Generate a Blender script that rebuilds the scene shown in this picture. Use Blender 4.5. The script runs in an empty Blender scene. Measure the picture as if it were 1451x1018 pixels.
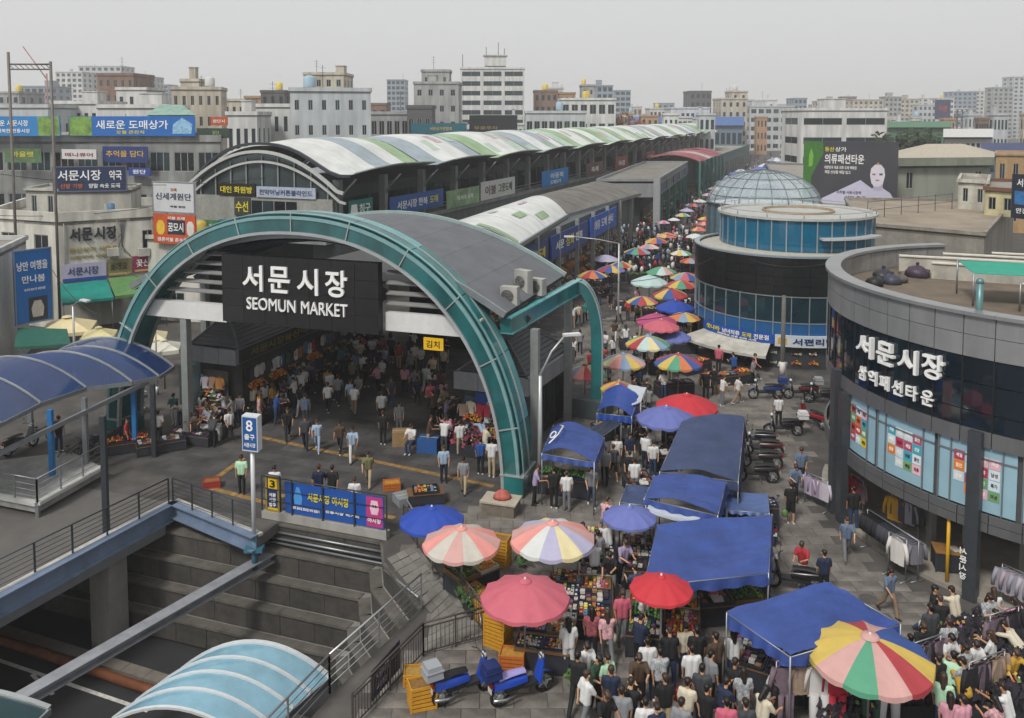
import bpy, bmesh, math, random
from mathutils import Vector, Matrix, noise
from mathutils.geometry import tessellate_polygon
R = math.radians
sin, cos, pi = math.sin, math.cos, math.pi
random.seed(7)
S = bpy.context.scene
C = S.collection
# ---------------------------------------------------------------- camera, world, sun, exposure
FPX, CAM_H, PITCH, HORIZ = 1220.0, 16.0, R(4), 165.0
PPY = HORIZ + FPX * math.tan(PITCH)
cam = bpy.data.cameras.new('camera')
cam.sensor_width = 36
cam.lens = 36 * FPX / 1451
cam.shift_y = -(509 - PPY) / 1451
cam.clip_end = 12000
camo = bpy.data.objects.new('camera', cam)
C.objects.link(camo)
camo.location = (0, 0, CAM_H)
camo.rotation_euler = (R(90) - PITCH, 0, 0)
S.camera = camo

SUN_EL, SUN_AZ = R(50), R(212)          # azimuth clockwise from +Y: behind the camera, to its left
w = bpy.data.worlds.new('World')
S.world = w
w.use_nodes = True
nt = w.node_tree
bg = nt.nodes['Background']
sky = nt.nodes.new('ShaderNodeTexSky')
sky.sky_type = 'NISHITA'
sky.sun_disc = False
sky.sun_elevation = SUN_EL
sky.sun_rotation = SUN_AZ
sky.air_density = 1.6
sky.dust_density = 6
hs = nt.nodes.new('ShaderNodeHueSaturation')
hs.inputs['Saturation'].default_value = 0.12
mx = nt.nodes.new('ShaderNodeMixRGB')
mx.inputs[0].default_value = 0.9        # an overcast deck: mostly an even grey-white
mx.inputs[2].default_value = (3.98, 4.0, 4.04, 1)
nt.links.new(sky.outputs[0], hs.inputs['Color'])
nt.links.new(hs.outputs[0], mx.inputs[1])
nt.links.new(mx.outputs[0], bg.inputs[0])
bg.inputs[1].default_value = 0.1
sl = bpy.data.lights.new('sun', 'SUN')
sl.energy = 1.5
sl.angle = R(11)
sl.color = (1, 0.97, 0.92)
so = bpy.data.objects.new('sun', sl)
C.objects.link(so)
sd = Vector((sin(SUN_AZ) * cos(SUN_EL), cos(SUN_AZ) * cos(SUN_EL), sin(SUN_EL)))
so.rotation_euler = sd.to_track_quat('Z', 'Y').to_euler()
so.location = (0, 0, 60)
vs = S.view_settings
vs.view_transform = 'Standard'
vs.look = 'None'
vs.exposure = 0.85
vs.gamma = 1
vs.use_curve_mapping = False
cy = S.cycles
cy.max_bounces = 6
cy.diffuse_bounces = 3
cy.glossy_bounces = 3
cy.transmission_bounces = 4
cy.transparent_max_bounces = 10
cy.volume_bounces = 3
cy.caustics_reflective = cy.caustics_refractive = False
cy.use_adaptive_sampling = True

# ---------------------------------------------------------------- helpers
def ray(px, py):
    u, v = (px - 725.5) / FPX, (py - PPY) / FPX
    return Vector((u, cos(PITCH) - v * sin(PITCH), -sin(PITCH) - v * cos(PITCH)))
def G(px, py, z=0.0):                    # the point at height z seen at a pixel of the photograph
    d = ray(px, py)
    k = (z - CAM_H) / d.z
    return Vector((d.x * k, d.y * k, z))
def AT(px, py, Y):                       # the point at distance Y
    d = ray(px, py)
    k = Y / d.y
    return Vector((d.x * k, Y, CAM_H + d.z * k))
O2, CX, AX = Vector((-0.22, 35.34, 0)), Vector((.947, -.322, 0)), Vector((.322, .947, 0))
def P(s, t, z=0.0):                      # the market's own axes: s across the arch, t into the market
    v = O2 + CX * s + AX * t
    return Vector((v.x, v.y, z))

def lin(h):
    if isinstance(h, (tuple, list)):
        return tuple(h)[:3]
    h = h.lstrip('#')
    o = []
    for i in (0, 2, 4):
        x = int(h[i:i + 2], 16) / 255
        o.append(x / 12.92 if x <= .04045 else ((x + .055) / 1.055) ** 2.4)
    return tuple(o)
MC = {}
def M(col, rough=.7, metal=0.0, var=.14, scale=3.0, bump=0.0, bscale=40.0, island=0.0, streak=0.0, emit=0.0, alpha=1.0, trans=0.0, spec=.4, wave=None):
    key = (col, rough, metal, var, scale, bump, bscale, island, streak, emit, alpha, trans, spec, wave)
    if key in MC:
        return MC[key]
    m = bpy.data.materials.new('mat_' + str(len(MC)))
    m.use_nodes = True
    t = m.node_tree
    b = t.nodes['Principled BSDF']
    b.inputs['Roughness'].default_value = rough
    b.inputs['Metallic'].default_value = metal
    b.inputs['Specular IOR Level'].default_value = spec
    c = lin(col)
    L = t.links.new
    tc = t.nodes.new('ShaderNodeTexCoord')
    val = None
    def mul(a, bb):
        n = t.nodes.new('ShaderNodeMath'); n.operation = 'MULTIPLY'
        L(a, n.inputs[0]); L(bb, n.inputs[1])
        return n.outputs[0]
    def rng(src, lo, hi, a=.3, z=.7):
        n = t.nodes.new('ShaderNodeMapRange')
        n.inputs[1].default_value = a; n.inputs[2].default_value = z
        n.inputs[3].default_value = lo; n.inputs[4].default_value = hi
        L(src, n.inputs[0])
        return n.outputs[0]
    if var > 0:
        n = t.nodes.new('ShaderNodeTexNoise')
        n.inputs['Scale'].default_value = scale
        n.inputs['Detail'].default_value = 5
        n.inputs['Roughness'].default_value = .65
        L(tc.outputs['Object'], n.inputs['Vector'])
        val = rng(n.outputs[0], 1 - var, 1 + var)
    if streak > 0:                        # rain streaks: noise stretched down the wall
        mp = t.nodes.new('ShaderNodeMapping')
        mp.inputs['Scale'].default_value = (.5, .5, .07)
        n = t.nodes.new('ShaderNodeTexNoise')
        n.inputs['Scale'].default_value = 1.6
        n.inputs['Detail'].default_value = 6
        L(tc.outputs['Object'], mp.inputs[0]); L(mp.outputs[0], n.inputs['Vector'])
        s_ = rng(n.outputs[0], 1 - streak, 1.04, .38, .62)
        val = mul(val, s_) if val else s_
    if island > 0:
        g = t.nodes.new('ShaderNodeNewGeometry')
        o = t.nodes.new('ShaderNodeObjectInfo')
        ad = t.nodes.new('ShaderNodeMath'); ad.operation = 'ADD'
        fr = t.nodes.new('ShaderNodeMath'); fr.operation = 'FRACT'
        L(g.outputs['Random Per Island'], ad.inputs[0]); L(o.outputs['Random'], ad.inputs[1]); L(ad.outputs[0], fr.inputs[0])
        s_ = rng(fr.outputs[0], 1 - island, 1 + island, 0, 1)
        val = mul(val, s_) if val else s_
    if val is not None:
        mm = t.nodes.new('ShaderNodeMixRGB'); mm.blend_type = 'MULTIPLY'
        mm.inputs[0].default_value = 1
        mm.inputs[1].default_value = (*c, 1)
        L(val, mm.inputs[2])
        L(mm.outputs[0], b.inputs['Base Color'])
    else:
        b.inputs['Base Color'].default_value = (*c, 1)
    if wave:
        n = t.nodes.new('ShaderNodeTexWave'); n.inputs['Scale'].default_value = wave; n.bands_direction = 'Z'
        L(tc.outputs['Object'], n.inputs['Vector'])
        mm = t.nodes.new('ShaderNodeMixRGB'); mm.inputs[1].default_value = (*c, 1); mm.inputs[2].default_value = (.5, .5, .52, 1)
        L(n.outputs['Fac'], mm.inputs[0]); L(mm.outputs[0], b.inputs['Base Color'])
    if bump > 0:
        n = t.nodes.new('ShaderNodeTexNoise')
        n.inputs['Scale'].default_value = bscale
        n.inputs['Detail'].default_value = 3
        L(tc.outputs['Object'], n.inputs['Vector'])
        bp = t.nodes.new('ShaderNodeBump')
        bp.inputs['Strength'].default_value = bump
        bp.inputs['Distance'].default_value = .05
        L(n.outputs[0], bp.inputs['Height'])
        L(bp.outputs[0], b.inputs['Normal'])
    if emit > 0:
        b.inputs['Emission Color'].default_value = (*c, 1)
        b.inputs['Emission Strength'].default_value = emit
    if trans > 0:
        b.inputs['Transmission Weight'].default_value = trans
        b.inputs['IOR'].default_value = 1.12
    if alpha < 1:
        b.inputs['Alpha'].default_value = alpha
    MC[key] = m
    return m

class MB:
    """collects polygons; build() links them as ONE mesh object"""
    def __init__(s):
        s.v, s.f, s.m, s.sm = [], [], [], []
    def add(s, vs_, fs, mi=0, smooth=False):
        b = len(s.v)
        s.v += [tuple(x) for x in vs_]
        for f in fs:
            s.f.append([b + i for i in f]); s.m.append(mi); s.sm.append(smooth)
        return s
    def hexa(s, q, mi=0):                # q: 4 bottom (ccw from above), 4 top
        return s.add(q, [(3, 2, 1, 0), (4, 5, 6, 7), (0, 1, 5, 4), (1, 2, 6, 5), (2, 3, 7, 6), (3, 0, 4, 7)], mi)
    def box(s, c, sz, rz=0.0, mi=0, M4=None):
        hx, hy, hz = sz[0] / 2, sz[1] / 2, sz[2] / 2
        q = [(-hx, -hy, -hz), (hx, -hy, -hz), (hx, hy, -hz), (-hx, hy, -hz), (-hx, -hy, hz), (hx, -hy, hz), (hx, hy, hz), (-hx, hy, hz)]
        if M4 is not None:
            q = [M4 @ (Vector(p) + Vector(c)) for p in q]
        else:
            cr, sr = cos(rz), sin(rz)
            q = [(c[0] + p[0] * cr - p[1] * sr, c[1] + p[0] * sr + p[1] * cr, c[2] + p[2]) for p in q]
        return s.hexa(q, mi)
    def bar(s, a, b, w_, h_, up=(0, 0, 1), mi=0):   # a rectangular bar from a to b
        a, b = Vector(a), Vector(b)
        d = (b - a).normalized()
        u = Vector(up)
        x = d.cross(u)
        if x.length < 1e-4:
            x = d.cross(Vector((1, 0, 0)))
        x.normalize()
        u = x.cross(d).normalized()
        x, u = x * w_ / 2, u * h_ / 2
        return s.hexa([a - x - u, a + x - u, b + x - u, b - x - u, a - x + u, a + x + u, b + x + u, b - x + u], mi)
    def tube(s, pts, r, n=8, mi=0, cap=True, smooth=True):
        pts = [Vector(p) for p in pts]
        rs = r if isinstance(r, (list, tuple)) else [r] * len(pts)
        b = len(s.v)
        ref = None
        for i, p in enumerate(pts):
            d = (pts[min(i + 1, len(pts) - 1)] - pts[max(i - 1, 0)]).normalized()
            if ref is None:
                ref = Vector((0, 0, 1)) if abs(d.z) < .9 else Vector((1, 0, 0))
            x = (ref - d * ref.dot(d))
            if x.length < 1e-4:
                x = d.orthogonal()
            x.normalize(); ref = x
            y = d.cross(x)
            for k in range(n):
                t = 2 * pi * k / n
                s.v.append(tuple(p + (x * cos(t) + y * sin(t)) * rs[i]))
        for i in range(len(pts) - 1):
            for k in range(n):
                a0, a1 = b + i * n + k, b + i * n + (k + 1) % n
                s.f.append([a0, a1, a1 + n, a0 + n]); s.m.append(mi); s.sm.append(smooth)
        if cap:
            s.f.append([b + k for k in range(n)][::-1]); s.m.append(mi); s.sm.append(False)
            e = b + (len(pts) - 1) * n
            s.f.append([e + k for k in range(n)]); s.m.append(mi); s.sm.append(False)
        return s
    def lathe(s, prof, n=24, c=(0, 0, 0), mi=0, smooth=True, arc=None):   # prof: [(r, z)]
        b = len(s.v)
        full = arc is None
        a0, a1 = arc or (0, 2 * pi)
        cols = n if full else n + 1
        for (r, z) in prof:
            for k in range(cols):
                t = a0 + (a1 - a0) * k / n
                s.v.append((c[0] + r * cos(t), c[1] + r * sin(t), c[2] + z))
        for i in range(len(prof) - 1):
            for k in range(n):
                k2 = (k + 1) % cols if full else k + 1
                s.f.append([b + i * cols + k, b + i * cols + k2, b + (i + 1) * cols + k2, b + (i + 1) * cols + k])
                s.m.append(mi); s.sm.append(smooth)
        return s
    def poly(s, pts, z0, z1, mi=0):      # a vertical prism over a plan polygon (ccw)
        n = len(pts)
        v = [(p[0], p[1], z0) for p in pts] + [(p[0], p[1], z1) for p in pts]
        fs = [(i, (i + 1) % n, n + (i + 1) % n, n + i) for i in range(n)]
        for t in tessellate_polygon([[Vector((p[0], p[1], 0)) for p in pts]]):
            a, b, c = t
            cr = (pts[b][0] - pts[a][0]) * (pts[c][1] - pts[a][1]) - (pts[b][1] - pts[a][1]) * (pts[c][0] - pts[a][0])
            if cr < 0:
                b, c = c, b
            fs.append((n + a, n + b, n + c)); fs.append((c, b, a))
        return s.add(v, fs, mi)
    def grid(s, f, nu, nv, mi=0, smooth=True, flip=False, mf=None):
        b = len(s.v)
        for i in range(nu + 1):
            for j in range(nv + 1):
                s.v.append(tuple(f(i / nu, j / nv)))
        for i in range(nu):
            for j in range(nv):
                a = b + i * (nv + 1) + j
                q = [a, a + nv + 1, a + nv + 2, a + 1]
                s.f.append(q[::-1] if flip else q)
                s.m.append(mf(i, j) if mf else mi); s.sm.append(smooth)
        return s
    def ball(s, c, r, nu=8, nv=6, mi=0, sc=(1, 1, 1), M4=None):
        pr = []
        b = len(s.v)
        for i in range(nv + 1):
            t = pi * i / nv
            for k in range(nu):
                u = 2 * pi * k / nu
                p = Vector((c[0] + r * sc[0] * sin(t) * cos(u), c[1] + r * sc[1] * sin(t) * sin(u), c[2] - r * sc[2] * cos(t)))
                s.v.append(tuple(M4 @ p if M4 is not None else p))
        for i in range(nv):
            for k in range(nu):
                k2 = (k + 1) % nu
                s.f.append([b + i * nu + k, b + i * nu + k2, b + (i + 1) * nu + k2, b + (i + 1) * nu + k]); s.m.append(mi); s.sm.append(True)
        return s
    def mesh(s, name, off=(0, 0, 0)):
        me = bpy.data.meshes.new(name)
        me.from_pydata([(x - off[0], y - off[1], z - off[2]) for x, y, z in s.v], [], s.f)
        me.polygons.foreach_set('material_index', s.m)
        me.polygons.foreach_set('use_smooth', s.sm)
        me.validate()
        return me
    def build(s, name, mats, parent=None, loc=None, kind=None):
        off = (0, 0, 0)
        if parent is not None:
            off = parent.matrix_basis.translation.copy()
            q = parent
            while q.parent is not None:
                q = q.parent
                off = off + q.matrix_basis.translation
        elif loc is not None:
            off = loc
        me = s.mesh(name, off)
        return link(name, me, mats, parent, loc, kind)
def link(name, me, mats, parent=None, loc=None, kind=None):
    for m in (mats if isinstance(mats, (list, tuple)) else [mats]):
        if len(me.materials) < (len(mats) if isinstance(mats, (list, tuple)) else 1):
            me.materials.append(m)
    o = bpy.data.objects.new(name, me)
    C.objects.link(o)
    if parent is not None:
        o.parent = parent
    if loc is not None and parent is None:
        o.location = loc
    if kind:
        o['kind'] = kind
    return o
def tag(o, label, cat, group=None):
    o['label'] = label; o['category'] = cat
    if group:
        o['group'] = group
    return o
def thing(name, label, cat, loc=(0, 0, 0), group=None):
    o = bpy.data.objects.new(name, None)
    o.empty_display_size = .2
    C.objects.link(o)
    o.location = loc
    return tag(o, label, cat, group)
def dup(root, loc, rz=0.0, sc=1.0, label=None, group=None, mats=None):
    """copies a thing with its parts and their sub-parts; mats: {part stem: material}"""
    def cp(o, par):
        c = o.copy()
        C.objects.link(c)
        c.parent = par
        st = o.name.split('.')[0]
        if mats and st in mats and c.type == 'MESH':
            mt = mats[st]
            for i, m in enumerate(mt if isinstance(mt, (list, tuple)) else [mt]):
                if i < len(c.material_slots):
                    c.material_slots[i].link = 'OBJECT'
                    c.material_slots[i].material = m
        for ch in o.children:
            cp(ch, c)
        return c
    c = cp(root, None)
    c.location = loc
    c.rotation_euler = (0, 0, rz)
    c.scale = (sc, sc, sc)
    if label: c['label'] = label
    if group: c['group'] = group
    return c
PROTO = []
def kill(root):                           # removes a prototype once all its copies are made
    for ch in list(root.children):
        kill(ch)
    bpy.data.objects.remove(root)

# ---------------------------------------------------------------- lettering
TXT = {}
def text_mesh(body, fat=0.0):
    k = (body, fat)
    if k not in TXT:
        c = bpy.data.curves.new('lettering', 'FONT')
        c.body = body
        c.extrude = .04
        c.offset = fat
        c.resolution_u = 3
        o = bpy.data.objects.new('lettering', c)
        me = bpy.data.meshes.new_from_object(o)
        bpy.data.objects.remove(o)
        vx = [v.co for v in me.vertices]
        if not vx:
            vx = [Vector((0, 0, 0)), Vector((1, 1, 0))]
        lo = Vector((min(v.x for v in vx), min(v.y for v in vx), -.04))
        hi = Vector((max(v.x for v in vx), max(v.y for v in vx), .04))
        TXT[k] = ([tuple(v.co) for v in me.vertices], [list(p.vertices) for p in me.polygons], lo, hi)
        bpy.data.meshes.remove(me)
    return TXT[k]
def put_text(mb, body, org, xd, w_, h_, depth=.03, mi=0, fat=.012, nrm=None, up=Vector((0, 0, 1)), bend=None, keep=False):
    """lettering that fills w_ x h_ with its lower left at org, running along xd, standing proud by depth"""
    v, f, lo, hi = text_mesh(body, fat)
    sx, sz = w_ / (hi.x - lo.x), h_ / (hi.y - lo.y)
    if keep and sx > sz * 1.25:
        d = (sx - sz * 1.25) * (hi.x - lo.x) / 2
        org = org + xd * d
        sx = sz * 1.25
    n = nrm or Vector((xd.y, -xd.x, 0))
    out = []
    for p in v:
        a, b, c = (p[0] - lo.x) * sx, (p[1] - lo.y) * sz, (p[2] + .04) / .08 * depth
        out.append(bend(a, b, c) if bend else org + xd * a + up * b + n * c)
    mb.add(out, f, mi)
def sign(name, label, p0, p1, z0, z1, board, lines, cat='sign', th=.12, group=None, frame=None, parent=None, extra=None):
    """a board from p0 to p1 (left to right as read); lines: [(text, x, y, w, h, material)] in fractions of the board"""
    p0, p1 = Vector((p0[0], p0[1], 0)), Vector((p1[0], p1[1], 0))
    xd = (p1 - p0)
    W_ = xd.length
    xd.normalize()
    n = Vector((xd.y, -xd.x, 0))
    H_ = z1 - z0
    a = Vector((p0.x, p0.y, z0))
    root = parent if parent is not None else thing(name, label, cat, (p0 + p1) / 2 + Vector((0, 0, z0)), group)
    mb = MB()
    b = a - n * th
    q = [a, a + xd * W_, b + xd * W_, b]
    mb.hexa(q + [p + Vector((0, 0, H_)) for p in q])
    mb.build('board', board, root)
    if frame:
        fb = MB()
        fw = min(.08, H_ * .06)
        for (u0, u1, v0, v1) in ((0, W_, 0, fw), (0, W_, H_ - fw, H_), (0, fw, fw, H_ - fw), (W_ - fw, W_, fw, H_ - fw)):
            q = [a + xd * u + n * o + Vector((0, 0, v0)) for u, o in ((u0, .035), (u1, .035), (u1, .002), (u0, .002))]
            fb.hexa(q + [p + Vector((0, 0, v1 - v0)) for p in q])
        fb.build('frame', frame, root)
    if extra:                             # coloured fields of the print: (x, y, w, h, material) or a polygon
        for e in extra:
            eb = MB()
            if isinstance(e[0], (list, tuple)):
                pts = [a + xd * (u * W_) + Vector((0, 0, v * H_)) for u, v in e[0]]
                k = len(pts)
                o_ = .006 + (e[2] if len(e) > 2 else 0)
                eb.add([p + n * o_ for p in pts] + [p + n * .001 for p in pts], [list(range(k))] + [(i, k + i, k + (i + 1) % k, (i + 1) % k) for i in range(k)])
                eb.build('print_field', e[1], root)
            else:
                x, y, ww, hh, m = e
                q = [a + xd * (u * W_) + n * o + Vector((0, 0, y * H_)) for u, o in ((x, .006), (x + ww, .006), (x + ww, .001), (x, .001))]
                eb.hexa(q + [p + Vector((0, 0, hh * H_)) for p in q])
                eb.build('print_field', m, root)
    for (tx, x, y, ww, hh, m) in lines:
        tb = MB()
        put_text(tb, tx, a + xd * (x * W_) + n * .012 + Vector((0, 0, y * H_)), xd, ww * W_, hh * H_, .025)
        tb.build('lettering', m, root)
    return root

# common materials
WHITE = M('#d8d8d6', .6, var=.06)
LETTER = M('#e4e4e2', .5, var=.03)
YEL = M('#d8c832', .55, var=.04)
STEEL = M('#8d9194', .4, .6, var=.1)
DSTEEL = M('#3c4147', .45, .4, var=.12)
CONC = M('#8b8884', .85, var=.16, scale=1.2, bump=.25, streak=.25)
BLACK = M('#121314', .45, var=.1)
RUB = M('#161616', .8, var=.1)
# ---------------------------------------------------------------- ground, sunken road, terraces
def struct(name, mb, m, kind='structure', parent=None):
    return mb.build(name, m, parent, kind=kind)
PITN = [Vector((-70, 53.7, 0)), Vector((-14.06, 34.68, 0)), Vector((-4.9, 31.5, 0)), Vector((-4.6, 30.0, 0)), Vector((-2.95, 27.05, 0)), Vector((-5.0, 22.8, 0)), Vector((-8.5, 14, 0)), Vector((-12, -10, 0))]
ASPH = M('#504d4a', .9, streak=.3, var=.3, scale=.35, bump=.25, bscale=25)
gm = MB()
outl = [Vector((5000, -300, 0)), Vector((5000, 7000, 0)), Vector((-5000, 7000, 0)), Vector((-5000, 53.7, 0))] + PITN + [Vector((-12, -300, 0))]
tr = tessellate_polygon([outl])
fs = []
for a, b, c in tr:
    if (outl[b] - outl[a]).cross(outl[c] - outl[a]).z < 0:
        b, c = c, b
    fs.append((a, b, c))
gm.add(outl, fs)
ground = struct('ground', gm, ASPH)
# paving slabs: the joints are gaps between raised stones
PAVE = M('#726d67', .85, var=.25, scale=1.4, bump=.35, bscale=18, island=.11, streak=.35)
PAVE2 = M('#68645f', .85, var=.12, scale=1.5, bump=.3, bscale=18, island=.18)
def slab_mesh(w_, d_, h_=.012, jit=.0):
    b = MB()
    e = .012
    q = [(-w_ / 2, -d_ / 2, .003), (w_ / 2, -d_ / 2, .003), (w_ / 2, d_ / 2, .003), (-w_ / 2, d_ / 2, .003)]
    t = [((x - math.copysign(e, x)) + random.uniform(-jit, jit), (y - math.copysign(e, y)) + random.uniform(-jit, jit), h_) for x, y, _ in q]
    b.add(q + t, [(4, 5, 6, 7), (0, 1, 5, 4), (1, 2, 6, 5), (2, 3, 7, 6), (3, 0, 4, 7)])
    return b
def inpoly(p, poly):
    r = False
    for i in range(len(poly)):
        a, b = poly[i], poly[i - 1]
        if (a[1] > p[1]) != (b[1] > p[1]) and p[0] < (b[0] - a[0]) * (p[1] - a[1]) / (b[1] - a[1]) + a[0]:
            r = not r
    return r
RB_C, RB_R = Vector((22.6, 33.6, 0)), 9.5           # round shopping building
street = [(-4.0, 31.6), (-3.9, 29.7), (-2.2, 27.0), (-4.2, 22.2), (-4.6, 20), (16, 20), (15.6, 25), (13.2, 36), (14.5, 42), (17, 50), (14, 58), (11, 72), (3, 62), (4.5, 48), (-.2, 36.5)]
slabs = []
j = 0
y = 20.0
while y < 70:
    d_ = .62
    x = -6 + (j % 2) * .45
    while x < 17:
        if inpoly((x, y), street) and (Vector((x, y, 0)) - RB_C).length > RB_R + .9:
            slabs.append((x, y))
        x += .93
    y += d_ + .02
    j += 1
slabs.sort(key=lambda p: p[1])
proto_me = [slab_mesh(.91, .62, .012, .004).mesh('paving_slab') for _ in range(6)]
for me in proto_me:
    me.materials.append(PAVE)
far = MB()
for i, (x, y) in enumerate(slabs):
    if i < 300:
        o = bpy.data.objects.new('paving_slab', proto_me[i % 6])
        C.objects.link(o); o.parent = ground
        o.location = (x, y, random.uniform(0, .004))
        o.rotation_euler = (0, 0, random.uniform(-.012, .012))
    else:
        b = slab_mesh(.91, .62, .012)
        far.add([(p[0] + x, p[1] + y, p[2]) for p in b.v], b.f)
struct('paving_slabs_beyond', far, PAVE, 'stuff', ground)
# hall and plaza paving left of the street, long stones laid along the arch
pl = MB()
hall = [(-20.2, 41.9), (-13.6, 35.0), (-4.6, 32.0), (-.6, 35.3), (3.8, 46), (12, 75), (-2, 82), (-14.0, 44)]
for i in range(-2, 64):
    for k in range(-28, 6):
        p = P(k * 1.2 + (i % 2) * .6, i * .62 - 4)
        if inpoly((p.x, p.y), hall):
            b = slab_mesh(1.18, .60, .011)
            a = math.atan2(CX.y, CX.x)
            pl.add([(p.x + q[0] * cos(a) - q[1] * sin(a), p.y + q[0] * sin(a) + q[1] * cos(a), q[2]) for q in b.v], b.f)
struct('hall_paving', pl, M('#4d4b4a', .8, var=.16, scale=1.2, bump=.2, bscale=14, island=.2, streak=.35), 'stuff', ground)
# yellow tactile strips
tb = MB()
TACT = M('#8f7040', .85, var=.4, scale=3)
def strip(a, b, w_=.26):
    a, b = Vector(a), Vector(b)
    n = int((b - a).length / .36)
    for i in range(n):
        p, q = a.lerp(b, i / n), a.lerp(b, (i + .93) / n)
        p.z = q.z = .016
        tb.bar(p, q, w_, .012)
strip(G(345, 615), G(700, 690)); strip(G(385, 700), G(560, 735)); strip(G(345, 650), G(290, 690)); strip(G(290, 690), G(385, 715))
struct('tactile_paving', tb, TACT, 'stuff', ground)

# sunken road
PZ = -4.75
fb = MB()
fb.add([(-75, 60, PZ), (-75, -20, PZ), (2, -20, PZ), (2, 40, PZ)], [(0, 1, 2, 3)])
road = struct('sunken_road', fb, M('#2e2e2f', .85, var=.14, scale=.5, bump=.2, bscale=30))
def on(px, py, z): return G(px, py, z)
ml = MB()
a, b = on(-60, 916, PZ), on(210, 1008, PZ)
ml.bar(a + Vector((0, 0, .006)), b + Vector((0, 0, .006)), .16, .006)
a, b = on(45, 956, PZ), on(75, 985, PZ)
ml.bar(a + Vector((0, 0, .012)), b + Vector((0, 0, .012)), .14, .006)
struct('road_marking', ml, M('#b8b6b0', .8, var=.3, scale=6), parent=road)
kb = MB()
KD = (on(140, 925, -4.5) - on(0, 882, -4.5)).normalized()
k0 = on(0, 890, -4.45)
for i in range(-8, 22):
    a = k0 + KD * (i * 1.1)
    kb.bar(a + Vector((0, 0, -.16)), a + KD * 1.085 + Vector((0, 0, -.16)), .5, .32)
struct('kerb', kb, M('#6e6860', .9, var=.2, scale=2, bump=.3), parent=road)
pb = MB()
a, b = on(-40, 893, -4.5), on(235, 985, -4.5)
pb.tube([a.lerp(b, i / 10) + Vector((0, 0, .02 * sin(i * 2.1))) for i in range(11)], .17, 10)
tag(pb.build('guard_pipe', M('#6b3f26', .75, .2, var=.35, scale=2), loc=a), 'rusty orange brown pipe lying along the kerb of the sunken road', 'pipe')

GRAN = M('#45423e', .85, var=.3, scale=2.5, bump=.25, bscale=60, island=.12, streak=.25)
COPE = M('#5e5a54', .85, var=.3, scale=2, bump=.3, streak=.25)
line = PITN[0:5]
def offs(o):
    out = []
    for i, p in enumerate(line):
        ns = []
        for a, b in ((i - 1, i), (i, i + 1)):
            if a >= 0 and b < len(line):
                d = (line[b] - line[a]).normalized()
                ns.append(Vector((d.y, -d.x, 0)) * 1)
        n = sum(ns, Vector()).normalized()
        k = 1 / max(.6, n.dot(ns[0]))
        out.append(p - (-n) * o * k)
    return out
tw = thing('terraced_wall', 'grey granite wall stepping down in terraces to the sunken road', 'retaining wall', (-9, 33, 0))
SH, SO, NST = .93, .42, 5
panel_me = {}
for k in range(NST):
    zt, zb = -SH * k - .02, -SH * (k + 1) - .02
    ln = offs(SO * k)
    core = MB()
    ln2 = offs(SO * k - 1.5)
    for i in range(len(ln) - 1):
        core.hexa([p + Vector((0, 0, zb)) for p in (ln[i], ln[i + 1], ln2[i + 1], ln2[i])] + [p + Vector((0, 0, zt - .02)) for p in (ln[i], ln[i + 1], ln2[i + 1], ln2[i])])
    core.build('wall_core', CONC, tw)
    for i in range(len(ln) - 1):
        a, b = ln[i].copy(), ln[i + 1].copy()
        if i == 0:
            a = b + (a - b).normalized() * 12
        L_ = (b - a).length
        d = (b - a).normalized()
        n = Vector((d.y, -d.x, 0))
        m = max(1, round(L_ / 1.5))
        for q in range(m):
            p0, p1 = a + d * (L_ * q / m + .01), a + d * (L_ * (q + 1) / m - .01)
            g = MB()
            e = random.uniform(.02, .035)
            g.hexa([x + Vector((0, 0, zb + .012)) for x in (p0 + n * e, p1 + n * e, p1, p0)] + [x + Vector((0, 0, zt - .1)) for x in (p0 + n * e, p1 + n * e, p1, p0)])
            g.build('granite_panel', GRAN, tw)
        for q in range(max(1, round(L_ / 2.6))):
            mm = max(1, round(L_ / 2.6))
            p0, p1 = a + d * (L_ * q / mm + .006), a + d * (L_ * (q + 1) / mm - .006)
            g = MB()
            g.hexa([x + Vector((0, 0, zt - .1)) for x in (p0 + n * .09, p1 + n * .09, p1 - n * .34, p0 - n * .34)] + [x + Vector((0, 0, zt)) for x in (p0 + n * .09, p1 + n * .09, p1 - n * .34, p0 - n * .34)])
            g.build('coping', COPE, tw)
# wall under the plaza edge right of the stair
rw = MB()
for i in range(4, 7):
    a, b = PITN[i], PITN[i + 1]
    d = (b - a).normalized(); n = Vector((-d.y, d.x, 0)) * .4
    rw.hexa([p + Vector((0, 0, PZ)) for p in (a, b, b + n, a + n)] + [p + Vector((0, 0, -.02)) for p in (a, b, b + n, a + n)])
tag(rw.build('stair_wall', GRAN, loc=PITN[5]), 'granite side wall of the stairwell under the silver railing', 'wall')

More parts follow.
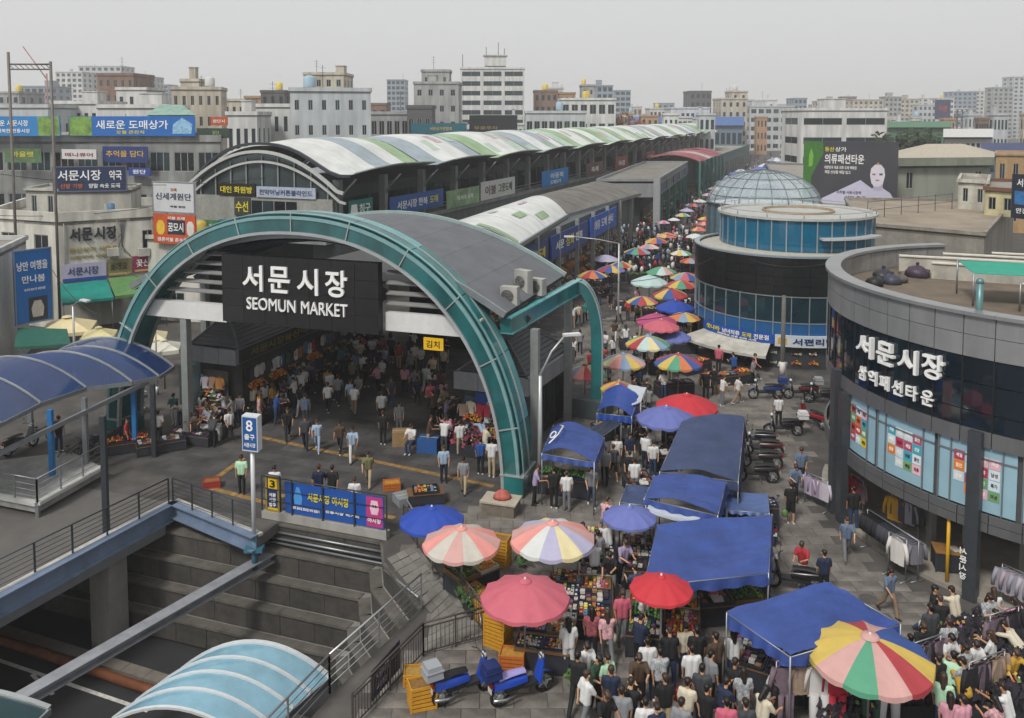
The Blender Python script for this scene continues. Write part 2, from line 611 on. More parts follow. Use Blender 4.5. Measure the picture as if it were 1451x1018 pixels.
# deck bridging the road on the left with its steel girder
dk = MB()
D = [Vector((-14.06, 34.68, 0)), Vector((-17.11, 27.73, 0)), Vector((-22.3, 16, 0)), Vector((-75, 16, 0)), Vector((-75, 55.4, 0))]
dk.poly([(p.x, p.y) for p in D[::-1]], -.4, -.003)
dk.poly([(-14.06, 34.68), (-9.69, 31.74), (-9.2, 33.02)], -.4, -.003)
deck = thing('footbridge', 'concrete footbridge with light blue steel girders crossing the sunken road', 'footbridge', (-14, 34.7, 0))
dk.build('deck', M('#5d5a57', .85, var=.15, scale=1, bump=.2), deck)
GIRD = M('#75859c', .5, .2, var=.12, scale=1.5, streak=.18)
def girder(a, b, h=.62, zt=.06):
    g = MB()
    d = (b - a).normalized(); n = Vector((d.y, -d.x, 0))
    if n.dot(Vector((.5, -.8, 0))) < 0: n = -n
    z = Vector((0, 0, 1))
    g.bar(a + n * .05 + z * (zt - h / 2), b + n * .05 + z * (zt - h / 2), .05, h)
    for zz in (zt + .02, zt - h - .02):
        g.bar(a + n * .12 + z * zz, b + n * .12 + z * zz, .34, .05)
    g.build('girder', GIRD, deck)
    s = MB()
    s.bar(a - n * .16 + z * .05, b - n * .16 + z * .05, .22, .1)
    s.build('kerb_plate', M('#b0ada8', .7, var=.2), deck)
girder(D[0], D[1]); girder(D[1], D[2])
girder(D[0], Vector((-9.69, 31.74, 0)), .5)
so_ = MB()
so_.bar(Vector((-14.6, 34.1, -.75)), Vector((-18, 26.6, -.75)), 1.2, .35)
so_.build('soffit_beam', M('#5f6265', .7, var=.1), deck)
cp_ = MB()
c0 = G(157, 912, PZ)
cp_.box((c0.x, c0.y, (PZ - .4) / 2), (.95, .95, -PZ - .4), rz=-.35)
cp_.build('pier', CONC, deck)
# loose steel beam across the road
bm_ = MB()
a, b = Vector((-9.45, 32.6, -1.2)), G(-15, 1018, -1.2)
up = Vector((0, 0, 1))
bm_.bar(a + up * .14, b + up * .14, .5, .04)
bm_.bar(a - up * .14, b - up * .14, .5, .04)
bm_.bar(a, b, .05, .24)
tag(bm_.build('steel_beam', M('#8f9196', .6, .35, var=.22, scale=2, streak=.1), loc=a), 'long rusting steel beam crossing over the sunken road', 'beam')

# ---------------------------------------------------------------- railings
def railing(name, label, pts, h=1.05, bars=5, post=1.6, vertical=False, m=STEEL, group=None, gap=.13):
    root = thing(name, label, 'railing', pts[0], group)
    for a, b in zip(pts, pts[1:]):
        a, b = Vector(a), Vector(b)
        L_ = (b - a).length
        n = max(1, round(L_ / post))
        up = Vector((0, 0, 1))
        for i in range(n + 1):
            p = a.lerp(b, i / n)
            q = MB(); q.bar(p, p + up * h, .06, .05, up=(1, 0, 0)); q.build('post', m, root)
        q = MB(); q.tube([a + up * (h + .02), b + up * (h + .02)], .03, 8); q.build('handrail', m, root)
        if vertical:
            q = MB()
            for z in (.12, h - .12):
                q.bar(a + up * z, b + up * z, .03, .03)
            q.build('rail', m, root)
            k = int(L_ / gap)
            me = None
            for i in range(1, k):
                p = a.lerp(b, i / k)
                if me is None:
                    q = MB(); q.tube([(0, 0, .12), (0, 0, h - .12)], .011, 5); me = q.mesh('bar'); me.materials.append(m)
                o = bpy.data.objects.new('bar', me); C.objects.link(o); o.parent = root
                o.location = p - Vector(pts[0])
        else:
            for i in range(bars):
                z = h * (i + 1) / (bars + 1)
                q = MB(); q.tube([a + up * z, b + up * z], .014, 6); q.build('rail', m, root)
    return root
U = Vector((0, 0, 1))
railing('railing', 'grey horizontal bar railing along the footbridge girder', [D[2] + Vector((-.2, 0, .1)), D[1] + Vector((-.2, 0, .1)), D[0] + Vector((-.05, -.3, .1))], m=DSTEEL, group='bridge and stair railings')
railing('railing', 'grey railing from the footbridge corner to the round sign pole', [D[0] + Vector((.1, -.25, .1)), Vector((-9.85, 31.9, .1))], m=DSTEEL, group='bridge and stair railings', post=1.2)
railing('railing', 'bright silver railing slanting down beside the stairwell', [Vector((-2.95, 27.0, .05)), Vector((-5.05, 22.8, .05)), Vector((-8.5, 14, .05))], h=1.1, bars=4, m=M('#b9bcbe', .3, .7, var=.08), group='bridge and stair railings', post=2.1)
FEN = M('#4a4540', .6, .3, var=.2)
railing('fence', 'brown upright bar fence between the paved ramp and the fruit stalls', [G(572, 752), G(690, 905)], h=1.0, vertical=True, m=FEN, group='bar fences by the ramp', post=1.5)
railing('fence', 'brown upright bar fence closing the foot of the paved ramp', [G(690, 905), G(600, 930)], h=1.0, vertical=True, m=FEN, group='bar fences by the ramp', post=1.2)
railing('fence', 'brown upright bar fence behind the yellow crates with a dark poster', [G(600, 930), G(500, 1035)], h=1.0, vertical=True, m=FEN, group='bar fences by the ramp', post=1.4)
q = MB(); q.tube([G(577, 740) + U * .9, G(600, 770) + U * .6, G(680, 885) + U * .35, G(683, 892)], .03, 8)
tag(q.build('handrail', M('#c8c8c6', .3, .6, var=.05), loc=G(577, 740)), 'thin pale handrail sloping down along the ramp fence', 'handrail')
# paved ramp strip in three columns of stones
rp = thing('paved_ramp', 'strip of light grey stones sloping between the stair wall and bar fence', 'ramp', G(590, 800))
RAMP = M('#77746f', .85, var=.15, scale=2, bump=.25, island=.14)
ra, rb_ = [G(548, 792), G(612, 872), G(602, 925)], [G(585, 775), G(676, 898), G(676, 898)]
NR = 13
for i in range(NR):
    for k in range(3):
        def at(u, v_):
            u2 = u * 1.6
            l_ = ra[0].lerp(ra[1], min(1, u2)) if u2 < 1 else ra[1].lerp(ra[2], (u2 - 1) / .6)
            r_ = rb_[0].lerp(rb_[1], u)
            return l_.lerp(r_, v_)
        g = MB()
        e, f = .015, .02
        c4 = [at((i + e * 3) / NR, (k + f) / 3), at((i + e * 3) / NR, (k + 1 - f) / 3), at((i + 1 - e * 3) / NR, (k + 1 - f) / 3), at((i + 1 - e * 3) / NR, (k + f) / 3)]
        c4 = c4[::-1] if (c4[1] - c4[0]).cross(c4[2] - c4[0]).z < 0 else c4
        zz = random.uniform(.02, .035)
        g.hexa([p + U * .004 for p in c4] + [p + U * zz for p in c4])
        g.build('paving_slab', RAMP, rp)
# parapet with the exit banner
pr = thing('parapet', 'low concrete parapet with pipe rails above the terraced wall', 'parapet', G(470, 745))
a, b = Vector((-10.0, 33.35, 0)), Vector((-4.75, 31.5, 0))
d = (b - a).normalized(); n = Vector((d.y, -d.x, 0))
g = MB(); g.hexa([p + U * 0 for p in (a, b, b - n * .3, a - n * .3)] + [p + U * .3 for p in (a, b, b - n * .3, a - n * .3)]); g.build('wall', M('#97948f', .8, var=.12, streak=.2), pr)
for z, o in ((-.12, .1), (-.36, .18), (-.58, .25)):
    g = MB(); g.tube([a + n * o + U * z, b + n * o + U * z + d * .1], .045, 8); g.build('pipe_rail', STEEL, pr)
g = MB(); g.tube([a + n * .3 + U * -.72, b + n * .3 + U * -.75, b + d * .5 + n * .5 + U * -.8, PITN[3] + Vector((0, -.05, -.3)), PITN[4] + Vector((-.1, 0, .35))], .04, 8); g.build('pipe_rail', STEEL, pr)
q0, q1 = a + d * .15 - n * .1, a + d * .8 - n * .1
YB = M('#d9b11e', .5, var=.05)
sign('exit_sign', 'narrow dark blue panel with a yellow 3 left of the blue banner', q0, q1, .3, 1.75, M('#1d3160', .5, var=.05), [('3', .32, .68, .36, .2, M('#151515', .5)), ('서문', .25, .42, .5, .1, LETTER), ('시장', .25, .28, .5, .1, LETTER), ('입구', .25, .14, .5, .1, LETTER)], frame=M('#8a7a30', .5), extra=[(.18, .62, .64, .32, YB), (.1, .02, .8, .08, YB)], th=.1)
PINK = M('#b23a78', .5, var=.1)
bl = M('#1f4f9c', .45, var=.12, scale=1.2)
sign('exit_banner', 'long blue banner with yellow lettering and pink end on the parapet', a + d * 1.05 - n * .1, b - n * .1 - d * .15, .36, 1.6, bl,
     [('서문시장 야시장', .24, .5, .42, .27, YEL), ('매주 금요일 토요일 저녁 일곱시', .08, .16, .28, .09, LETTER), ('전통시장 먹거리', .42, .22, .34, .1, LETTER), ('야시장', .845, .16, .13, .14, LETTER)],
     extra=[(.83, .03, .16, .94, PINK), ([(.1, .3), (.17, .3), (.18, .55), (.15, .88), (.12, .88), (.09, .55)], M('#4b8fd0', .5, var=.1)), ([(.88, .42), (.94, .42), (.955, .62), (.94, .86), (.88, .86), (.865, .62)], M('#e4b9cb', .5, var=.1), .004), ([(.89, .64), (.905, .64), (.905, .72), (.89, .72)], M('#40203a', .5), .008), ([(.915, .64), (.93, .64), (.93, .72), (.915, .72)], M('#40203a', .5), .008)], th=.05)
railing('railing', 'grey pipe railing holding the blue banner on the parapet', [a - n * .05 + U * .3, b - n * .05 + U * .3], h=1.4, bars=2, m=DSTEEL, group='bridge and stair railings', post=1.3)

# ---------------------------------------------------------------- the teal arch
TEAL = M('#2a7475', .18, .1, var=.25, scale=.7, streak=.3, spec=.8)
TEALD = M('#1f6062', .1, .1, var=.35, scale=.6, streak=.4, spec=.9)
TEALL = M('#5b9da0', .25, .1, var=.12, scale=.8, streak=.12, spec=.6)
SILV = M('#aeb3b3', .35, .45, var=.08, streak=.1)
SC = -10.3
def arc_pt(u, ra_, rb2, e=2.2):           # u 0..1 from the right foot over the top to the left foot
    th = pi * u
    cx, sz = cos(th), sin(th)
    x = math.copysign(abs(cx) ** (2 / e), cx) * ra_
    z = abs(sz) ** (2 / e) * rb2
    return SC + x, z
def arc_norm(N, ra_, rb2):                # evenly spaced parameter values along the curve
    pts = [arc_pt(i / 600, ra_, rb2) for i in range(601)]
    L_ = [0]
    for p, q in zip(pts, pts[1:]):
        L_.append(L_[-1] + math.hypot(q[0] - p[0], q[1] - p[1]))
    out, j = [], 0
    for i in range(N + 1):
        t = L_[-1] * i / N
        while j < 600 and L_[j + 1] < t: j += 1
        if j >= 600: out.append(1.0)
        else: out.append((j + (t - L_[j]) / max(1e-9, L_[j + 1] - L_[j])) / 600)
    return out
arch = thing('gateway_arch', 'big teal steel and glass arch over the market entrance', 'arch', P(SC, 0))
us = arc_norm(60, 10.7, 11.3)
def sweep(name, prof, m, i0=0, i1=60, parent=arch, gap=0.0):
    """prof: closed section [(inward offset, t)] swept along the arch"""
    b = MB()
    uu = us[i0:i1 + 1]
    if gap:
        uu = list(uu)
        uu[0] += (uu[1] - uu[0]) * gap; uu[-1] -= (uu[-1] - uu[-2]) * gap
    k = len(prof)
    vs2 = []
    for u in uu:
        for (o, t) in prof:
            s_, z = arc_pt(u, 11.0 - o, 11.6 - o)
            vs2.append(P(s_, t, z))
    fs2 = []
    for i in range(len(uu) - 1):
        for q in range(k):
            fs2.append((i * k + q, i * k + (q + 1) % k, (i + 1) * k + (q + 1) % k, (i + 1) * k + q))
    fs2.append(tuple(range(k))[::-1]); fs2.append(tuple((len(uu) - 1) * k + q for q in range(k)))
    b.add(vs2, fs2)
    bmx = bmesh.new(); me = b.mesh(name); bmx.from_mesh(me); bmesh.ops.recalc_face_normals(bmx, faces=bmx.faces); bmx.to_mesh(me); bmx.free()
    off = arch.location
    me.transform(Matrix.Translation(-off))
    return link(name, me, m, parent)
def rect(o0, o1, t0, t1): return [(o0, t0), (o1, t0), (o1, t1), (o0, t1)]
sweep('inner_tube', rect(.12, .86, .06, 1.55), TEALD)                 # core
NSEG = 12
for k in range(NSEG):
    i0, i1 = k * 5, (k + 1) * 5
    sweep('face_panel', rect(.25, .80, 0.0, .055), TEALD, i0, i1, gap=.03)     # front glass
    sweep('top_panel', rect(.0, .115, .30, .92), TEAL, i0, i1, gap=.03)      # outer skin
    sweep('top_panel', rect(.0, .115, .94, 1.6), TEALL if k % 3 else TEAL, i0, i1, gap=.03)
sweep('edge_strip', rect(.80, .93, -.10, .10), SILV)
sweep('edge_strip', rect(.10, .24, -.05, .055), M('#7fa6a8', .3, .3, var=.1))
sweep('edge_strip', rect(-.035, .0, .12, .26), M('#7fa6a8', .3, .3, var=.1))
sweep('edge_strip', rect(-.05, .0, .90, .96), SILV)
sweep('edge_strip', rect(.84, .93, 1.42, 1.6), SILV)
for k in range(1, NSEG):
    u = us[k * 5]
    b = MB()
    s0, z0 = arc_pt(u, 11.05, 11.65); s1, z1 = arc_pt(u, 10.15, 10.75)
    b.bar(P(s0, -.04, z0), P(s1, -.04, z1), .05, .05, up=CX)
    b.build('joint_bar', SILV, arch)
for s_, sgn in ((.25, 1), (-20.85, -1)):
    b = MB()
    p = P(s_, .78)
    b.box((p.x, p.y, .45), (.98, 1.74, .9), rz=math.atan2(CX.y, CX.x))
    b.build('foot', TEAL, arch)
    b = MB()
    b.box((p.x, p.y, .92), (1.06, 1.82, .06), rz=math.atan2(CX.y, CX.x))
    b.build('foot_rim', SILV, arch)
# side beam and quarter bend over the street
RR = G(840, 588)                          # foot of the side bend
b0 = P(-.5, 1.3, 6.95)
b1 = P(.2, 10.7, 6.95)
sd_ = (b1 - b0).normalized(); sn = Vector((sd_.y, -sd_.x, 0))
b = MB(); b.bar(b0, b1 + sd_ * .2, .5, .62); b.build('side_beam', TEAL, arch)
b = MB(); b.bar(b0 + U * .345 + sn * .16, b1 + sd_ * .2 + U * .345 + sn * .16, .25, .06); b.bar(b0 - U * .335 + sn * .05, b1 + sd_ * .2 - U * .335 + sn * .05, .58, .05); b.build('edge_strip', TEALL, arch)
def bend(name, o0, o1, w0, w1, m, z0=.9):
    b = MB()
    top = b1 + sn * .1
    foot = Vector((RR.x, RR.y, 0))
    hd = Vector((foot.x - top.x, foot.y - top.y, 0))
    Rr = hd.length; hd.normalize(); wd = Vector((-hd.y, hd.x, 0))
    v = []
    N = 14
    for i in range(N + 1):
        if i == N:
            c, s_ = 1.0, None
        th = pi / 2 * (1 - min(i, N - 1) / (N - 1))
        for (o, w_) in ((o0, w0), (o1, w0), (o1, w1), (o0, w1)):
            rx, rz_ = Rr + .5 - o, 3.3 - o
            x = cos(th) * rx
            z = 4.0 + sin(th) * rz_ if i < N else z0
            if i == 0: x = -.1
            p = top + hd * x + wd * w_
            v.append((p.x, p.y, z))
    f = []
    for i in range(N):
        for q in range(4):
            f.append((i * 4 + q, i * 4 + (q + 1) % 4, i * 4 + 4 + (q + 1) % 4, i * 4 + 4 + q))
    f += [(0, 1, 2, 3), tuple(N * 4 + q for q in range(4))]
    b.add(v, f)
    me = b.mesh(name)
    bmx = bmesh.new(); bmx.from_mesh(me); bmesh.ops.recalc_face_normals(bmx, faces=bmx.faces); bmx.to_mesh(me); bmx.free()
    me.transform(Matrix.Translation(-arch.location))
    link(name, me, m, arch)
bend('bend_core', .06, .6, -.42, .42, TEAL)
bend('bend_skin', 0, .055, -.42, -.16, TEALL); bend('bend_skin', 0, .055, -.14, .14, TEAL); bend('bend_skin', 0, .055, .16, .42, TEALL)
bend('edge_strip', -.03, .03, -.47, -.425, SILV); bend('edge_strip', -.03, .03, .425, .47, SILV)
b = MB(); b.box((RR.x, RR.y, .5), (1.7, 1.6, 1.0), rz=-.5); b.build('bend_plinth', M('#4a5557', .6, var=.15), arch)
# white tie beam, louvres and the black name board
WB = M('#c9c9c7', .5, var=.06, streak=.08)
b = MB(); b.bar(P(-19.2, .55, 6.65), P(-14.2, .55, 6.65), .35, .82); b.build('tie_beam', WB, arch)
b = MB(); b.bar(P(-5.8, .55, 6.95), P(-1.3, .55, 6.95), .35, .82); b.build('tie_beam', WB, arch)
for k in range(6):
    z = 7.55 + k * .46
    hw = 10.15 * (max(0, 1 - (z / 10.45) ** 2.2)) ** (1 / 2.2) - .15
    for (s0, s1, dz) in ((SC - hw, -14.2, 0), (-5.8, SC + hw, .12)):
        if s1 - s0 > .6:
            b = MB(); b.hexa([P(s0, .42, z + dz), P(s1, .42, z + dz), P(s1, .72, z + .10 + dz), P(s0, .72, z + .10 + dz), P(s0, .40, z + .05 + dz), P(s1, .40, z + .05 + dz), P(s1, .70, z + .15 + dz), P(s0, .70, z + .15 + dz)])
            b.build('louvre_slat', M('#8f908f', .5, .2, var=.1), arch)
nb = thing('name_board', 'black panelled board lettered in white hung inside the teal arch', 'sign', P(-10, -.2, 6.4))
b = MB(); b.hexa([P(-14.05, -.05, 6.42), P(-5.9, -.05, 6.42), P(-5.9, .3, 6.42), P(-14.05, .3, 6.42), P(-14.05, -.05, 9.6), P(-5.9, -.05, 9.6), P(-5.9, .3, 9.6), P(-14.05, .3, 9.6)]); b.build('backing', BLACK, nb)
PB = M('#1a1a1b', .35, var=.18, scale=1.5, island=.12)
for i in range(7):
    for k in range(4):
        s0, s1 = -14.05 + i * 8.15 / 7 + .008, -14.05 + (i + 1) * 8.15 / 7 - .008
        z0, z1 = 6.42 + k * .795 + .008, 6.42 + (k + 1) * .795 - .008
        b = MB(); b.hexa([P(s0, -.085, z0), P(s1, -.085, z0), P(s1, -.051, z0), P(s0, -.051, z0), P(s0, -.085, z1), P(s1, -.085, z1), P(s1, -.051, z1), P(s0, -.051, z1)])
        b.build('panel', PB, nb)
for tx, s0, z0, w_, h_ in (('서', -12.85, 7.98, 1.08, 1.2), ('문', -11.45, 7.98, 1.12, 1.2), ('시', -9.95, 7.98, 1.08, 1.2), ('장', -8.5, 7.98, 1.1, 1.2), ('SEOMUN', -12.65, 7.12, 2.6, .56), ('MARKET', -9.75, 7.12, 2.35, .56)):
    b = MB(); put_text(b, tx, P(s0, -.09, z0), CX, w_, h_, .1, fat=.016 if ord(tx[0]) > 200 else .0, nrm=-AX)
    b.build('lettering', LETTER, nb)
# ---------------------------------------------------------------- roof behind the arch
def roofz(s_): return 10.45 - 3.3 * ((s_ + 10.3) / 10.4) ** 2
RS = M('#64676b', .55, .25, var=.1, scale=1, streak=.1)
rf = thing('hall_roof', 'dark grey ribbed barrel roof behind the teal arch', 'roof', P(SC, 5, 0))
NB = 40
for k in range(10):                       # ribbed metal sheets, one part each
    b = MB()
    s0, s1 = -20.2 + 19.75 * k / 10, -20.2 + 19.75 * (k + 1) / 10 - .01
    nt_ = 84
    for i in range(nt_):
        t0, t1 = 1.0 + 9.6 * i / nt_, 1.0 + 9.6 * (i + 1) / nt_
        tm = t0 + (t1 - t0) * .5
        for q in range(2):
            a0, a1 = s0 + (s1 - s0) * q / 2, s0 + (s1 - s0) * (q + 1) / 2
            z0, z1 = roofz(a0), roofz(a1)
            b.add([P(a0, t0, z0), P(a1, t0, z1), P(a1, tm, z1 + .035), P(a0, tm, z0 + .035), P(a1, t1 - .02, z1 + .035), P(a0, t1 - .02, z0 + .035), P(a1, t1, z1), P(a0, t1, z0)], [(0, 1, 2, 3), (3, 2, 4, 5), (5, 4, 6, 7)])
    b.build('roof_sheet', RS, rf)
b = MB()
b.grid(lambda u, v: P(-20.2 + 19.7 * u, 1.0 + 9.6 * v, roofz(-20.2 + 19.7 * u) - .18), 24, 1, flip=True)
b.build('ceiling', M('#3c3e40', .8, var=.1), rf)
for t, m in ((10.72, M('#9db0ad', .4, .3, var=.1)), (.93, STEEL)):
    b = MB()
    for i in range(24):
        s0, s1 = -20.3 + 19.9 * i / 24, -20.3 + 19.9 * (i + 1) / 24
        b.bar(P(s0, t, roofz(s0) + .05), P(s1, t, roofz(s1) + .05), .16, .28)
    b.build('verge', m, rf)
for t in (3.2, 5.6, 8.0):
    b = MB()
    for i in range(16):
        s0, s1 = -20.2 + 20.2 * i / 16, -20.2 + 20.2 * (i + 1) / 16
        b.bar(P(s0, t, roofz(s0) - .4), P(s1, t, roofz(s1) - .4), .14, .3)
    b.build('rafter', DSTEEL, rf)
GP = M('#8f9290', .5, .3, var=.1, streak=.15)
for s_, t, zt in ((-16.75, .6, 6.5), (.35, 2.9, 6.5), (-19.9, 6, 7.2), (.1, 9.5, 6.9)):
    p = P(s_, t)
    b = MB(); b.box((p.x, p.y, zt / 2), (.36, .36, zt), rz=-.33); b.build('column', GP, rf)
# conditioners on the eave
def ac_unit(label, p, rz, w_=.8, h_=.85, d_=.42):
    r = thing('air_conditioner', label, 'air conditioner', p, 'air conditioners on the hall roof')
    M4 = Matrix.Translation(p) @ Matrix.Rotation(rz, 4, 'Z')
    b = MB(); b.box((0, 0, h_ / 2 + .06), (w_, d_, h_), M4=M4); b.build('casing', M('#a5a49e', .6, var=.1, streak=.25), r)
    b = MB()
    for x in (-w_ * .35, w_ * .35): b.box((x, 0, .03), (.08, d_, .06), M4=M4)
    b.build('foot', DSTEEL, r)
    b = MB()
    pts = [M4 @ Vector((-.06 + .3 * cos(2 * pi * i / 20), -d_ / 2 - .012, h_ * .5 + .06 + .3 * sin(2 * pi * i / 20))) for i in range(20)]
    b.add(pts, [tuple(range(20))]); b.build('fan', M('#2a2b2c', .6, var=.1), r)
    for k in range(5):
        b = MB(); rr = .3 - k * .06
        b.tube([M4 @ Vector((-.08 + rr * cos(2 * pi * i / 16), -d_ / 2 - .03, h_ * .5 + .06 + rr * sin(2 * pi * i / 16))) for i in range(17)], .008, 4); b.build('grille', M('#a9a9a4', .5, var=.05), r)
ac_unit('white conditioner with round grille lowest on the eave of the hall roof', P(-.85, 2.9, 7.45), -.32)
ac_unit('tall white conditioner standing behind two others on the hall roof', P(-.95, 5.2, 7.5), -.7, .8, 1.15)
ac_unit('small white conditioner nearest the bend of the teal beam', P(-.45, 5.9, 7.35), -.6, .72, .8)
# ---------------------------------------------------------------- round shopping building on the right
CLAD = M('#8b8c8d', .38, .35, var=.07, scale=1.2, streak=.1, island=.05)
CLADD = M('#6b6c6d', .4, .35, var=.08, scale=1.2, streak=.12, island=.06)
GLD = M('#101c26', .05, .0, var=.25, scale=.7, spec=.8)
GLB = M('#8fb0bd', .12, .0, var=.08, scale=.6, spec=.6)
rb = thing('round_building', 'curved grey panelled shopping building with dark glass band and white lettering', 'building', RB_C)
def rp_(th, r, z): return Vector((RB_C.x + r * cos(R(th)), RB_C.y + r * sin(R(th)), z))
def arcbox(b, t0, t1, r0, r1, z0, z1, n=1):
    for i in range(n):
        a, c = t0 + (t1 - t0) * i / n, t0 + (t1 - t0) * (i + 1) / n
        b.hexa([rp_(a, r1, z0), rp_(c, r1, z0), rp_(c, r0, z0), rp_(a, r0, z0), rp_(a, r1, z1), rp_(c, r1, z1), rp_(c, r0, z1), rp_(a, r0, z1)])
T0, T1, DT = 96, 258, 6.0
b = MB(); arcbox(b, T0, T1, 7.7, 9.30, 2.45, 8.2, 40); b.build('core_wall', M('#4d4e50', .6, var=.08), rb)
b = MB(); arcbox(b, T0, T1, 9.15, 9.42, 8.2, 9.5, 54); b.build('parapet', M('#7f8082', .5, .2, var=.1, streak=.2), rb)
n = int((T1 - T0) / DT)
for i in range(n):
    a, c = T0 + i * DT + .1, T0 + (i + 1) * DT - .1
    for (z0, z1, m) in ((8.12, 8.84, CLAD), (8.86, 9.5, CLAD), (5.22, 5.73, CLADD), (2.72, 3.0, CLADD), (2.4, 2.7, CLADD)):
        b = MB(); arcbox(b, a, c, 9.42, 9.5 + random.uniform(-.006, .006), z0, z1, 3); b.build('cladding_panel', m, rb)
    b = MB(); arcbox(b, T0 + i * DT, T0 + (i + 1) * DT - .05, 9.0, 9.62, 9.5, 9.62, 3); b.build('parapet_cap', M('#8d8e8f', .35, .4, var=.08, streak=.1), rb)
    # dark glass band with lettering
    for (z0, z1) in ((5.77, 6.3), (6.33, 7.25), (7.28, 8.08)):
        b = MB(); arcbox(b, a, c, 9.42, 9.455, z0, z1, 3); b.build('pane', GLD, rb)
    b = MB(); arcbox(b, a - .22, a + .05, 9.42, 9.49, 5.75, 8.1); b.build('mullion', M('#2a2c2e', .4, .4), rb)
    # inner parapet lining
    b = MB(); arcbox(b, a, c, 9.10, 9.145, 8.62, 9.42, 2); b.build('lining_panel', M('#8a8884', .6, .1, var=.12, streak=.2), rb)
# lower show windows between posts
WDEG = 16.2
posters = ['#c8cfd2', '#c2452f', '#d97a1e', '#b03a52', '#d8c21e', '#e0aeb8', '#3f9db0', '#cfd8dc', '#6f9a6a', '#d3622a', '#c9d9e0', '#a84a64']
t = 178.6
wi = 0
while t < 250:
    a, c = t + .5, min(t + WDEG - .5, 252)
    for (u0, u1) in ((0, .17), (.17, .83), (.83, 1)):
        b = MB(); arcbox(b, a + (c - a) * u0 + .12, a + (c - a) * u1 - .12, 9.34, 9.38, 3.04, 5.18, 4); p_ = b.build('show_window', GLB, rb)
        fr = MB(); arcbox(fr, a + (c - a) * u0 - .1, a + (c - a) * u0 + .1, 9.34, 9.44, 3.02, 5.2); fr.build('frame', STEEL, rb)
    fr = MB(); arcbox(fr, a, c, 9.38, 9.42, 4.78, 4.83, 5); fr.build('transom', STEEL, rb)
    rnd = random.Random(wi)
    for i in range(4):
        for k in range(4):
            if (i, k) in ((0, 0),): continue
            u0 = .21 + i * .15
            z0 = 3.45 + k * .36
            pm = M(posters[rnd.randrange(12)], .5, var=.1)
            b = MB(); arcbox(b, a + (c - a) * u0, a + (c - a) * (u0 + .138), 9.382, 9.39, z0, z0 + .33, 2); b.build('poster', pm, rb)
            tx = ['세일', '신상', '특가', '의류', '할인', '여성', '남성', '아동'][rnd.randrange(8)]
            b = MB()
            th0, dth = a + (c - a) * (u0 + .03), (c - a) * .08
            put_text(b, tx, None, CX, 1, .14, .01, bend=lambda x, y, z, th0=th0, dth=dth, z0=z0: rp_(th0 + dth * x, 9.392 + z, z0 + .1 + y))
            b.build('lettering', M('#f0efe8', .5, var=0) if rnd.random() < .6 else M('#3a2020', .5, var=0), rb)
    t += WDEG; wi += 1
# posts
for th, z1, z0 in ((178.4, 5.9, 0), (183.2, 5.2, 0), (219.4, 5.72, 0), (236, 3, 0)):
    b = MB()
    p = rp_(th, 9.58, 0)
    b.box((p.x, p.y, (z0 + z1) / 2), (.3, .42, z1 - z0), rz=R(th)); b.build('post', M('#50555b', .35, .5, var=.12, streak=.15), rb)
b = MB(); p = rp_(219.4, 9.83, 0)
put_text(b, '서', rp_(219.0, 9.81, 1.55), Vector((sin(R(219.4)), -cos(R(219.4)), 0)) * 1, .22, .22, .02); put_text(b, '문', rp_(219.0, 9.81, 1.27), Vector((sin(R(219.4)), -cos(R(219.4)), 0)), .22, .22, .02); put_text(b, '시', rp_(219.0, 9.81, .99), Vector((sin(R(219.4)), -cos(R(219.4)), 0)), .22, .22, .02); put_text(b, '장', rp_(219.0, 9.81, .71), Vector((sin(R(219.4)), -cos(R(219.4)), 0)), .22, .22, .02)
b.build('lettering', LETTER, rb)
# recessed ground floor: floor step, shop glazing and dark interior
b = MB(); arcbox(b, 150, 258, 4, 9.55, .0, .14, 36); b.build('floor_step', M('#8c867c', .8, var=.15), rb)
b = MB(); arcbox(b, 150, 258, 4.0, 4.2, .14, 2.44, 30); b.build('back_wall', M('#55504a', .8, var=.2), rb)
b = MB(); arcbox(b, 96, 176, 8.4, 9.3, 0, 2.45, 24); b.build('rear_wall', M('#5a5b5d', .6, var=.1), rb)
for i, th in enumerate((190, 201, 212, 226, 240)):
    b = MB(); p = rp_(th, 7.6, 0); b.box((p.x, p.y, 1.3), (.25, .25, 2.3), rz=R(th)); b.build('pillar', M('#7b7a76', .6, var=.1), rb)
b = MB(); p = rp_(214, 9.35, 0); b.tube([p, p + U * 2.4], .06, 8); b.build('pillar', M('#c79a1a', .5, var=.1), rb)
# three dimensional lettering bent to the facade
for (tx, th0, th1, z0, z1, dz) in (('서', 188.2, 194.0, 7.02, 7.83, .16), ('문', 195.6, 200.6, 7.02, 7.83, .16), ('시', 201.8, 206.6, 7.02, 7.86, .16), ('장', 207.8, 212.6, 7.06, 7.92, .16)):
    b = MB(); put_text(b, tx, None, CX, 1, z1 - z0, dz, fat=.014, bend=lambda x, y, z, th0=th0, th1=th1, z0=z0: rp_(th0 + (th1 - th0) * x, 9.47 + z, z0 + y))
    b.build('lettering', LETTER, rb)
for i, tx in enumerate('삼익패션타운'):
    th0 = 188.9 + i * 3.75
    b = MB(); put_text(b, tx, None, CX, 1, .52, .1, fat=.008, bend=lambda x, y, z, th0=th0: rp_(th0 + 2.75 * x, 9.47 + z, 6.08 + y))
    b.build('lettering', LETTER, rb)
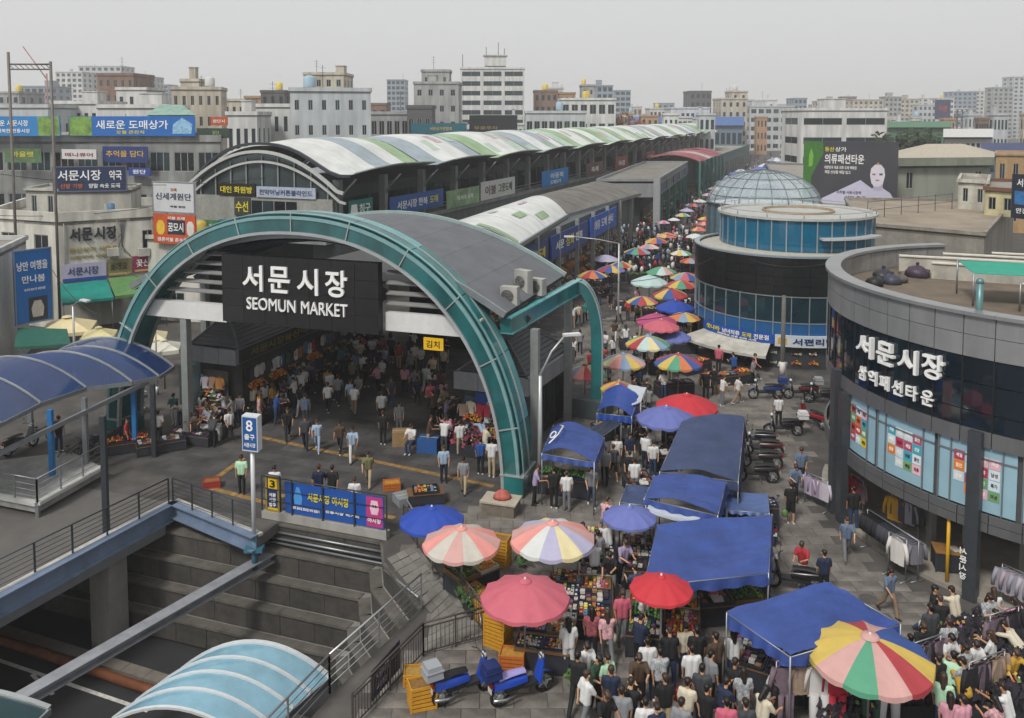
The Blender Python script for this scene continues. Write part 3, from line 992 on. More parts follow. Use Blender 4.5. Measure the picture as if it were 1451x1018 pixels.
# roof deck and what stands on it
b = MB(); b.lathe([(0.01, 8.6), (9.12, 8.6)], 48, RB_C); b.build('roof_deck', M('#6a5f52', .9, var=.25, scale=.8, bump=.2), rb)
PW = M('#b5b1a6', .8, var=.15, streak=.3)
for i, (x0, y0, x1, y1) in enumerate(((18.6, 41.0, 27.5, 37.6), (21.0, 41.6, 29.5, 38.2), (19.2, 39.0, 28.0, 35.0), (23.5, 41.8, 31, 38.9))):
    b = MB(); b.bar(Vector((x0, y0, 8.95)), Vector((x1, y1, 8.95)), .16, .7); b.build('roof_upstand', PW, rb)
    b = MB(); b.bar(Vector((x0, y0, 9.33)), Vector((x1, y1, 9.33)), .3, .06); b.build('roof_coping', M('#c6c2b6', .8, var=.12), rb)
def patch(name, label, cat, q, m, bulge=.0, sag=.0, nu=12, nv=12, th=.02, group=None, wr=.03, parent=None, mf=None, seed=0):
    """a sheet over four corners (ccw from above), wrinkled, with thickness"""
    q = [Vector(p) for p in q]
    def f(u, v):
        p = q[0].lerp(q[1], u).lerp(q[3].lerp(q[2], u), v)
        z = bulge * 4 * u * (1 - u) - sag * 16 * u * (1 - u) * v * (1 - v)
        z += wr * (noise.noise(Vector((u * 2.5 + seed * 7.3, v * 2, seed))) * .6 + .55 * noise.noise(Vector((u * 1.3 + v, v * 12 - u * 2 + seed, seed * 2.1))) + .3 * noise.noise(Vector((u * 14 + v * 3, v * 1.5, seed))) * abs(2 * u - 1))
        return p + U * z
    b = MB()
    b.grid(f, nu, nv, mf=mf)
    b.grid(lambda u, v: f(u, v) - U * th, nu, nv, flip=True, mf=mf)
    ring = [(i / nu, 0) for i in range(nu)] + [(1, j / nv) for j in range(nv)] + [(1 - i / nu, 1) for i in range(nu)] + [(0, 1 - j / nv) for j in range(nv)]
    v = [f(*r) for r in ring]
    k = len(v)
    b.add(v + [p - U * th for p in v], [(i, k + i, k + (i + 1) % k, (i + 1) % k) for i in range(k)])
    if parent is None:
        o = b.build(name, m, loc=tuple(q[0]))
        return tag(o, label, cat, group) if label else o
    return b.build(name, m, parent)
z = 9.75
r1 = thing('roof_awning', 'green tarpaulin awning on thin poles on the round roof', 'awning', (20.0, 34.4, 8.6))
qa = [Vector((18.0, 33.2, 9.9)), Vector((27, 29.6, 9.9)), Vector((27, 33.2, 10.0)), Vector((18.6, 35.6, 10.0))]
patch('sheet', None, None, qa, M('#1a8f78', .6, var=.1), sag=.12, parent=r1, wr=.05)
for p in (qa[0], qa[3], qa[0].lerp(qa[1], .35), qa[0].lerp(qa[1], .7)):
    b = MB(); b.tube([Vector((p.x, p.y, 8.6)), p], .04, 6); b.build('pole', STEEL, r1)
r1 = thing('roof_awning', 'white tarpaulin awning beside the green one on the round roof', 'awning', (19.5, 31.6, 8.6))
qa = [Vector((19.7, 30.0, 9.55)), Vector((24.5, 27.2, 9.55)), Vector((25.5, 29.8, 9.7)), Vector((19.3, 32.3, 9.7))]
patch('sheet', None, None, qa, M('#cfcfca', .7, var=.1), sag=.1, parent=r1, wr=.05)
for p in (qa[0], qa[3], qa[0].lerp(qa[1], .5)):
    b = MB(); b.tube([Vector((p.x, p.y, 8.6)), p], .04, 6); b.build('pole', STEEL, r1)
b = MB(); p = rp_(217.5, 9.0, 8.6); b.tube([p, p + U * 1.9], .11, 10); b.ball(p + U * 1.95, .13)
tag(b.build('flue_pipe', M('#5c7f80', .4, .4, var=.15), loc=p), 'stubby grey green pipe standing at the rim of the round roof', 'pipe')
rnd = random.Random(3)
for i, (px, py, s_, col, lb, ct) in enumerate(((1252, 392, .5, '#2c2c34', 'black tied rubbish bag heaped by the roof parapet', 'bag'), (1264, 398, .42, '#3b3c4a', 'grey blue rubbish bag on top of the roof heap', 'bag'), (1240, 401, .4, '#1d1d20', 'small black rubbish bag lowest at the roof parapet', 'bag'), (1300, 388, .55, '#3d3140', 'purple bundle of sheeting on the round roof', 'bundle'), (1275, 396, .35, '#57504a', 'brown sack between the rubbish bags and purple bundle', 'sack'))):
    p = G(px, py, 8.75)
    b = MB(); b.ball((p.x, p.y, 8.75), s_, 10, 8, sc=(1, .9, .7))
    for k in range(len(b.v)):
        v = Vector(b.v[k]); q = v - Vector((p.x, p.y, 8.75)); b.v[k] = tuple(Vector((p.x, p.y, 8.75 )) + q * (1 + .3 * noise.noise(q * 4 + Vector((i * 9, 0, 0)))))
    b.add([(p.x - .06, p.y, 8.75 + s_ * .6), (p.x + .06, p.y, 8.75 + s_ * .6), (p.x + .1, p.y + .04, 8.75 + s_ * .95), (p.x - .1, p.y, 8.75 + s_ * .95)], [(0, 1, 2, 3)])
    tag(b.build('tied_bag', M(col, .5, var=.2, bump=.3, bscale=6), loc=p), lb, ct, 'heap on the round roof')

# ---------------------------------------------------------------- drum building with dome
DC = Vector((19.2, 59.5, 0))
db = thing('drum_building', 'round building of black band and blue glass drum', 'building', DC)
def dp(th, r, z): return Vector((DC.x + r * cos(R(th)), DC.y + r * sin(R(th)), z))
def darc(b, t0, t1, r0, r1, z0, z1, n=1, f=dp):
    for i in range(n):
        a, c = t0 + (t1 - t0) * i / n, t0 + (t1 - t0) * (i + 1) / n
        b.hexa([f(a, r1, z0), f(c, r1, z0), f(c, r0, z0), f(a, r0, z0), f(a, r1, z1), f(c, r1, z1), f(c, r0, z1), f(a, r0, z1)])
DR = 6.3
GLT = M('#185a77', .08, var=.12, scale=.5, spec=.7)
GLK = M('#173038', .08, var=.3, scale=.6, spec=.7)
BLU = M('#1d5486', .4, var=.1)
FRM = M('#9aa6ab', .35, .5, var=.08)
b = MB(); darc(b, 120, 330, 3.5, DR - .25, 0, 7.0, 40); b.build('core_wall', M('#33373a', .6, var=.1), db)
BB = M('#17191b', .3, var=.15, scale=1, island=.15)
for i in range(20):
    a, c = 125 + i * 10, 135 + i * 10
    for k in range(4):
        z0 = 4.72 + k * .6
        b = MB(); darc(b, a + .08, c - .08, DR - .1, DR, z0 + .008, z0 + .592, 2); b.build('black_panel', BB, db)
    b = MB(); darc(b, a, c, DR - .3, DR + .06, 7.12, 7.22, 2); b.build('coping', FRM, db)
    for u in (0,):
        b = MB(); darc(b, a + .25, a + 9.75, DR - .12, DR - .07, 3.0, 4.62, 2); b.build('pane', GLK, db)
        b = MB(); darc(b, a + .25, a + 9.75, DR - .12, DR - .05, 2.2, 2.95, 2); b.build('spandrel_panel', BLU, db)
        b = MB(); darc(b, a + u - .25, a + u + .25, DR - .12, DR, 2.15, 4.7); b.build('mullion', FRM, db)
    for z_ in (2.95, 4.62):
        b = MB(); darc(b, a, c, DR - .12, DR - .01, z_, z_ + .06, 2); b.build('transom', FRM, db)
b = MB(); b.lathe([(.01, 7.03), (DR - .28, 7.03)], 40, DC); b.build('terrace', M('#a9a59a', .85, var=.2), db)
# shops under the band
b = MB(); darc(b, 188, 282, DR - .9, DR - .8, 0, 2.1, 20); b.build('shop_glass', M('#10181d', .15, var=.3), db)
for th in (190, 205, 221, 238, 252, 262, 272):
    b = MB(); darc(b, th - .8, th + .8, DR - .9, DR - .55, 0, 2.1); b.build('shop_post', M('#3a5a78', .5, var=.1), db)
sg = thing('curved_fascia_sign', 'blue curved fascia sign with white and yellow lettering on the drum building', 'sign', dp(225, DR, 1.6))
b = MB(); darc(b, 196, 246, DR - .04, DR + .12, 1.62, 2.2, 14); b.build('board', M('#1b4a9a', .45, var=.08), sg)
for tx, t0, t1, z0, h_, m in (('옷나라', 200, 212, 1.82, .3, YEL), ('남녀의류', 214, 226, 1.82, .3, LETTER), ('도매', 227.5, 233, 1.82, .3, YEL), ('전문점', 234.5, 243, 1.82, .3, LETTER), ('대형매장 의류 도매 소매', 210, 236, 1.66, .11, LETTER)):
    b = MB(); put_text(b, tx, None, CX, 1, h_, .03, bend=lambda x, y, z, t0=t0, t1=t1, z0=z0: dp(t0 + (t1 - t0) * x, DR + .13 + z, z0 + y)); b.build('lettering', m, sg)
sg = thing('curved_fascia_sign', 'white curved fascia sign with dark blue lettering above the dark shop', 'sign', dp(265, DR, 1.6))
b = MB(); darc(b, 246.4, 284, DR - .04, DR + .14, 1.5, 2.22, 12); b.build('board', M('#b9c0c6', .5, var=.08), sg)
b = MB(); darc(b, 248, 253, DR + .14, DR + .15, 1.66, 2.06, 2); b.build('print_field', M('#c79a3a', .5, var=.2), sg)
b = MB(); put_text(b, '서편리빙', None, CX, 1, .42, .03, fat=.02, bend=lambda x, y, z: dp(256 + 23 * x, DR + .15 + z, 1.66 + y)); b.build('lettering', M('#1b2f66', .5), sg)
aw = thing('shop_awning', 'pale canvas awning under the blue curved sign', 'awning', dp(222, DR, 1.4))
b = MB()
b.grid(lambda u, v: dp(196 + 48 * u, DR + .05 + 1.7 * v, 1.62 - .42 * v + .02 * sin(u * 40)), 20, 4)
b.grid(lambda u, v: dp(196 + 48 * u, DR + .05 + 1.7 * v, 1.59 - .42 * v + .02 * sin(u * 40)), 20, 4, flip=True)
b.grid(lambda u, v: dp(196 + 48 * u, DR + 1.75, 1.2 - .16 * v), 20, 1)
b.build('canvas', M('#b3b0a6', .8, var=.12, streak=.2), aw)
for th in (198, 212, 227, 242):
    b = MB(); b.tube([dp(th, DR - .02, 1.3), dp(th, DR + 1.65, 1.16)], .025, 6); b.build('arm', STEEL, aw)
# upper glass drum
UC = Vector((20.3, 61.2, 0)); UR = 5.25
def up_(th, r, z): return Vector((UC.x + r * cos(R(th)), UC.y + r * sin(R(th)), z))
b = MB(); b.lathe([(UR - .3, 7.0), (UR - .3, 9.2)], 40, UC); b.build('drum_wall', M('#3a4a50', .6), db)
for i in range(20):
    a, c = 130 + i * 10.5, 140.5 + i * 10.5
    b = MB(); darc(b, a + .5, c - .5, UR - .06, UR, 7.05, 9.12, 2, f=up_); b.build('pane', GLT, db)
    b = MB(); darc(b, a - .45, a + .45, UR - .08, UR + .06, 7.02, 9.2, 1, f=up_); b.build('mullion', FRM, db)
b = MB(); b.lathe([(.01, 9.18), (UR - .2, 9.18), (UR - .15, 9.3), (UR + .2, 9.3), (UR + .2, 9.14), (UR - .1, 9.14)], 48, UC, smooth=False); b.build('drum_roof', M('#a8a8a4', .7, .1, var=.15), db)
b = MB(); b.lathe([(2.4, 9.19), (2.4, 9.34), (2.5, 9.34), (2.5, 9.19)], 32, UC + Vector((.3, .5, 0)), smooth=False); b.build('roof_kerb', M('#9a8a70', .8, var=.2), db)
for i in range(14):
    th = 360 * i / 14
    b = MB(); b.tube([up_(th, UR + .05, 9.28), up_(th, UR + .05, 9.62)], .03, 6); b.build('stub_post', STEEL, db)
b = MB(); b.tube([up_(360 * i / 48, UR + .05, 9.6) for i in range(49)], .018, 5); b.build('guard_rail', STEEL, db)
b = MB(); darc(b, 268, 318, UR + .02, UR + .75, 7.95, 8.07, 10, f=up_); b.build('ledge_canopy', M('#b5b8b8', .5, .2, var=.1), db)
# dome
GC = Vector((20.6, 70.2, 0)); GR = 4.5
dm = thing('glass_dome', 'glass dome with dark ribs standing behind the blue drum', 'dome', GC)
DGL = M('#c6d8e0', .18, var=.08, alpha=.34, spec=.4)
prof = [(GR * cos(R(a)), 8.9 + 2.75 * sin(R(a))) for a in (2, 16, 32, 50, 68, 86)]
NS = 22
def dpt(k, j, off=0): return Vector((GC.x + (prof[j][0] + off) * cos(2 * pi * k / NS), GC.y + (prof[j][0] + off) * sin(2 * pi * k / NS), prof[j][1] + off * .4))
for k in range(NS):
    for j in range(5):
        b = MB(); b.add([dpt(k, j), dpt(k + 1, j), dpt(k + 1, j + 1), dpt(k, j + 1)], [(0, 1, 2, 3)]); b.build('glass_pane', DGL, dm)
    b = MB(); b.tube([dpt(k, j, .03) for j in range(6)], .032, 5); b.build('rib', M('#6a7074', .4, .4), dm)
for j in range(6):
    b = MB(); b.tube([dpt(k, j, .03) for k in range(NS + 1)], .026 if j else .1, 5); b.build('ring', M('#5d6265', .4, .4), dm)
b = MB(); b.lathe([(GR - .1, 0), (GR - .1, 8.9)], 32, GC); b.build('drum', M('#58707a', .2, var=.2), dm)
for k in range(NS):
    b = MB(); q = Vector((GC.x + GR * cos(2 * pi * k / NS), GC.y + GR * sin(2 * pi * k / NS), 0)); b.bar(q, q + U * 8.9, .1, .1, up=(1, 0, 0)); b.build('mullion', M('#6a7074', .4, .4), dm)
b = MB(); b.lathe([(.01, 8.85), (GR - .12, 8.85)], 32, GC); b.build('dome_floor', M('#c9c9c6', .7, var=.2), dm)
for i in range(3):
    b = MB(); b.tube([Vector((GC.x + 1.4 * cos(a / 8 * pi) * (1 + i * .4), GC.y + i * .5 - .5, 8.9 + 1.7 * sin(a / 8 * pi))) for a in range(9)], .05, 5); b.build('inner_hoop', M('#b3a8b8', .5), dm)

# ---------------------------------------------------------------- buildings with recessed windows
WIN = {}
def window_mesh(w_, h_, fm, gm_, bars=1):
    k = (round(w_, 2), round(h_, 2), fm.name, gm_.name, bars)
    if k not in WIN:
        b = MB()
        f = min(.07, w_ * .08)
        for (x0, x1, z0, z1) in ((-w_ / 2, w_ / 2, 0, f), (-w_ / 2, w_ / 2, h_ - f, h_), (-w_ / 2, -w_ / 2 + f, f, h_ - f), (w_ / 2 - f, w_ / 2, f, h_ - f)) + tuple((-w_ / 2 + w_ * (i + 1) / (bars + 1) - f / 2, -w_ / 2 + w_ * (i + 1) / (bars + 1) + f / 2, f, h_ - f) for i in range(bars)):
            b.hexa([(x0, -.05, z0), (x1, -.05, z0), (x1, .0, z0), (x0, .0, z0), (x0, -.05, z1), (x1, -.05, z1), (x1, .0, z1), (x0, .0, z1)])
        b.add([(-w_ / 2, -.015, 0), (w_ / 2, -.015, 0), (w_ / 2, -.015, h_), (-w_ / 2, -.015, h_)], [(0, 1, 2, 3)], 1)
        me = b.mesh('window')
        me.materials.append(fm); me.materials.append(gm_)
        WIN[k] = me
    return WIN[k]
WFR = M('#9b9c9a', .5, .2)
WGL = [M('#1a2226', .16, var=.3, scale=.4, spec=.35), M('#26353a', .16, var=.3, scale=.4, spec=.35), M('#14181b', .18, var=.3, scale=.4, spec=.3)]
def facade(b, root, a, c, z0, z1, rows, cols, ww=.5, wh=.5, sill=.3, rec=.15, sep=True, skip=None, gl=None, bars=1, fm=None):
    """wall from a to c (left to right from outside) with real openings; windows are parts of root"""
    a, c = Vector((a[0], a[1], 0)), Vector((c[0], c[1], 0))
    d = c - a
    L_ = d.length; d.normalize()
    n = Vector((d.y, -d.x, 0))
    cw, chh = L_ / cols, (z1 - z0) / rows
    joined = MB()
    for r in range(rows):
        for k in range(cols):
            x0, zz = k * cw, z0 + r * chh
            if skip and skip(r, k):
                b.add([a + d * x0 + U * zz, a + d * (x0 + cw) + U * zz, a + d * (x0 + cw) + U * (zz + chh), a + d * x0 + U * (zz + chh)], [(0, 1, 2, 3)])
                continue
            wx0, wx1 = x0 + cw * (1 - ww) / 2, x0 + cw * (1 + ww) / 2
            wz0 = zz + chh * sill; wz1 = min(zz + chh * .97, wz0 + chh * wh)
            o = [a + d * x0 + U * zz, a + d * (x0 + cw) + U * zz, a + d * (x0 + cw) + U * (zz + chh), a + d * x0 + U * (zz + chh)]
            i_ = [a + d * wx0 + U * wz0, a + d * wx1 + U * wz0, a + d * wx1 + U * wz1, a + d * wx0 + U * wz1]
            j_ = [p - n * rec for p in i_]
            b.add(o + i_ + j_, [(0, 1, 5, 4), (1, 2, 6, 5), (2, 3, 7, 6), (3, 0, 4, 7), (4, 5, 9, 8), (5, 6, 10, 9), (6, 7, 11, 10), (7, 4, 8, 11)])
            g = gl or WGL[random.randrange(3)]
            if sep:
                me = window_mesh(wx1 - wx0, wz1 - wz0, fm or WFR, g, bars)
                ob = bpy.data.objects.new('window', me); C.objects.link(ob); ob.parent = root
                base = a + d * ((wx0 + wx1) / 2) - n * (rec - .055) + U * wz0
                ob.location = base - root.location
                ob.rotation_euler = (0, 0, math.atan2(d.y, d.x))
            else:
                joined.add(j_, [(0, 1, 2, 3)])
    if joined.v:
        joined.build('window_panes', gl or WGL[1], root, kind='stuff')
def block(name, label, p0, p1, depth, z1, floors, cols, wall, side=True, scols=None, z0=0.0, ww=.55, wh=.5, sep=True, group=None, roof=True, cat='building', gl=None, bars=1, skip=None, parapet=.6, extras=0, sill=.3, dirt=0):
    p0, p1 = Vector((p0[0], p0[1], 0)), Vector((p1[0], p1[1], 0))
    d = (p1 - p0).normalized(); n = Vector((d.y, -d.x, 0))
    root = thing(name, label, cat, (p0 + p1) / 2 + U * z0, group)
    q0, q1 = p0 - n * depth, p1 - n * depth
    b = MB()
    facade(b, root, p0, p1, z0, z1, floors, cols, ww, wh, sep=sep, gl=gl, bars=bars, skip=skip, sill=sill)
    sc_ = scols or max(1, int(cols * depth / (p1 - p0).length * .6))
    if side:
        facade(b, root, p1, q1, z0, z1, floors, sc_, ww * .7, wh, sep=sep, gl=gl, bars=bars, sill=sill)
        facade(b, root, q0, p0, z0, z1, floors, sc_, ww * .7, wh, sep=sep, gl=gl, bars=bars, sill=sill)
    else:
        for x, y in ((p1, q1), (q0, p0)):
            b.add([x + U * z0, y + U * z0, y + U * z1, x + U * z1], [(0, 1, 2, 3)])
    b.add([q1 + U * z0, q0 + U * z0, q0 + U * z1, q1 + U * z1], [(0, 1, 2, 3)])
    b.build('wall', wall, root)
    e = .12
    if roof:
        g = MB()
        a_, b_, c_, d_ = p0 + n * e - d * e, p1 + n * e + d * e, q1 - n * e + d * e, q0 - n * e - d * e
        g.hexa([x + U * (z1 + .002) for x in (a_, b_, c_, d_)] + [x + U * (z1 + .18) for x in (a_, b_, c_, d_)])
        g.build('roof', M('#7d7a75', .9, var=.2, scale=.4), root)
        g = MB()
        for x, y in ((a_, b_), (b_, c_), (c_, d_), (d_, a_)):
            g.bar(x + U * (z1 + .18 + parapet / 2), y + U * (z1 + .18 + parapet / 2), .2, parapet)
        g.build('parapet', wall, root)
    rnd = random.Random(int(abs(p0.x) * 10 + z1 * 7))
    L_ = (p1 - p0).length
    for k in range(extras):
        u, v_ = rnd.uniform(.15, .85), rnd.uniform(.2, .8)
        c = p0 + d * (L_ * u) - n * (depth * v_)
        kind = rnd.randrange(3)
        g = MB()
        az = math.atan2(d.y, d.x)
        if kind == 0:
            sx, sy, sz = L_ * rnd.uniform(.18, .35), depth * .3, rnd.uniform(2.2, 3.4)
            g.box((c.x, c.y, z1 + .19 + sz / 2), (sx, sy, sz), rz=az); g.box((c.x, c.y, z1 + .19 + sz + .08), (sx + .3, sy + .3, .16), rz=az); g.build('stair_tower', wall, root)
        elif kind == 1:
            rr = rnd.uniform(.7, 1.1)
            g.lathe([(rr, 0), (rr, 1.6), (rr * .6, 1.9), (.02, 2.0)], 12, (c.x, c.y, z1 + 1.0))
            for a in range(4): g.tube([(c.x + rr * .8 * cos(a * pi / 2), c.y + rr * .8 * sin(a * pi / 2), z1 + .18), (c.x + rr * .8 * cos(a * pi / 2), c.y + rr * .8 * sin(a * pi / 2), z1 + 1.1)], .07, 5)
            g.build('water_tank', M(['#c9b24a', '#8fa7b5', '#b7b7b2'][rnd.randrange(3)], .6, var=.1), root)
        else:
            h = rnd.uniform(2.5, 5.5)
            g.tube([(c.x, c.y, z1), (c.x, c.y, z1 + h)], .05, 5)
            for zz in (.6, .75, .9): g.bar(Vector((c.x - .6, c.y, z1 + h * zz)), Vector((c.x + .6, c.y, z1 + h * zz)), .04, .04)
            g.build('antenna', DSTEEL, root)
    return root
def polyblock(name, label, pts, facs, z1, wall, z0=0.0, cat='building', group=None, roofm=None, parapet=.5, cap=None):
    """a building over a plan polygon (ccw, front edges first); facs[i]: facade settings of edge i, or None for a blank wall"""
    pts = [Vector((p[0], p[1], 0)) for p in pts]
    root = thing(name, label, cat, pts[0] + U * z0, group)
    b = MB()
    for i, p in enumerate(pts):
        q = pts[(i + 1) % len(pts)]
        f = facs[i] if i < len(facs) else None
        if f:
            facade(b, root, p, q, z0, z1, **f)
        else:
            b.add([p + U * z0, q + U * z0, q + U * z1, p + U * z1], [(0, 1, 2, 3)])
    b.build('wall', wall, root)
    g = MB(); g.poly([(p.x, p.y) for p in pts], z1 - .25, z1 + .02); g.build('roof', roofm or M('#86827b', .9, var=.22, scale=.5, bump=.2), root)
    if parapet:
        g = MB()
        for i, p in enumerate(pts):
            q = pts[(i + 1) % len(pts)]
            d = (q - p).normalized() * .12
            g.bar(p - d + U * (z1 + parapet / 2 + .03), q + d + U * (z1 + parapet / 2 + .03), .24, parapet)
        g.build('parapet', cap or wall, root)
    return root
# ---------------------------------------------------------------- long arcade with wave roof
E0 = Vector((-13.95, 69.1, 0)); AM = Vector((.367, .930, 0)).normalized(); CM = Vector((AM.y, -AM.x, 0))
def PM(s, t, z=0.0):
    v = E0 + CM * s + AM * t
    return Vector((v.x, v.y, z))
ar = thing('market_arcade', 'long two storey market hall under a wavy white and green roof', 'market hall', PM(-7, 0))
ARW = 14.2
RWHT = M('#ccceca', .28, var=.08, scale=.5, streak=.12, island=.05)
RGRN = M('#8aa57c', .45, var=.16, scale=.5, streak=.12)
RBLU = M('#8f9da4', .4, var=.14, scale=.4, streak=.15)
RPAL = M('#a9bcab', .45, var=.12, scale=.5, streak=.12)
def az_(s, k):                            # roof section: vault falling to a flared eave on the street side
    x = (s + ARW / 2) / (ARW / 2)
    z = 10.5 + 3.15 * (1 - abs(x) ** 2.3)
    if x > .62: z += .65 * ((x - .62) / .38) ** 2
    return z
tt = -.3
pats = [[RWHT, RWHT, RBLU, RWHT, RGRN], [RBLU, RWHT, RWHT, RBLU], [RGRN, RWHT, RWHT, RPAL], [RBLU, RWHT, RBLU, RWHT], [RPAL, RGRN, RWHT, RWHT, RGRN], [RWHT, RGRN, RPAL, RWHT], [RGRN, RWHT, RPAL, RGRN]]
k = 0
rng_ = random.Random(5)
while tt < 205:
    ln_ = 14.5 if k < 4 else 16
    pat = pats[k % 7]
    n = len(pat)
    lift0, lift1 = (.0, .75)
    for i, m in enumerate(pat):
        a0, a1 = tt + ln_ * i / n, tt + ln_ * (i + 1) / n - .05
        ext = 1.6
        def f(u, v, a0=a0, a1=a1, i=i):
            s = -ARW + (ARW + ext) * u
            t = a0 + (a1 - a0) * v
            w_ = (t - tt) / ln_
            return PM(s, t + .6 * sin(u * 3), az_(min(s, .0), k) + max(0, s) * .22 + .32 * sin(pi * w_) + .2 * w_)
        b = MB()
        b.grid(f, 22, 2)
        b.grid(lambda u, v: f(u, v) - U * .1, 22, 2, flip=True)
        for v0 in (0, 1):
            q = [f(u / 22, v0) for u in range(23)]
            b.add(q + [p - U * .1 for p in q], [((j, j + 1, 24 + j, 23 + j) if v0 else (j + 1, j, 23 + j, 24 + j)) for j in range(22)])
        q = [f(1, v / 2) for v in range(3)]
        b.add(q + [p - U * .1 for p in q], [(j + 1, j, 3 + j, 4 + j) for j in range(2)])
        b.build('roof_panel', m, ar)
        if rng_.random() < .45:           # a sewn patch on the sheet
            u0, v0 = rng_.uniform(.55, .8), rng_.uniform(.1, .5)
            b = MB(); b.grid(lambda u, v: f(u0 + .12 * u, v0 + .4 * v) + U * .02, 4, 2); b.build('roof_patch', [M('#b59a9a', .5, var=.3, scale=2), RGRN, RPAL][rng_.randrange(3)], ar)
    # dark rib between two shells
    b = MB()
    q = [PM(-ARW + (ARW + 1.4) * u / 16, tt - .25, az_(min(0, -ARW + (ARW + 1.4) * u / 16), k) + .1) for u in range(17)]
    for p, r in zip(q, q[1:]): b.bar(p, r, .3, .22)
    b.build('roof_rib', DSTEEL, ar)
    tt += ln_ + .7
    k += 1
# structure beneath
ARC = M('#7d807e', .75, var=.14, scale=.6, streak=.25)
b = MB()
q = [PM(-ARW, 0), PM(-2.2, 0), PM(-2.2, 205), PM(-ARW, 205)]
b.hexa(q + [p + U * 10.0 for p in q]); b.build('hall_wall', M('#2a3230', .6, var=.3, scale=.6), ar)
b = MB()
q = [PM(-3, -.4), PM(-.2, -.4), PM(-.2, 205), PM(-3, 205)]
b.hexa([p + U * 6.1 for p in q] + [p + U * 6.45 for p in q]); b.build('gallery_floor', ARC, ar)
b = MB(); b.hexa([PM(-2.4, -.2, 3.2), PM(-.35, -.2, 3.2), PM(-.35, 205, 3.2), PM(-2.4, 205, 3.2), PM(-2.4, -.2, 6.08), PM(-.35, -.2, 6.08), PM(-.35, 205, 6.08), PM(-2.4, 205, 6.08)]); b.build('street_wall', M('#5a625f', .7, var=.2, streak=.2), ar)
for i in range(28):
    t = 1.0 + i * 7.4
    p = PM(-.75, t)
    b = MB(); b.box((p.x, p.y, 5.4), (.6, .6, 10.8), rz=-.37); b.build('column', ARC, ar)
    b = MB(); b.tube([PM(-.75, t, 8.6), PM(-.1, t, 9.8), PM(1.0, t, 10.9)], .09, 6); b.build('strut', STEEL, ar)
    for j in range(3):
        b = MB(); a0 = t + .35 + j * 2.25
        b.hexa([PM(-2.18, a0, 6.6), PM(-2.12, a0, 6.6), PM(-2.12, a0 + 2.1, 6.6), PM(-2.18, a0 + 2.1, 6.6), PM(-2.18, a0, 9.0), PM(-2.12, a0, 9.0), PM(-2.12, a0 + 2.1, 9.0), PM(-2.18, a0 + 2.1, 9.0)])
        b.build('shop_glass', WGL[(i + j) % 3], ar)
    for zz in (6.9, 7.25):
        b = MB(); b.tube([PM(-.3, t, zz), PM(-.3, t + 7.4, zz)], .03, 5); b.build('guard_rail', STEEL, ar)
GDK = M('#1f6a62', .5, var=.1)
def pm_sign(label, t0, t1, z0, z1, board, lines, s=-.2, extra=None):
    return sign('banner', label, PM(s, t0), PM(s, t1), z0, z1, board, lines, cat='banner', th=.06, group='banners along the long arcade', extra=extra)
pm_sign('teal square banner with white lettering near the front column of the long arcade', 1.8, 5.6, 6.6, 9.0, GDK, [('침구', .42, .5, .46, .34, LETTER), ('커튼', .42, .1, .46, .3, LETTER)], extra=[([(.08, .2), (.32, .2), (.36, .5), (.32, .85), (.1, .85), (.05, .5)], LETTER)])
pm_sign('long blue banner second along the arcade gallery rail', 8.6, 19.5, 7.0, 8.7, M('#27508f', .5, var=.1), [('서문시장 한복', .12, .25, .55, .45, LETTER), ('도매', .72, .25, .16, .45, YEL)])
pm_sign('green banner printed with a street picture on the arcade gallery', 20.2, 28.6, 6.3, 8.3, M('#7f9a74', .6, var=.45, scale=.9), [('먹거리 골목', .3, .4, .5, .25, LETTER)])
pm_sign('white banner with dark lettering on the arcade gallery', 29, 39.5, 6.5, 8.6, M('#c2c2be', .6, var=.1), [('이불', .12, .25, .3, .5, M('#53361f', .5)), ('그릇도매', .48, .25, .42, .5, M('#2d5b3a', .5))])
pm_sign('bright blue banner with white lettering by the arcade trees', 49.5, 61, 6.3, 8.6, M('#1173b8', .5, var=.08), [('아동복', .3, .45, .5, .35, LETTER), ('도매상가', .3, .12, .4, .25, LETTER)])
pm_sign('dark reddish picture banner beyond the bright blue banner', 70, 80, 6.4, 8.6, M('#5b4440', .6, var=.4, scale=.8), [('축제', .3, .3, .4, .4, LETTER)])
pm_sign('brick coloured picture banner farther along the arcade gallery', 88, 97, 6.4, 8.8, M('#7a4130', .6, var=.4, scale=.8), [('야시장', .25, .3, .5, .4, LETTER)])
pm_sign('reddish brown banner farthest along the arcade gallery', 112, 121, 6.4, 8.8, M('#6e3d33', .6, var=.4, scale=.8), [('한복', .25, .3, .5, .4, LETTER)])
# gable front
b = MB()
for i in range(26):
    for (o, hh, w_) in ((0, .24, .22), (-.85, .18, .16)):
        s0, s1 = -ARW - .6 + (ARW + 1.6) * i / 26, -ARW - .6 + (ARW + 1.6) * (i + 1) / 26
        def gz(s): 
            x = max(-1.08, min(1.08, (s + ARW / 2) / (ARW / 2))); return 10.35 + 2.75 * (1 - abs(x) ** 2)
        b.bar(PM(s0, -.9 - o * .4, gz(s0) + o), PM(s1, -.9 - o * .4, gz(s1) + o), w_, hh)
b.build('gable_arch', M('#b4b6b3', .5, .2, var=.1), ar)
b = MB()
v = [PM(-ARW + ARW * i / 20, -.25, 10.3 + 2.6 * (1 - abs(-1 + i / 10) ** 2)) for i in range(21)]
b.add(v + [PM(-ARW + ARW * i / 20, -.25, 6.2) for i in range(21)], [(21 + i, 22 + i, i + 1, i) for i in range(20)])
b.build('gable_glass', M('#3a4446', .2, var=.3, scale=.4), ar)
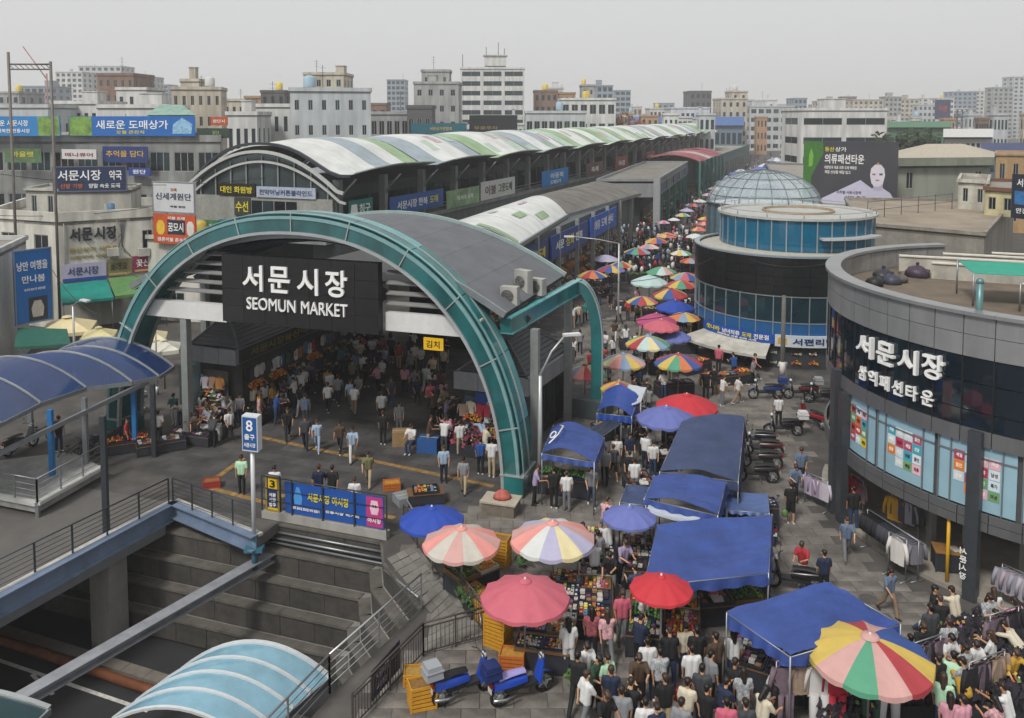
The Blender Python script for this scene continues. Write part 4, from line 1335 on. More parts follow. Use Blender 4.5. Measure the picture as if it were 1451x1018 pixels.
b = MB(); b.hexa([PM(-ARW, -.5, 6.2), PM(-.3, -.5, 6.2), PM(-.3, -.28, 6.2), PM(-ARW, -.28, 6.2), PM(-ARW, -.5, 9.3), PM(-.3, -.5, 9.3), PM(-.3, -.28, 9.3), PM(-ARW, -.28, 9.3)]); b.build('gable_wall', M('#8f908a', .7, var=.15, streak=.2), ar)
for i in range(9):
    s = -ARW + .6 + i * 1.6
    b = MB(); b.bar(PM(s, -.36, 9.3), PM(s, -.36, 10.2 + 2.5 * (1 - ((s + ARW / 2) / (ARW / 2)) ** 2)), .12, .1, up=(1, 0, 0)); b.build('mullion', M('#8d908f', .5, .2), ar)
b = MB(); b.hexa([PM(-ARW - .4, -2.2, 5.9), PM(.2, -2.2, 5.9), PM(.2, -.3, 5.9), PM(-ARW - .4, -.3, 5.9), PM(-ARW - .4, -2.2, 6.18), PM(.2, -2.2, 6.18), PM(.2, -.3, 6.18), PM(-ARW - .4, -.3, 6.18)]); b.build('front_balcony', ARC, ar)
for i in range(4):
    s = -8.2 + i * 1.15
    b = MB(); b.hexa([PM(s, -.53, 7.3), PM(s + 1.05, -.53, 7.3), PM(s + 1.05, -.505, 7.3), PM(s, -.505, 7.3), PM(s, -.53, 9.0), PM(s + 1.05, -.53, 9.0), PM(s + 1.05, -.505, 9.0), PM(s, -.505, 9.0)]); b.build('window', WGL[i % 3], ar)
def gsign(label, s0, s1, z0, z1, board, lines, t=-.62):
    return sign('gable_sign', label, PM(s0, t), PM(s1, t), z0, z1, board, lines, group='signs on the arcade gable')
gsign('black sign with yellow lettering on the arcade gable', -11.6, -7.7, 9.35, 10.35, M('#1d1a14', .5), [('대인 화원방', .08, .22, .84, .56, YEL)])
gsign('pale grey sign with bluish lettering on the arcade gable', -7.6, -1.8, 9.3, 10.2, M('#9fa8b5', .5), [('천막어닝커튼블라인드', .05, .25, .9, .5, M('#33486e', .5))])
gsign('small board with yellow lettering below the black gable sign', -9.9, -8.3, 7.7, 9.2, M('#3c3d38', .5), [('수선', .1, .2, .8, .6, YEL)])
gsign('long teal banner on the balcony rail of the arcade front', -10.2, -2.6, 6.3, 7.5, M('#2f6f74', .5, var=.2), [('서문시장 아진상가', .1, .48, .8, .34, LETTER), ('이불 베개 솜 커튼 도매', .15, .14, .7, .22, LETTER)], t=-2.25)
gsign('green printed banner at the left end of the balcony rail', -12.4, -10.3, 6.3, 7.4, M('#4d7a52', .5, var=.5, scale=1.5), [('화원', .3, .3, .4, .4, LETTER)], t=-2.25)

# ---------------------------------------------------------------- low roofs along the street side
lw = thing('low_canopy', 'white and green sheet canopy behind the ribbed hall roof', 'canopy', G(734, 347, 7))
q = [G(600, 330, 8.0), G(734, 347, 7.0), G(804, 304, 7.0), G(742, 284, 8.2)]
for i in range(4):
    u0, u1 = i / 4, (i + 1) / 4 - .008
    q4 = [q[0].lerp(q[3], u0), q[1].lerp(q[2], u0), q[1].lerp(q[2], u1), q[0].lerp(q[3], u1)]
    patch('roof_sheet', None, None, q4, RWHT, bulge=1.0, parent=lw, th=.06, wr=.02, seed=i, nu=14, nv=3)
for (i, v0, v1, j0, j1, m) in ((0, .0, .16, .55, .98, RGRN), (1, .42, .9, .62, .74, RGRN), (2, .2, .8, .78, .90, RGRN), (1, .2, .5, .35, .42, RPAL), (2, .5, .9, .40, .47, M('#b59aa6', .5, var=.2))):
    q4 = [q[0].lerp(q[3], (i + v0) / 4), q[1].lerp(q[2], (i + v0) / 4), q[1].lerp(q[2], (i + v1) / 4), q[0].lerp(q[3], (i + v1) / 4)]
    b = MB(); b.grid(lambda u, v: q4[0].lerp(q4[1], j0 + (j1 - j0) * u).lerp(q4[3].lerp(q4[2], j0 + (j1 - j0) * u), v) + U * (4 * (j0 + (j1 - j0) * u) * (1 - j0 - (j1 - j0) * u) + .05), 6, 3); b.build('roof_patch', m, lw)
b = MB(); b.bar(q[1] + U * -.1, q[2] + U * -.1, .25, .3); b.bar(q[0] + U * 0, q[1], .2, .25); b.build('gutter', STEEL, lw)
sh = thing('market_shed', 'grey sheeted shed roof over shops beside the white and green canopy', 'shed', G(804, 304, 7))
q2 = [G(742, 282, 8.3), G(804, 302, 7.05), G(907, 273, 7.05), G(844, 257, 8.3)]
for i in range(6):
    u0, u1 = i / 6, (i + 1) / 6 - .006
    patch('roof_sheet', None, None, [q2[0].lerp(q2[3], u0), q2[1].lerp(q2[2], u0), q2[1].lerp(q2[2], u1), q2[0].lerp(q2[3], u1)], M('#6b6863', .8, var=.25, scale=.5, streak=.2), bulge=.3, parent=sh, th=.08, wr=.05, seed=i + 10, nu=8, nv=4)
b = MB(); b.bar(q2[1] - U * .2, q2[2] - U * .2, .3, .35); b.build('gutter', STEEL, sh)
# shop row under both: dark interior, posts, upper wall
row0, row1 = G(734, 347, 7), G(907, 273, 7)
rd = (row1 - row0); rl = rd.length; rd.normalize(); rn = Vector((rd.y, -rd.x, 0))
def RW(x, o, z): return Vector((row0.x + rd.x * x + rn.x * o, row0.y + rd.y * x + rn.y * o, z))
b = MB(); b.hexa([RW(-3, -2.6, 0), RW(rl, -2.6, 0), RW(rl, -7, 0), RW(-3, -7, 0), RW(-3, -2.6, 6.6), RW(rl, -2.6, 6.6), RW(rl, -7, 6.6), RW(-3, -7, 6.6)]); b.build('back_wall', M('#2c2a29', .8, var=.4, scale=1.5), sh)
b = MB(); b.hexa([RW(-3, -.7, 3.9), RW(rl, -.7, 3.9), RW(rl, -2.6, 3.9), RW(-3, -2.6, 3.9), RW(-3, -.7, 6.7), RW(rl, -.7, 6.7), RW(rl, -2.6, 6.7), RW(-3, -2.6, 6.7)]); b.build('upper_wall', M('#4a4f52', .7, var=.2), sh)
for i in range(8):
    b = MB(); p = RW(i * rl / 7.5, -.5, 0); b.box((p.x, p.y, 3.4), (.35, .35, 6.8), rz=-.3); b.build('column', GP, sh)
def rsign(label, x0, x1, z0, z1, board, lines):
    return sign('shop_sign', label, RW(x0, -.35, 0), RW(x1, -.35, 0), z0, z1, board, lines, group='blue shop signs along the market row')
SB = M('#1c3f86', .45, var=.1)
rsign('dark blue shop sign tucked under the white canopy edge', .5, 8.4, 4.5, 6.3, M('#22386a', .45, var=.1), [('이불나라', .1, .28, .45, .44, LETTER), ('도매', .68, .28, .2, .44, YEL)])
rsign('blue shop sign with a yellow word between two shed columns', 9.3, 21, 4.4, 6.3, SB, [('서문', .1, .3, .2, .4, LETTER), ('상회', .36, .25, .2, .5, YEL), ('한복', .62, .3, .2, .4, LETTER)])
rsign('bright blue shop sign with white lettering at the far shed end', 22, 33, 4.4, 6.4, M('#1456b4', .45, var=.1), [('의류', .12, .3, .2, .45, LETTER), ('도매', .38, .3, .2, .45, LETTER), ('센터', .64, .3, .2, .45, LETTER)])
# flat roofed block
F0, F1 = G(846, 257, 7.2), G(931, 257, 7.2)
F2 = G(974, 231, 7.2)
fd = (F2 - F1); F3 = F0 + fd
fb_ = polyblock('flat_roofed_block', 'grey flat roofed market block with a corner pillar over the crowded street', [(p.x, p.y) for p in (F0, F1, F2, F3)], [], 7.15, M('#8a8d8e', .6, .1, var=.12, streak=.2), z0=5.0, parapet=.35, roofm=M('#75726c', .9, var=.25, scale=.3))
b = MB(); b.box((F1.x, F1.y - .1, 3.7), (.9, .9, 7.6), rz=-.3); b.build('pillar', M('#8c8f90', .6, var=.1), fb_)
b = MB(); q = [F0 + Vector((.5, 2, 0)), F1 + Vector((-2, 2, 0)), F2 + Vector((-2, -1, 0)), F3]
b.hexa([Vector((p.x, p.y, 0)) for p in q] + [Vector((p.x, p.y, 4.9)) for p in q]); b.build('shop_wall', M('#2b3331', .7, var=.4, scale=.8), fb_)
for i in range(5):
    p = F1.lerp(F2, (i + .5) / 5); b = MB(); b.box((p.x, p.y, 2.5), (.5, .5, 5), rz=-.3); b.build('column', M('#2f6e66', .5, var=.1), fb_)
    b = MB(); b.bar(F1.lerp(F2, i / 5 + .02) + U * -1.2 + rn * .2, F1.lerp(F2, i / 5 + .18) + U * -1.2 + rn * .2, .1, 1.2); b.build('fascia_board', [M('#46506a', .5, var=.3), M('#52615e', .5, var=.3)][i % 2], fb_)
# red wavy roof
rr_ = thing('red_roof_hall', 'faded red wavy roof on teal columns beyond the flat block', 'market hall', G(950, 228, 7.5))
q = [G(906, 225, 7.8), G(992, 229, 7.4), G(1024, 218, 7.4), G(960, 214, 7.8)]
RRED = M('#8e4850', .6, var=.2, scale=.3, streak=.2)
for i in range(6):
    u0, u1 = i / 6, (i + 1) / 6 - .01
    patch('roof_sheet', None, None, [q[0].lerp(q[3], u0), q[1].lerp(q[2], u0), q[1].lerp(q[2], u1), q[0].lerp(q[3], u1)], RRED if i != 2 else M('#a59a96', .6, var=.2), bulge=1.0, parent=rr_, th=.15, wr=.35, seed=i + 30, nu=12, nv=3)
for i in range(7):
    p = q[1].lerp(q[2], i / 6); b = MB(); b.box((p.x, p.y, 3.7), (.4, .4, 7.4), rz=-.3); b.build('column', M('#2f6e66', .5, var=.1), rr_)
b = MB(); v = [q[0] + Vector((5, 3, 0)), q[1] + Vector((-6, 2.5, 0)), q[2] + Vector((-6, 0, 0)), q[3]]
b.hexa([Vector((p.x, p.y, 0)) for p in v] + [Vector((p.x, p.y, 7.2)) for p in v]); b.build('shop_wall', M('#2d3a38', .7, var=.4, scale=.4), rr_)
# far row past the red roof
f0, f1 = G(1010, 226, 6.2), G(1062, 207, 6.2)
polyblock('shop_row', 'low grey shop row with teal front at the far bend of the street', [(f0.x - 9, f0.y + 2), (f0.x, f0.y), (f1.x, f1.y), (f1.x - 12, f1.y + 3)], [None, dict(rows=1, cols=12, ww=.7, wh=.6, sill=.1)], 6.2, M('#536b69', .7, var=.25))
# gallery trees beside the long arcade
LEAF = M('#3f5730', .8, var=.45, scale=3, island=.35)
def tree(label, p, h, r, seed, group=None, lm=None, n=420, name='broadleaf_tree', ls=.16):
    rnd = random.Random(seed)
    root = thing(name, label, 'tree', p, group)
    b = MB()
    tp = [Vector(p) + Vector((.06 * h * sin(i * 1.3 + seed), .05 * h * cos(i * 1.7), h * .62 * i / 4)) * (1 if i else 0) for i in range(5)]
    b.tube(tp, [.045 * h * (1 - .16 * i) for i in range(5)], 7)
    for k in range(5):
        a = k * 1.26 + seed
        s = tp[2 + k % 3]
        b.tube([s, s + Vector((cos(a) * r * .45, sin(a) * r * .45, h * .14)), s + Vector((cos(a) * r * .75, sin(a) * r * .75, h * .26))], [.018 * h, .012 * h, .005 * h], 5)
    b.build('trunk', M('#4a3b2e', .9, var=.2), root)
    c = MB()
    cl = [Vector(p) + Vector((rnd.gauss(0, .42) * r, rnd.gauss(0, .42) * r, h * (.62 + .16 * rnd.gauss(0, 1)))) for _ in range(9)]
    for i in range(n):
        cc = cl[i % 9]
        d = Vector((rnd.gauss(0, 1), rnd.gauss(0, 1), rnd.gauss(0, .8))).normalized() * r * .48 * rnd.uniform(.5, 1.05)
        q = cc + d
        x = Vector((rnd.gauss(0, 1), rnd.gauss(0, 1), rnd.gauss(0, .6))).normalized()
        y = x.orthogonal().normalized()
        s = r * ls * rnd.uniform(.6, 1.3)
        c.add([q - x * s, q + y * s * .55, q + x * s, q - y * s * .55], [(0, 1, 2, 3)])
    c.build('crown', lm or LEAF, root)
    return root
for i, (px, py, h, lb) in enumerate(((727, 268, 3.2, 'bushy tree in front of the white arcade banner'), (797, 248, 3.2, 'bushy tree just right of the bright blue arcade banner'), (842, 242, 2.8, 'small dark tree beyond the reddish picture banner'))):
    tree(lb, G(px, py, 6.3), h, 1.9, i + 3, 'small trees along the arcade gallery')

# ---------------------------------------------------------------- kiosks under and beside the hall roof
SLATE = M('#4b4d50', .6, .1, var=.15, island=.12)
def kiosk(label, K, zf, zt, zr, front_lines, side_lines, wallm):
    """K: ccw plan, K0-K1 the front; hipped slate roof over a fascia"""
    K = [Vector(p) for p in K]
    root = thing('market_kiosk', label, 'kiosk', K[0], 'tile roofed kiosks at the gate')
    c = sum(K, Vector()) / 4
    ins = [k + (c - k).normalized() * .7 for k in K]
    b = MB(); b.hexa([p.copy() for p in ins] + [p + U * zf for p in ins]); b.build('wall', wallm, root)
    for i in range(4):
        a, d_ = K[i], K[(i + 1) % 4]
        L_ = (d_ - a).length; n = max(2, round(L_ / 1.1)); d = (d_ - a).normalized(); nn = Vector((d.y, -d.x, 0))
        for j in range(n):
            b = MB(); p, q = a + d * (L_ * j / n + .01), a + d * (L_ * (j + 1) / n - .01)
            b.hexa([x + U * zf for x in (p, q, q - nn * .2, p - nn * .2)] + [x + U * zt for x in (p, q, q - nn * .2, p - nn * .2)]); b.build('fascia_panel', M('#85878a', .5, .15, var=.1, streak=.15, island=.05), root)
    ridge0 = (K[0] + K[1]) / 2 + (c - (K[0] + K[1]) / 2).normalized() * ((K[1] - K[0]).length * .5)
    ridge1 = (K[2] + K[3]) / 2 + (c - (K[2] + K[3]) / 2).normalized() * ((K[1] - K[0]).length * .5)
    r0, r1 = ridge0 + U * zr, ridge1 + U * zr
    e = [k + (c - k).normalized() * .35 + U * (zt + .02) for k in K]
    for (p, q, s, t) in ((e[0], e[1], r0, r0), (e[1], e[2], r1, r0), (e[2], e[3], r1, r1), (e[3], e[0], r0, r1)):
        for rw_ in range(9):
            v0, v1 = rw_ / 9, (rw_ + 1) / 9
            A_, B_ = p.lerp(t, v0), q.lerp(s, v0); C_, D_ = q.lerp(s, v1), p.lerp(t, v1)
            b = MB(); b.add([A_ + U * .06, B_ + U * .06, C_ + U * .01, D_ + U * .01, A_, B_], [(0, 1, 2, 3), (4, 5, 1, 0)]); b.build('tile_course', SLATE, root)
    b = MB(); b.tube([r0, r1], .09, 6)
    for i, r in ((0, r0), (1, r0), (2, r1), (3, r1)): b.tube([e[i] + U * .05, r], .06, 6)
    b.build('ridge', M('#5e6063', .6), root)
    return root
K0, K1 = Vector((-17.2, 44.6, 0)), Vector((-14.25, 43.6, 0))
kl = kiosk('long tile roofed kiosk on the left under the hall roof', [K0, K1, K1 + AX * 17, K0 + AX * 17], 3.15, 3.95, 5.5, None, None, M('#2f2d2c', .7, var=.4, scale=1))
n_ = Vector((AX.y, -AX.x, 0))
sg = sign('fascia_sign', 'dark fascia sign with dull yellow lettering along the left kiosk', K1 + AX * .3 + n_ * .06, K1 + AX * 9 + n_ * .06, 3.2, 3.9, M('#262626', .5), [('서문시장동산먹거리', .1, .2, .8, .6, M('#7c7226', .5))])
b = MB(); p = K1 + Vector((-2.6, .6, 0)); b.box((p.x, p.y, 1.55), (.75, .75, 3.1), rz=-.33); tag(b.build('pillar', M('#7d9598', .5, var=.12, streak=.2), loc=p), 'pale teal pillar at the front corner of the left kiosk', 'pillar')
R0, R1 = Vector((-2.85, 41.2, 0)), Vector((.75, 39.9, 0))
kr = kiosk('short tile roofed kiosk behind the right arch foot', [R0, R1, Vector((3.4, 45.6, 0)), Vector((-.3, 47.2, 0))], 2.75, 3.6, 4.9, None, None, M('#3b3d40', .5, var=.3))
for i in range(3):
    a, c_ = R1.lerp(Vector((3.4, 45.6, 0)), .25 + i * .22), R1.lerp(Vector((3.4, 45.6, 0)), .44 + i * .22)
    d = (c_ - a).normalized(); nn = Vector((d.y, -d.x, 0))
    b = MB(); b.bar(a - nn * .38 + U * 1.4, c_ - nn * .38 + U * 1.4, .08, 2.6); b.build('black_door_panel', M('#131416', .25, var=.2), kr)
sign('shop_sign', 'blue sign with white lettering on the front of the right kiosk', R0 + Vector((1.1, -.42, 0)), R0 + Vector((3.2, -1.16, 0)), 1.75, 2.7, M('#1d3f82', .5, var=.1), [('수제 반찬', .25, .3, .5, .35, LETTER)])
sign('shop_sign', 'white strip sign under the blue sign of the right kiosk', R0 + Vector((1.5, -.6, 0)), R0 + Vector((3.0, -1.13, 0)), 1.25, 1.7, M('#c9c9c5', .5), [('어묵', .12, .15, .3, .7, M('#222222', .5)), ('튀김', .55, .15, .3, .7, M('#222222', .5))])
b = MB(); b.add([P(-8.0, 11.5, 2.6), P(-6.7, 11.5, 2.6), P(-6.7, 11.5, 3.3), P(-8.0, 11.5, 3.3)], [(0, 1, 2, 3)])
ls_ = sign('lightbox_sign', 'small lit yellow sign in the dark of the hall', P(-9.1, 11.5), P(-7.9, 11.5), 2.5, 3.2, M('#caa022', .5, emit=.55), [('김치', .15, .2, .7, .6, M('#2b1d0a', .5))])
# far end of the hall: dark shop fronts so the passage reads deep
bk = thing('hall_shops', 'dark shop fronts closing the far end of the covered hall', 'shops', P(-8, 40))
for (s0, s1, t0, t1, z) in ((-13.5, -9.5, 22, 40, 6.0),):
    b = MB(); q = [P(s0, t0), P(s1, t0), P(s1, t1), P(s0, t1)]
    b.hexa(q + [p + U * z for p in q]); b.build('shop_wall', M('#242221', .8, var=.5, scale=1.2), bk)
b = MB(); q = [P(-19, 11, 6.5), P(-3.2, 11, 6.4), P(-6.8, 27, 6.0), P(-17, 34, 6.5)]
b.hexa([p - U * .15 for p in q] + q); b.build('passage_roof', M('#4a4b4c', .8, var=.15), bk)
# ---------------------------------------------------------------- left side buildings
CREAM = M('#cbc8be', .85, var=.12, scale=.8, streak=.4, bump=.1)
def gl_(px, Y): return ((px - 725.5) * Y / FPX, Y)
L0, L1, L2 = (-40.5, 66.6), (-33.9, 63.8), (-27.6, 67.9)
cb = polyblock('cream_building', 'stained cream two storey building with black rooftop lettering', [L0, L1, L2, (-30.5, 76), (-43, 76)], [dict(rows=2, cols=2, ww=.42, wh=.5, sill=.25), dict(rows=2, cols=3, ww=.32, wh=.55, sill=.2, skip=lambda r, k: k < 2 or r == 0)], 8.1, CREAM, parapet=.7, roofm=M('#8d8a84', .9, var=.3, scale=.4))
xd = (Vector((*L2, 0)) - Vector((*L1, 0))).normalized(); nn = Vector((xd.y, -xd.x, 0))
BASE = Vector((*L1, 0))
def cw(x, o, z): return BASE + xd * x + nn * o + U * z
for i, tx in enumerate('서문시장'):
    b = MB(); put_text(b, tx, cw(.75 + i * .85, .03, 6.6), xd, .74, 1.0, .08, fat=.03); b.build('lettering', M('#20242c', .6), cb)
b = MB(); put_text(b, '동산상가 서문로', cw(.7, .03, 5.75), xd, 3.4, .36, .03); b.build('lettering', M('#a58d3c', .6), cb)
b = MB(); put_text(b, '시장약국 이층', cw(.7, .03, 5.25), xd, 2.6, .26, .03); b.build('lettering', M('#a08a50', .6), cb)
for i in range(5):
    b = MB(); zz = 2.8 + i * .9
    b.tube([cw(4.3 + .1 * i, .05, 8.0), cw(4.35, .06, 6.9 - .3 * i), cw(3.6 + .5 * i, .06, 6.2 - .4 * i)], .02, 4); b.build('cable', M('#3a3a38', .7), cb)
for i, (x0, x1, z0, z1, m, tx, tm, lb) in enumerate(((.2, 3.2, 3.55, 4.9, M('#b3abc4', .5, var=.08), '서문시장', M('#31386e', .5), 'lilac and blue shop sign lowest on the cream building'), (3.3, 5.0, 3.7, 5.0, M('#7d7350', .5, var=.15), '로데오', M('#1f1c14', .5), 'olive shop sign between the lilac and magenta signs'), (5.1, 7.2, 3.8, 5.1, M('#8c2b52', .5, var=.15), '꽃신방', LETTER, 'magenta shop sign at the right end of the cream building'))):
    sign('shop_sign', lb, cw(x0, .15, 0), cw(x1, .15, 0), z0, z1, m, [(tx, .12, .35, .7, .45, tm)], extra=[(0, 0, 1, .2, M('#2a4fa0', .5))] if i == 0 else [(.06, .06, .88, .12, M('#b9a26a', .5, var=.2))], group='shop signs over the green awnings')
ph = polyblock('rooftop_hut', 'white hut on the roof of the cream building', [(-39.4, 69.5), (-36.3, 68.6), (-31.0, 69.8), (-32, 74), (-40, 74)], [dict(rows=1, cols=2, ww=.3, wh=.7, sill=.1), None], 10.0, M('#a6a49c', .8, var=.1, streak=.3), z0=8.1, parapet=.2)
NAVY = M('#22304f', .5, var=.1)
sign('rooftop_sign', 'navy rooftop billboard with white market lettering above the white hut', (-36.6, 68.4), (-31.2, 69.6), 9.95, 12.0, NAVY, [('서문시장', .07, .45, .58, .4, LETTER), ('약국', .76, .45, .17, .38, LETTER), ('신발 가방', .1, .14, .3, .18, M('#b86a3c', .5)), ('양말 속옷 도매', .48, .14, .42, .18, LETTER)], frame=M('#5a6070', .5))
sb = polyblock('narrow_building', 'narrow pale building carrying the white and orange boards', [gl_(205, 67), gl_(283, 66), gl_(288, 76), gl_(210, 76)], [dict(rows=2, cols=1, ww=.3, wh=.4)], 6.4, CREAM, parapet=.3)
p0, p1 = gl_(214, 66.4), gl_(274, 64.9)
sign('rooftop_sign', 'white board with small multicolour lettering standing above the orange board', p0, p1, 8.6, 11.0, M('#bdbec0', .5, var=.06), [('신세계원단', .08, .42, .84, .22, M('#3d4a5e', .5)), ('도매', .44, .7, .14, .1, M('#a06a2c', .5)), ('직물 원단', .42, .18, .36, .06, M('#3d3a3e', .5))], frame=STEEL)
sign('rooftop_sign', 'orange board with white lettering in dark panels under the white board', p0, p1, 6.2, 8.5, M('#b8502a', .5, var=.15), [('꿈모시', .36, .42, .36, .3, LETTER), ('결혼이불 혼수전문', .1, .08, .8, .13, LETTER), ('이불 도매', .36, .82, .4, .1, LETTER)], extra=[(.34, .32, .42, .48, M('#242c3c', .5)), ([(.08, .4), (.13, .3), (.22, .3), (.27, .42), (.27, .65), (.22, .78), (.13, .78), (.08, .65)], M('#d8b33a', .5)), ([(.8, .4), (.84, .3), (.92, .3), (.96, .45), (.96, .68), (.92, .78), (.84, .78), (.8, .68)], M('#c9c5bf', .5))])
GAW, TAW = M('#5f8a52', .7, var=.15, streak=.15), M('#17857a', .7, var=.12, streak=.1)
def awning(label, q, m, legs=(), wr=.06, group=None, val=.0):
    root = thing('awning', label, 'awning', q[0], group)
    patch('canvas', None, None, q, m, sag=.06, parent=root, wr=wr, seed=int(abs(q[0][0]) * 3))
    if val:
        a, c = Vector(q[0]), Vector(q[1])
        b = MB(); b.grid(lambda u, v: a.lerp(c, u) - U * (.03 + v * val * (1 - .25 * abs(sin(u * 25)))), 24, 1); b.build('valance', m, root)
    for p in legs:
        b = MB(); b.tube([(p[0], p[1], 0), p], .035, 6); b.build('leg', STEEL, root)
    return root
awning('teal awning sloping below the lilac shop sign', [cw(-.2, 3.6, 2.7), cw(3.2, 3.4, 2.7), cw(3.2, .3, 3.5), cw(-.2, .3, 3.5)], TAW, [cw(-.1, 3.5, 2.7), cw(3.1, 3.3, 2.7)], val=.2)
awning('grass green awning beside the teal awning under the magenta sign', [cw(3.3, 3.4, 2.75), cw(7.0, 3.2, 2.75), cw(7.0, .3, 3.6), cw(3.3, .3, 3.6)], GAW, [cw(6.9, 3.1, 2.7)], val=.2)
awning('dark green awning below the tall blue banner', [G(20, 492, 2.4), G(100, 488, 2.4), G(95, 466, 2.9), G(25, 464, 2.9)], M('#22574a', .7, var=.15), [G(100, 488, 2.4)], val=.15)
wl = polyblock('white_wall_building', 'pale rendered building at the frame edge carrying the tall blue banner', [(-40, 47), (-31.2, 51.2), (-33, 58), (-44, 58)], [None, None], 7.6, M('#b4b4b2', .8, var=.08, streak=.2), parapet=.3)
b = MB(); b.bar(Vector((-40, 46.7, 3.0)), Vector((-31, 51.0, 3.0)), 1.2, .35); b.build('ledge', M('#9a9a98', .8, var=.15, streak=.2), wl)
sign('tall_banner', 'tall bright blue banner with white lettering beside the white wall', gl_(12, 52.6), gl_(67, 54.5), 3.0, 7.7, M('#1a62a8', .5, var=.08), [('낭만 여행을', .08, .72, .8, .12, LETTER), ('만나봄', .2, .55, .6, .1, LETTER), ('대구의 멋과 맛 서문시장', .25, .44, .55, .035, LETTER)], extra=[(.35, .03, .5, .32, M('#2a3038', .5, var=.3)), ([(.45, .08), (.72, .08), (.76, .2), (.68, .3), (.5, .3), (.42, .2)], M('#b9b4ae', .5, var=.2), .004)], cat='banner', frame=STEEL)

# long grey market building with banners
GB = M('#8d8e8c', .85, var=.14, scale=.6, streak=.35)
def gsk(r, k): return r == 0
lg = polyblock('long_grey_building', 'long grey concrete market building behind the cream building', [gl_(-60, 92), gl_(312, 90), gl_(315, 104), gl_(-60, 108)], [dict(rows=3, cols=11, ww=.84, wh=.46, sill=.3, bars=2)], 13.3, GB, parapet=.7)
def lgs(label, px0, px1, y0, y1, board, lines, extra=None, Y=89.6, group='banners on the long grey building', cat='banner', frame=None):
    p0, p1 = gl_(px0, Y + .9), gl_(px1, Y)
    return sign('banner', label, p0, p1, CAM_H - (y1 - 165) * Y / FPX, CAM_H - (y0 - 165) * Y / FPX, board, lines, cat, .1, group, frame, extra=extra)
SKY_B = M('#2a78b4', .5, var=.12, scale=.6)
PRT = M('#6f8f45', .5, var=.5, scale=1.4)
lgs('blue banner with green picture end at the left edge of the long roof', -25, 86, 165, 193, SKY_B, [('새로운 서문시장', .1, .5, .5, .3, LETTER), ('행복한 전통시장', .2, .16, .42, .2, LETTER)], [(.72, .02, .27, .96, PRT)])
lgs('blue rooftop banner with wide white lettering and green picture end', 98, 277, 165, 193, M('#1e62aa', .5, var=.1), [('새로운 도매상가', .22, .35, .57, .45, LETTER), ('오월 큰잔치', .38, .1, .22, .18, YEL)], [(0.005, .02, .18, .96, PRT), ([(.82, .12), (.97, .12), (.98, .6), (.9, .92), (.83, .6)], M('#87b0cc', .5, var=.4))])
lgs('navy banner with gold lettering at mid height of the long grey building', 145, 209, 208, 231, M('#26376c', .5, var=.15), [('추억을 담다', .08, .35, .84, .4, M('#c4a04a', .5))], Y=89.3)
lgs('white banner over the windows left of the navy banner', 87, 136, 212, 226, M('#c2c2c0', .5, var=.05), [('매니큐어', .1, .25, .8, .4, M('#8c2f2f', .5))], Y=89.2)
lgs('green printed banner over the left windows of the grey building', 6, 58, 211, 231, M('#4f6b4a', .5, var=.4, scale=1.2), [('아울렛', .2, .4, .6, .4, M('#c5b83a', .5))], Y=89.2)
lgs('navy banner below the gold lettered one', 181, 212, 238, 250, M('#2d3f80', .5, var=.2), [('원단', .2, .25, .6, .5, LETTER)], Y=89.2)
lgs('dark green painted panel on the roof right of the wide blue banner', 279, 324, 182, 196, M('#34453a', .6, var=.3), [('원단', .5, .25, .22, .5, M('#8fa06a', .5))], Y=92)
lgs('small orange rooftop sign near the grey apartment block', 299, 323, 166, 178, M('#b0532c', .5, var=.1), [('원단시', .15, .3, .7, .4, LETTER)], Y=110)
tp_ = polyblock('rooftop_shed', 'green glazed shed with a hipped top on the long grey building', [gl_(212, 98), gl_(275, 98), gl_(275, 106), gl_(212, 106)], [dict(rows=1, cols=4, ww=.8, wh=.7, sill=.2)], 16.0, M('#6f8379', .6, var=.2), z0=13.3, parapet=.1)
b = MB(); q = [Vector((*gl_(208, 97), 16.15)), Vector((*gl_(279, 97), 16.15)), Vector((*gl_(279, 107), 16.15)), Vector((*gl_(208, 107), 16.15))]; a = (q[0] + q[1] + q[2] + q[3]) / 4 + U * 1.2
b.add(q + [a + Vector((-1.3, 0, 0)), a + Vector((1.3, 0, 0))], [(0, 1, 5, 4), (1, 2, 5), (2, 3, 4, 5), (3, 0, 4)]); b.build('roof_hip', M('#7d9c90', .5, var=.15, streak=.2), tp_)
# steel mast frame on the left
ms = thing('mast_frame', 'two thin steel masts joined by a crossbar on the left skyline', 'mast', (*gl_(75, 60), 0))
for px, y0 in ((17, 75), (76, 88)):
    p = Vector((*gl_(px, 60), 0)); zt = CAM_H - (y0 - 165) * 60 / FPX
    b = MB(); b.tube([p, p + U * zt], .1, 8); b.build('mast', M('#6a6460', .6, .3, var=.2), ms)
a, c = Vector((*gl_(17, 60), CAM_H + 73 * 60 / FPX)), Vector((*gl_(76, 60), CAM_H + 73 * 60 / FPX))
b = MB(); b.tube([a, c], .06, 6); b.tube([a - U * .35, c - U * .35], .05, 6)
for i in range(8): b.tube([a.lerp(c, i / 8), a.lerp(c, (i + 1) / 8) - U * .35], .025, 4)
b.build('crossbar', M('#6a6460', .6, .3, var=.2), ms)
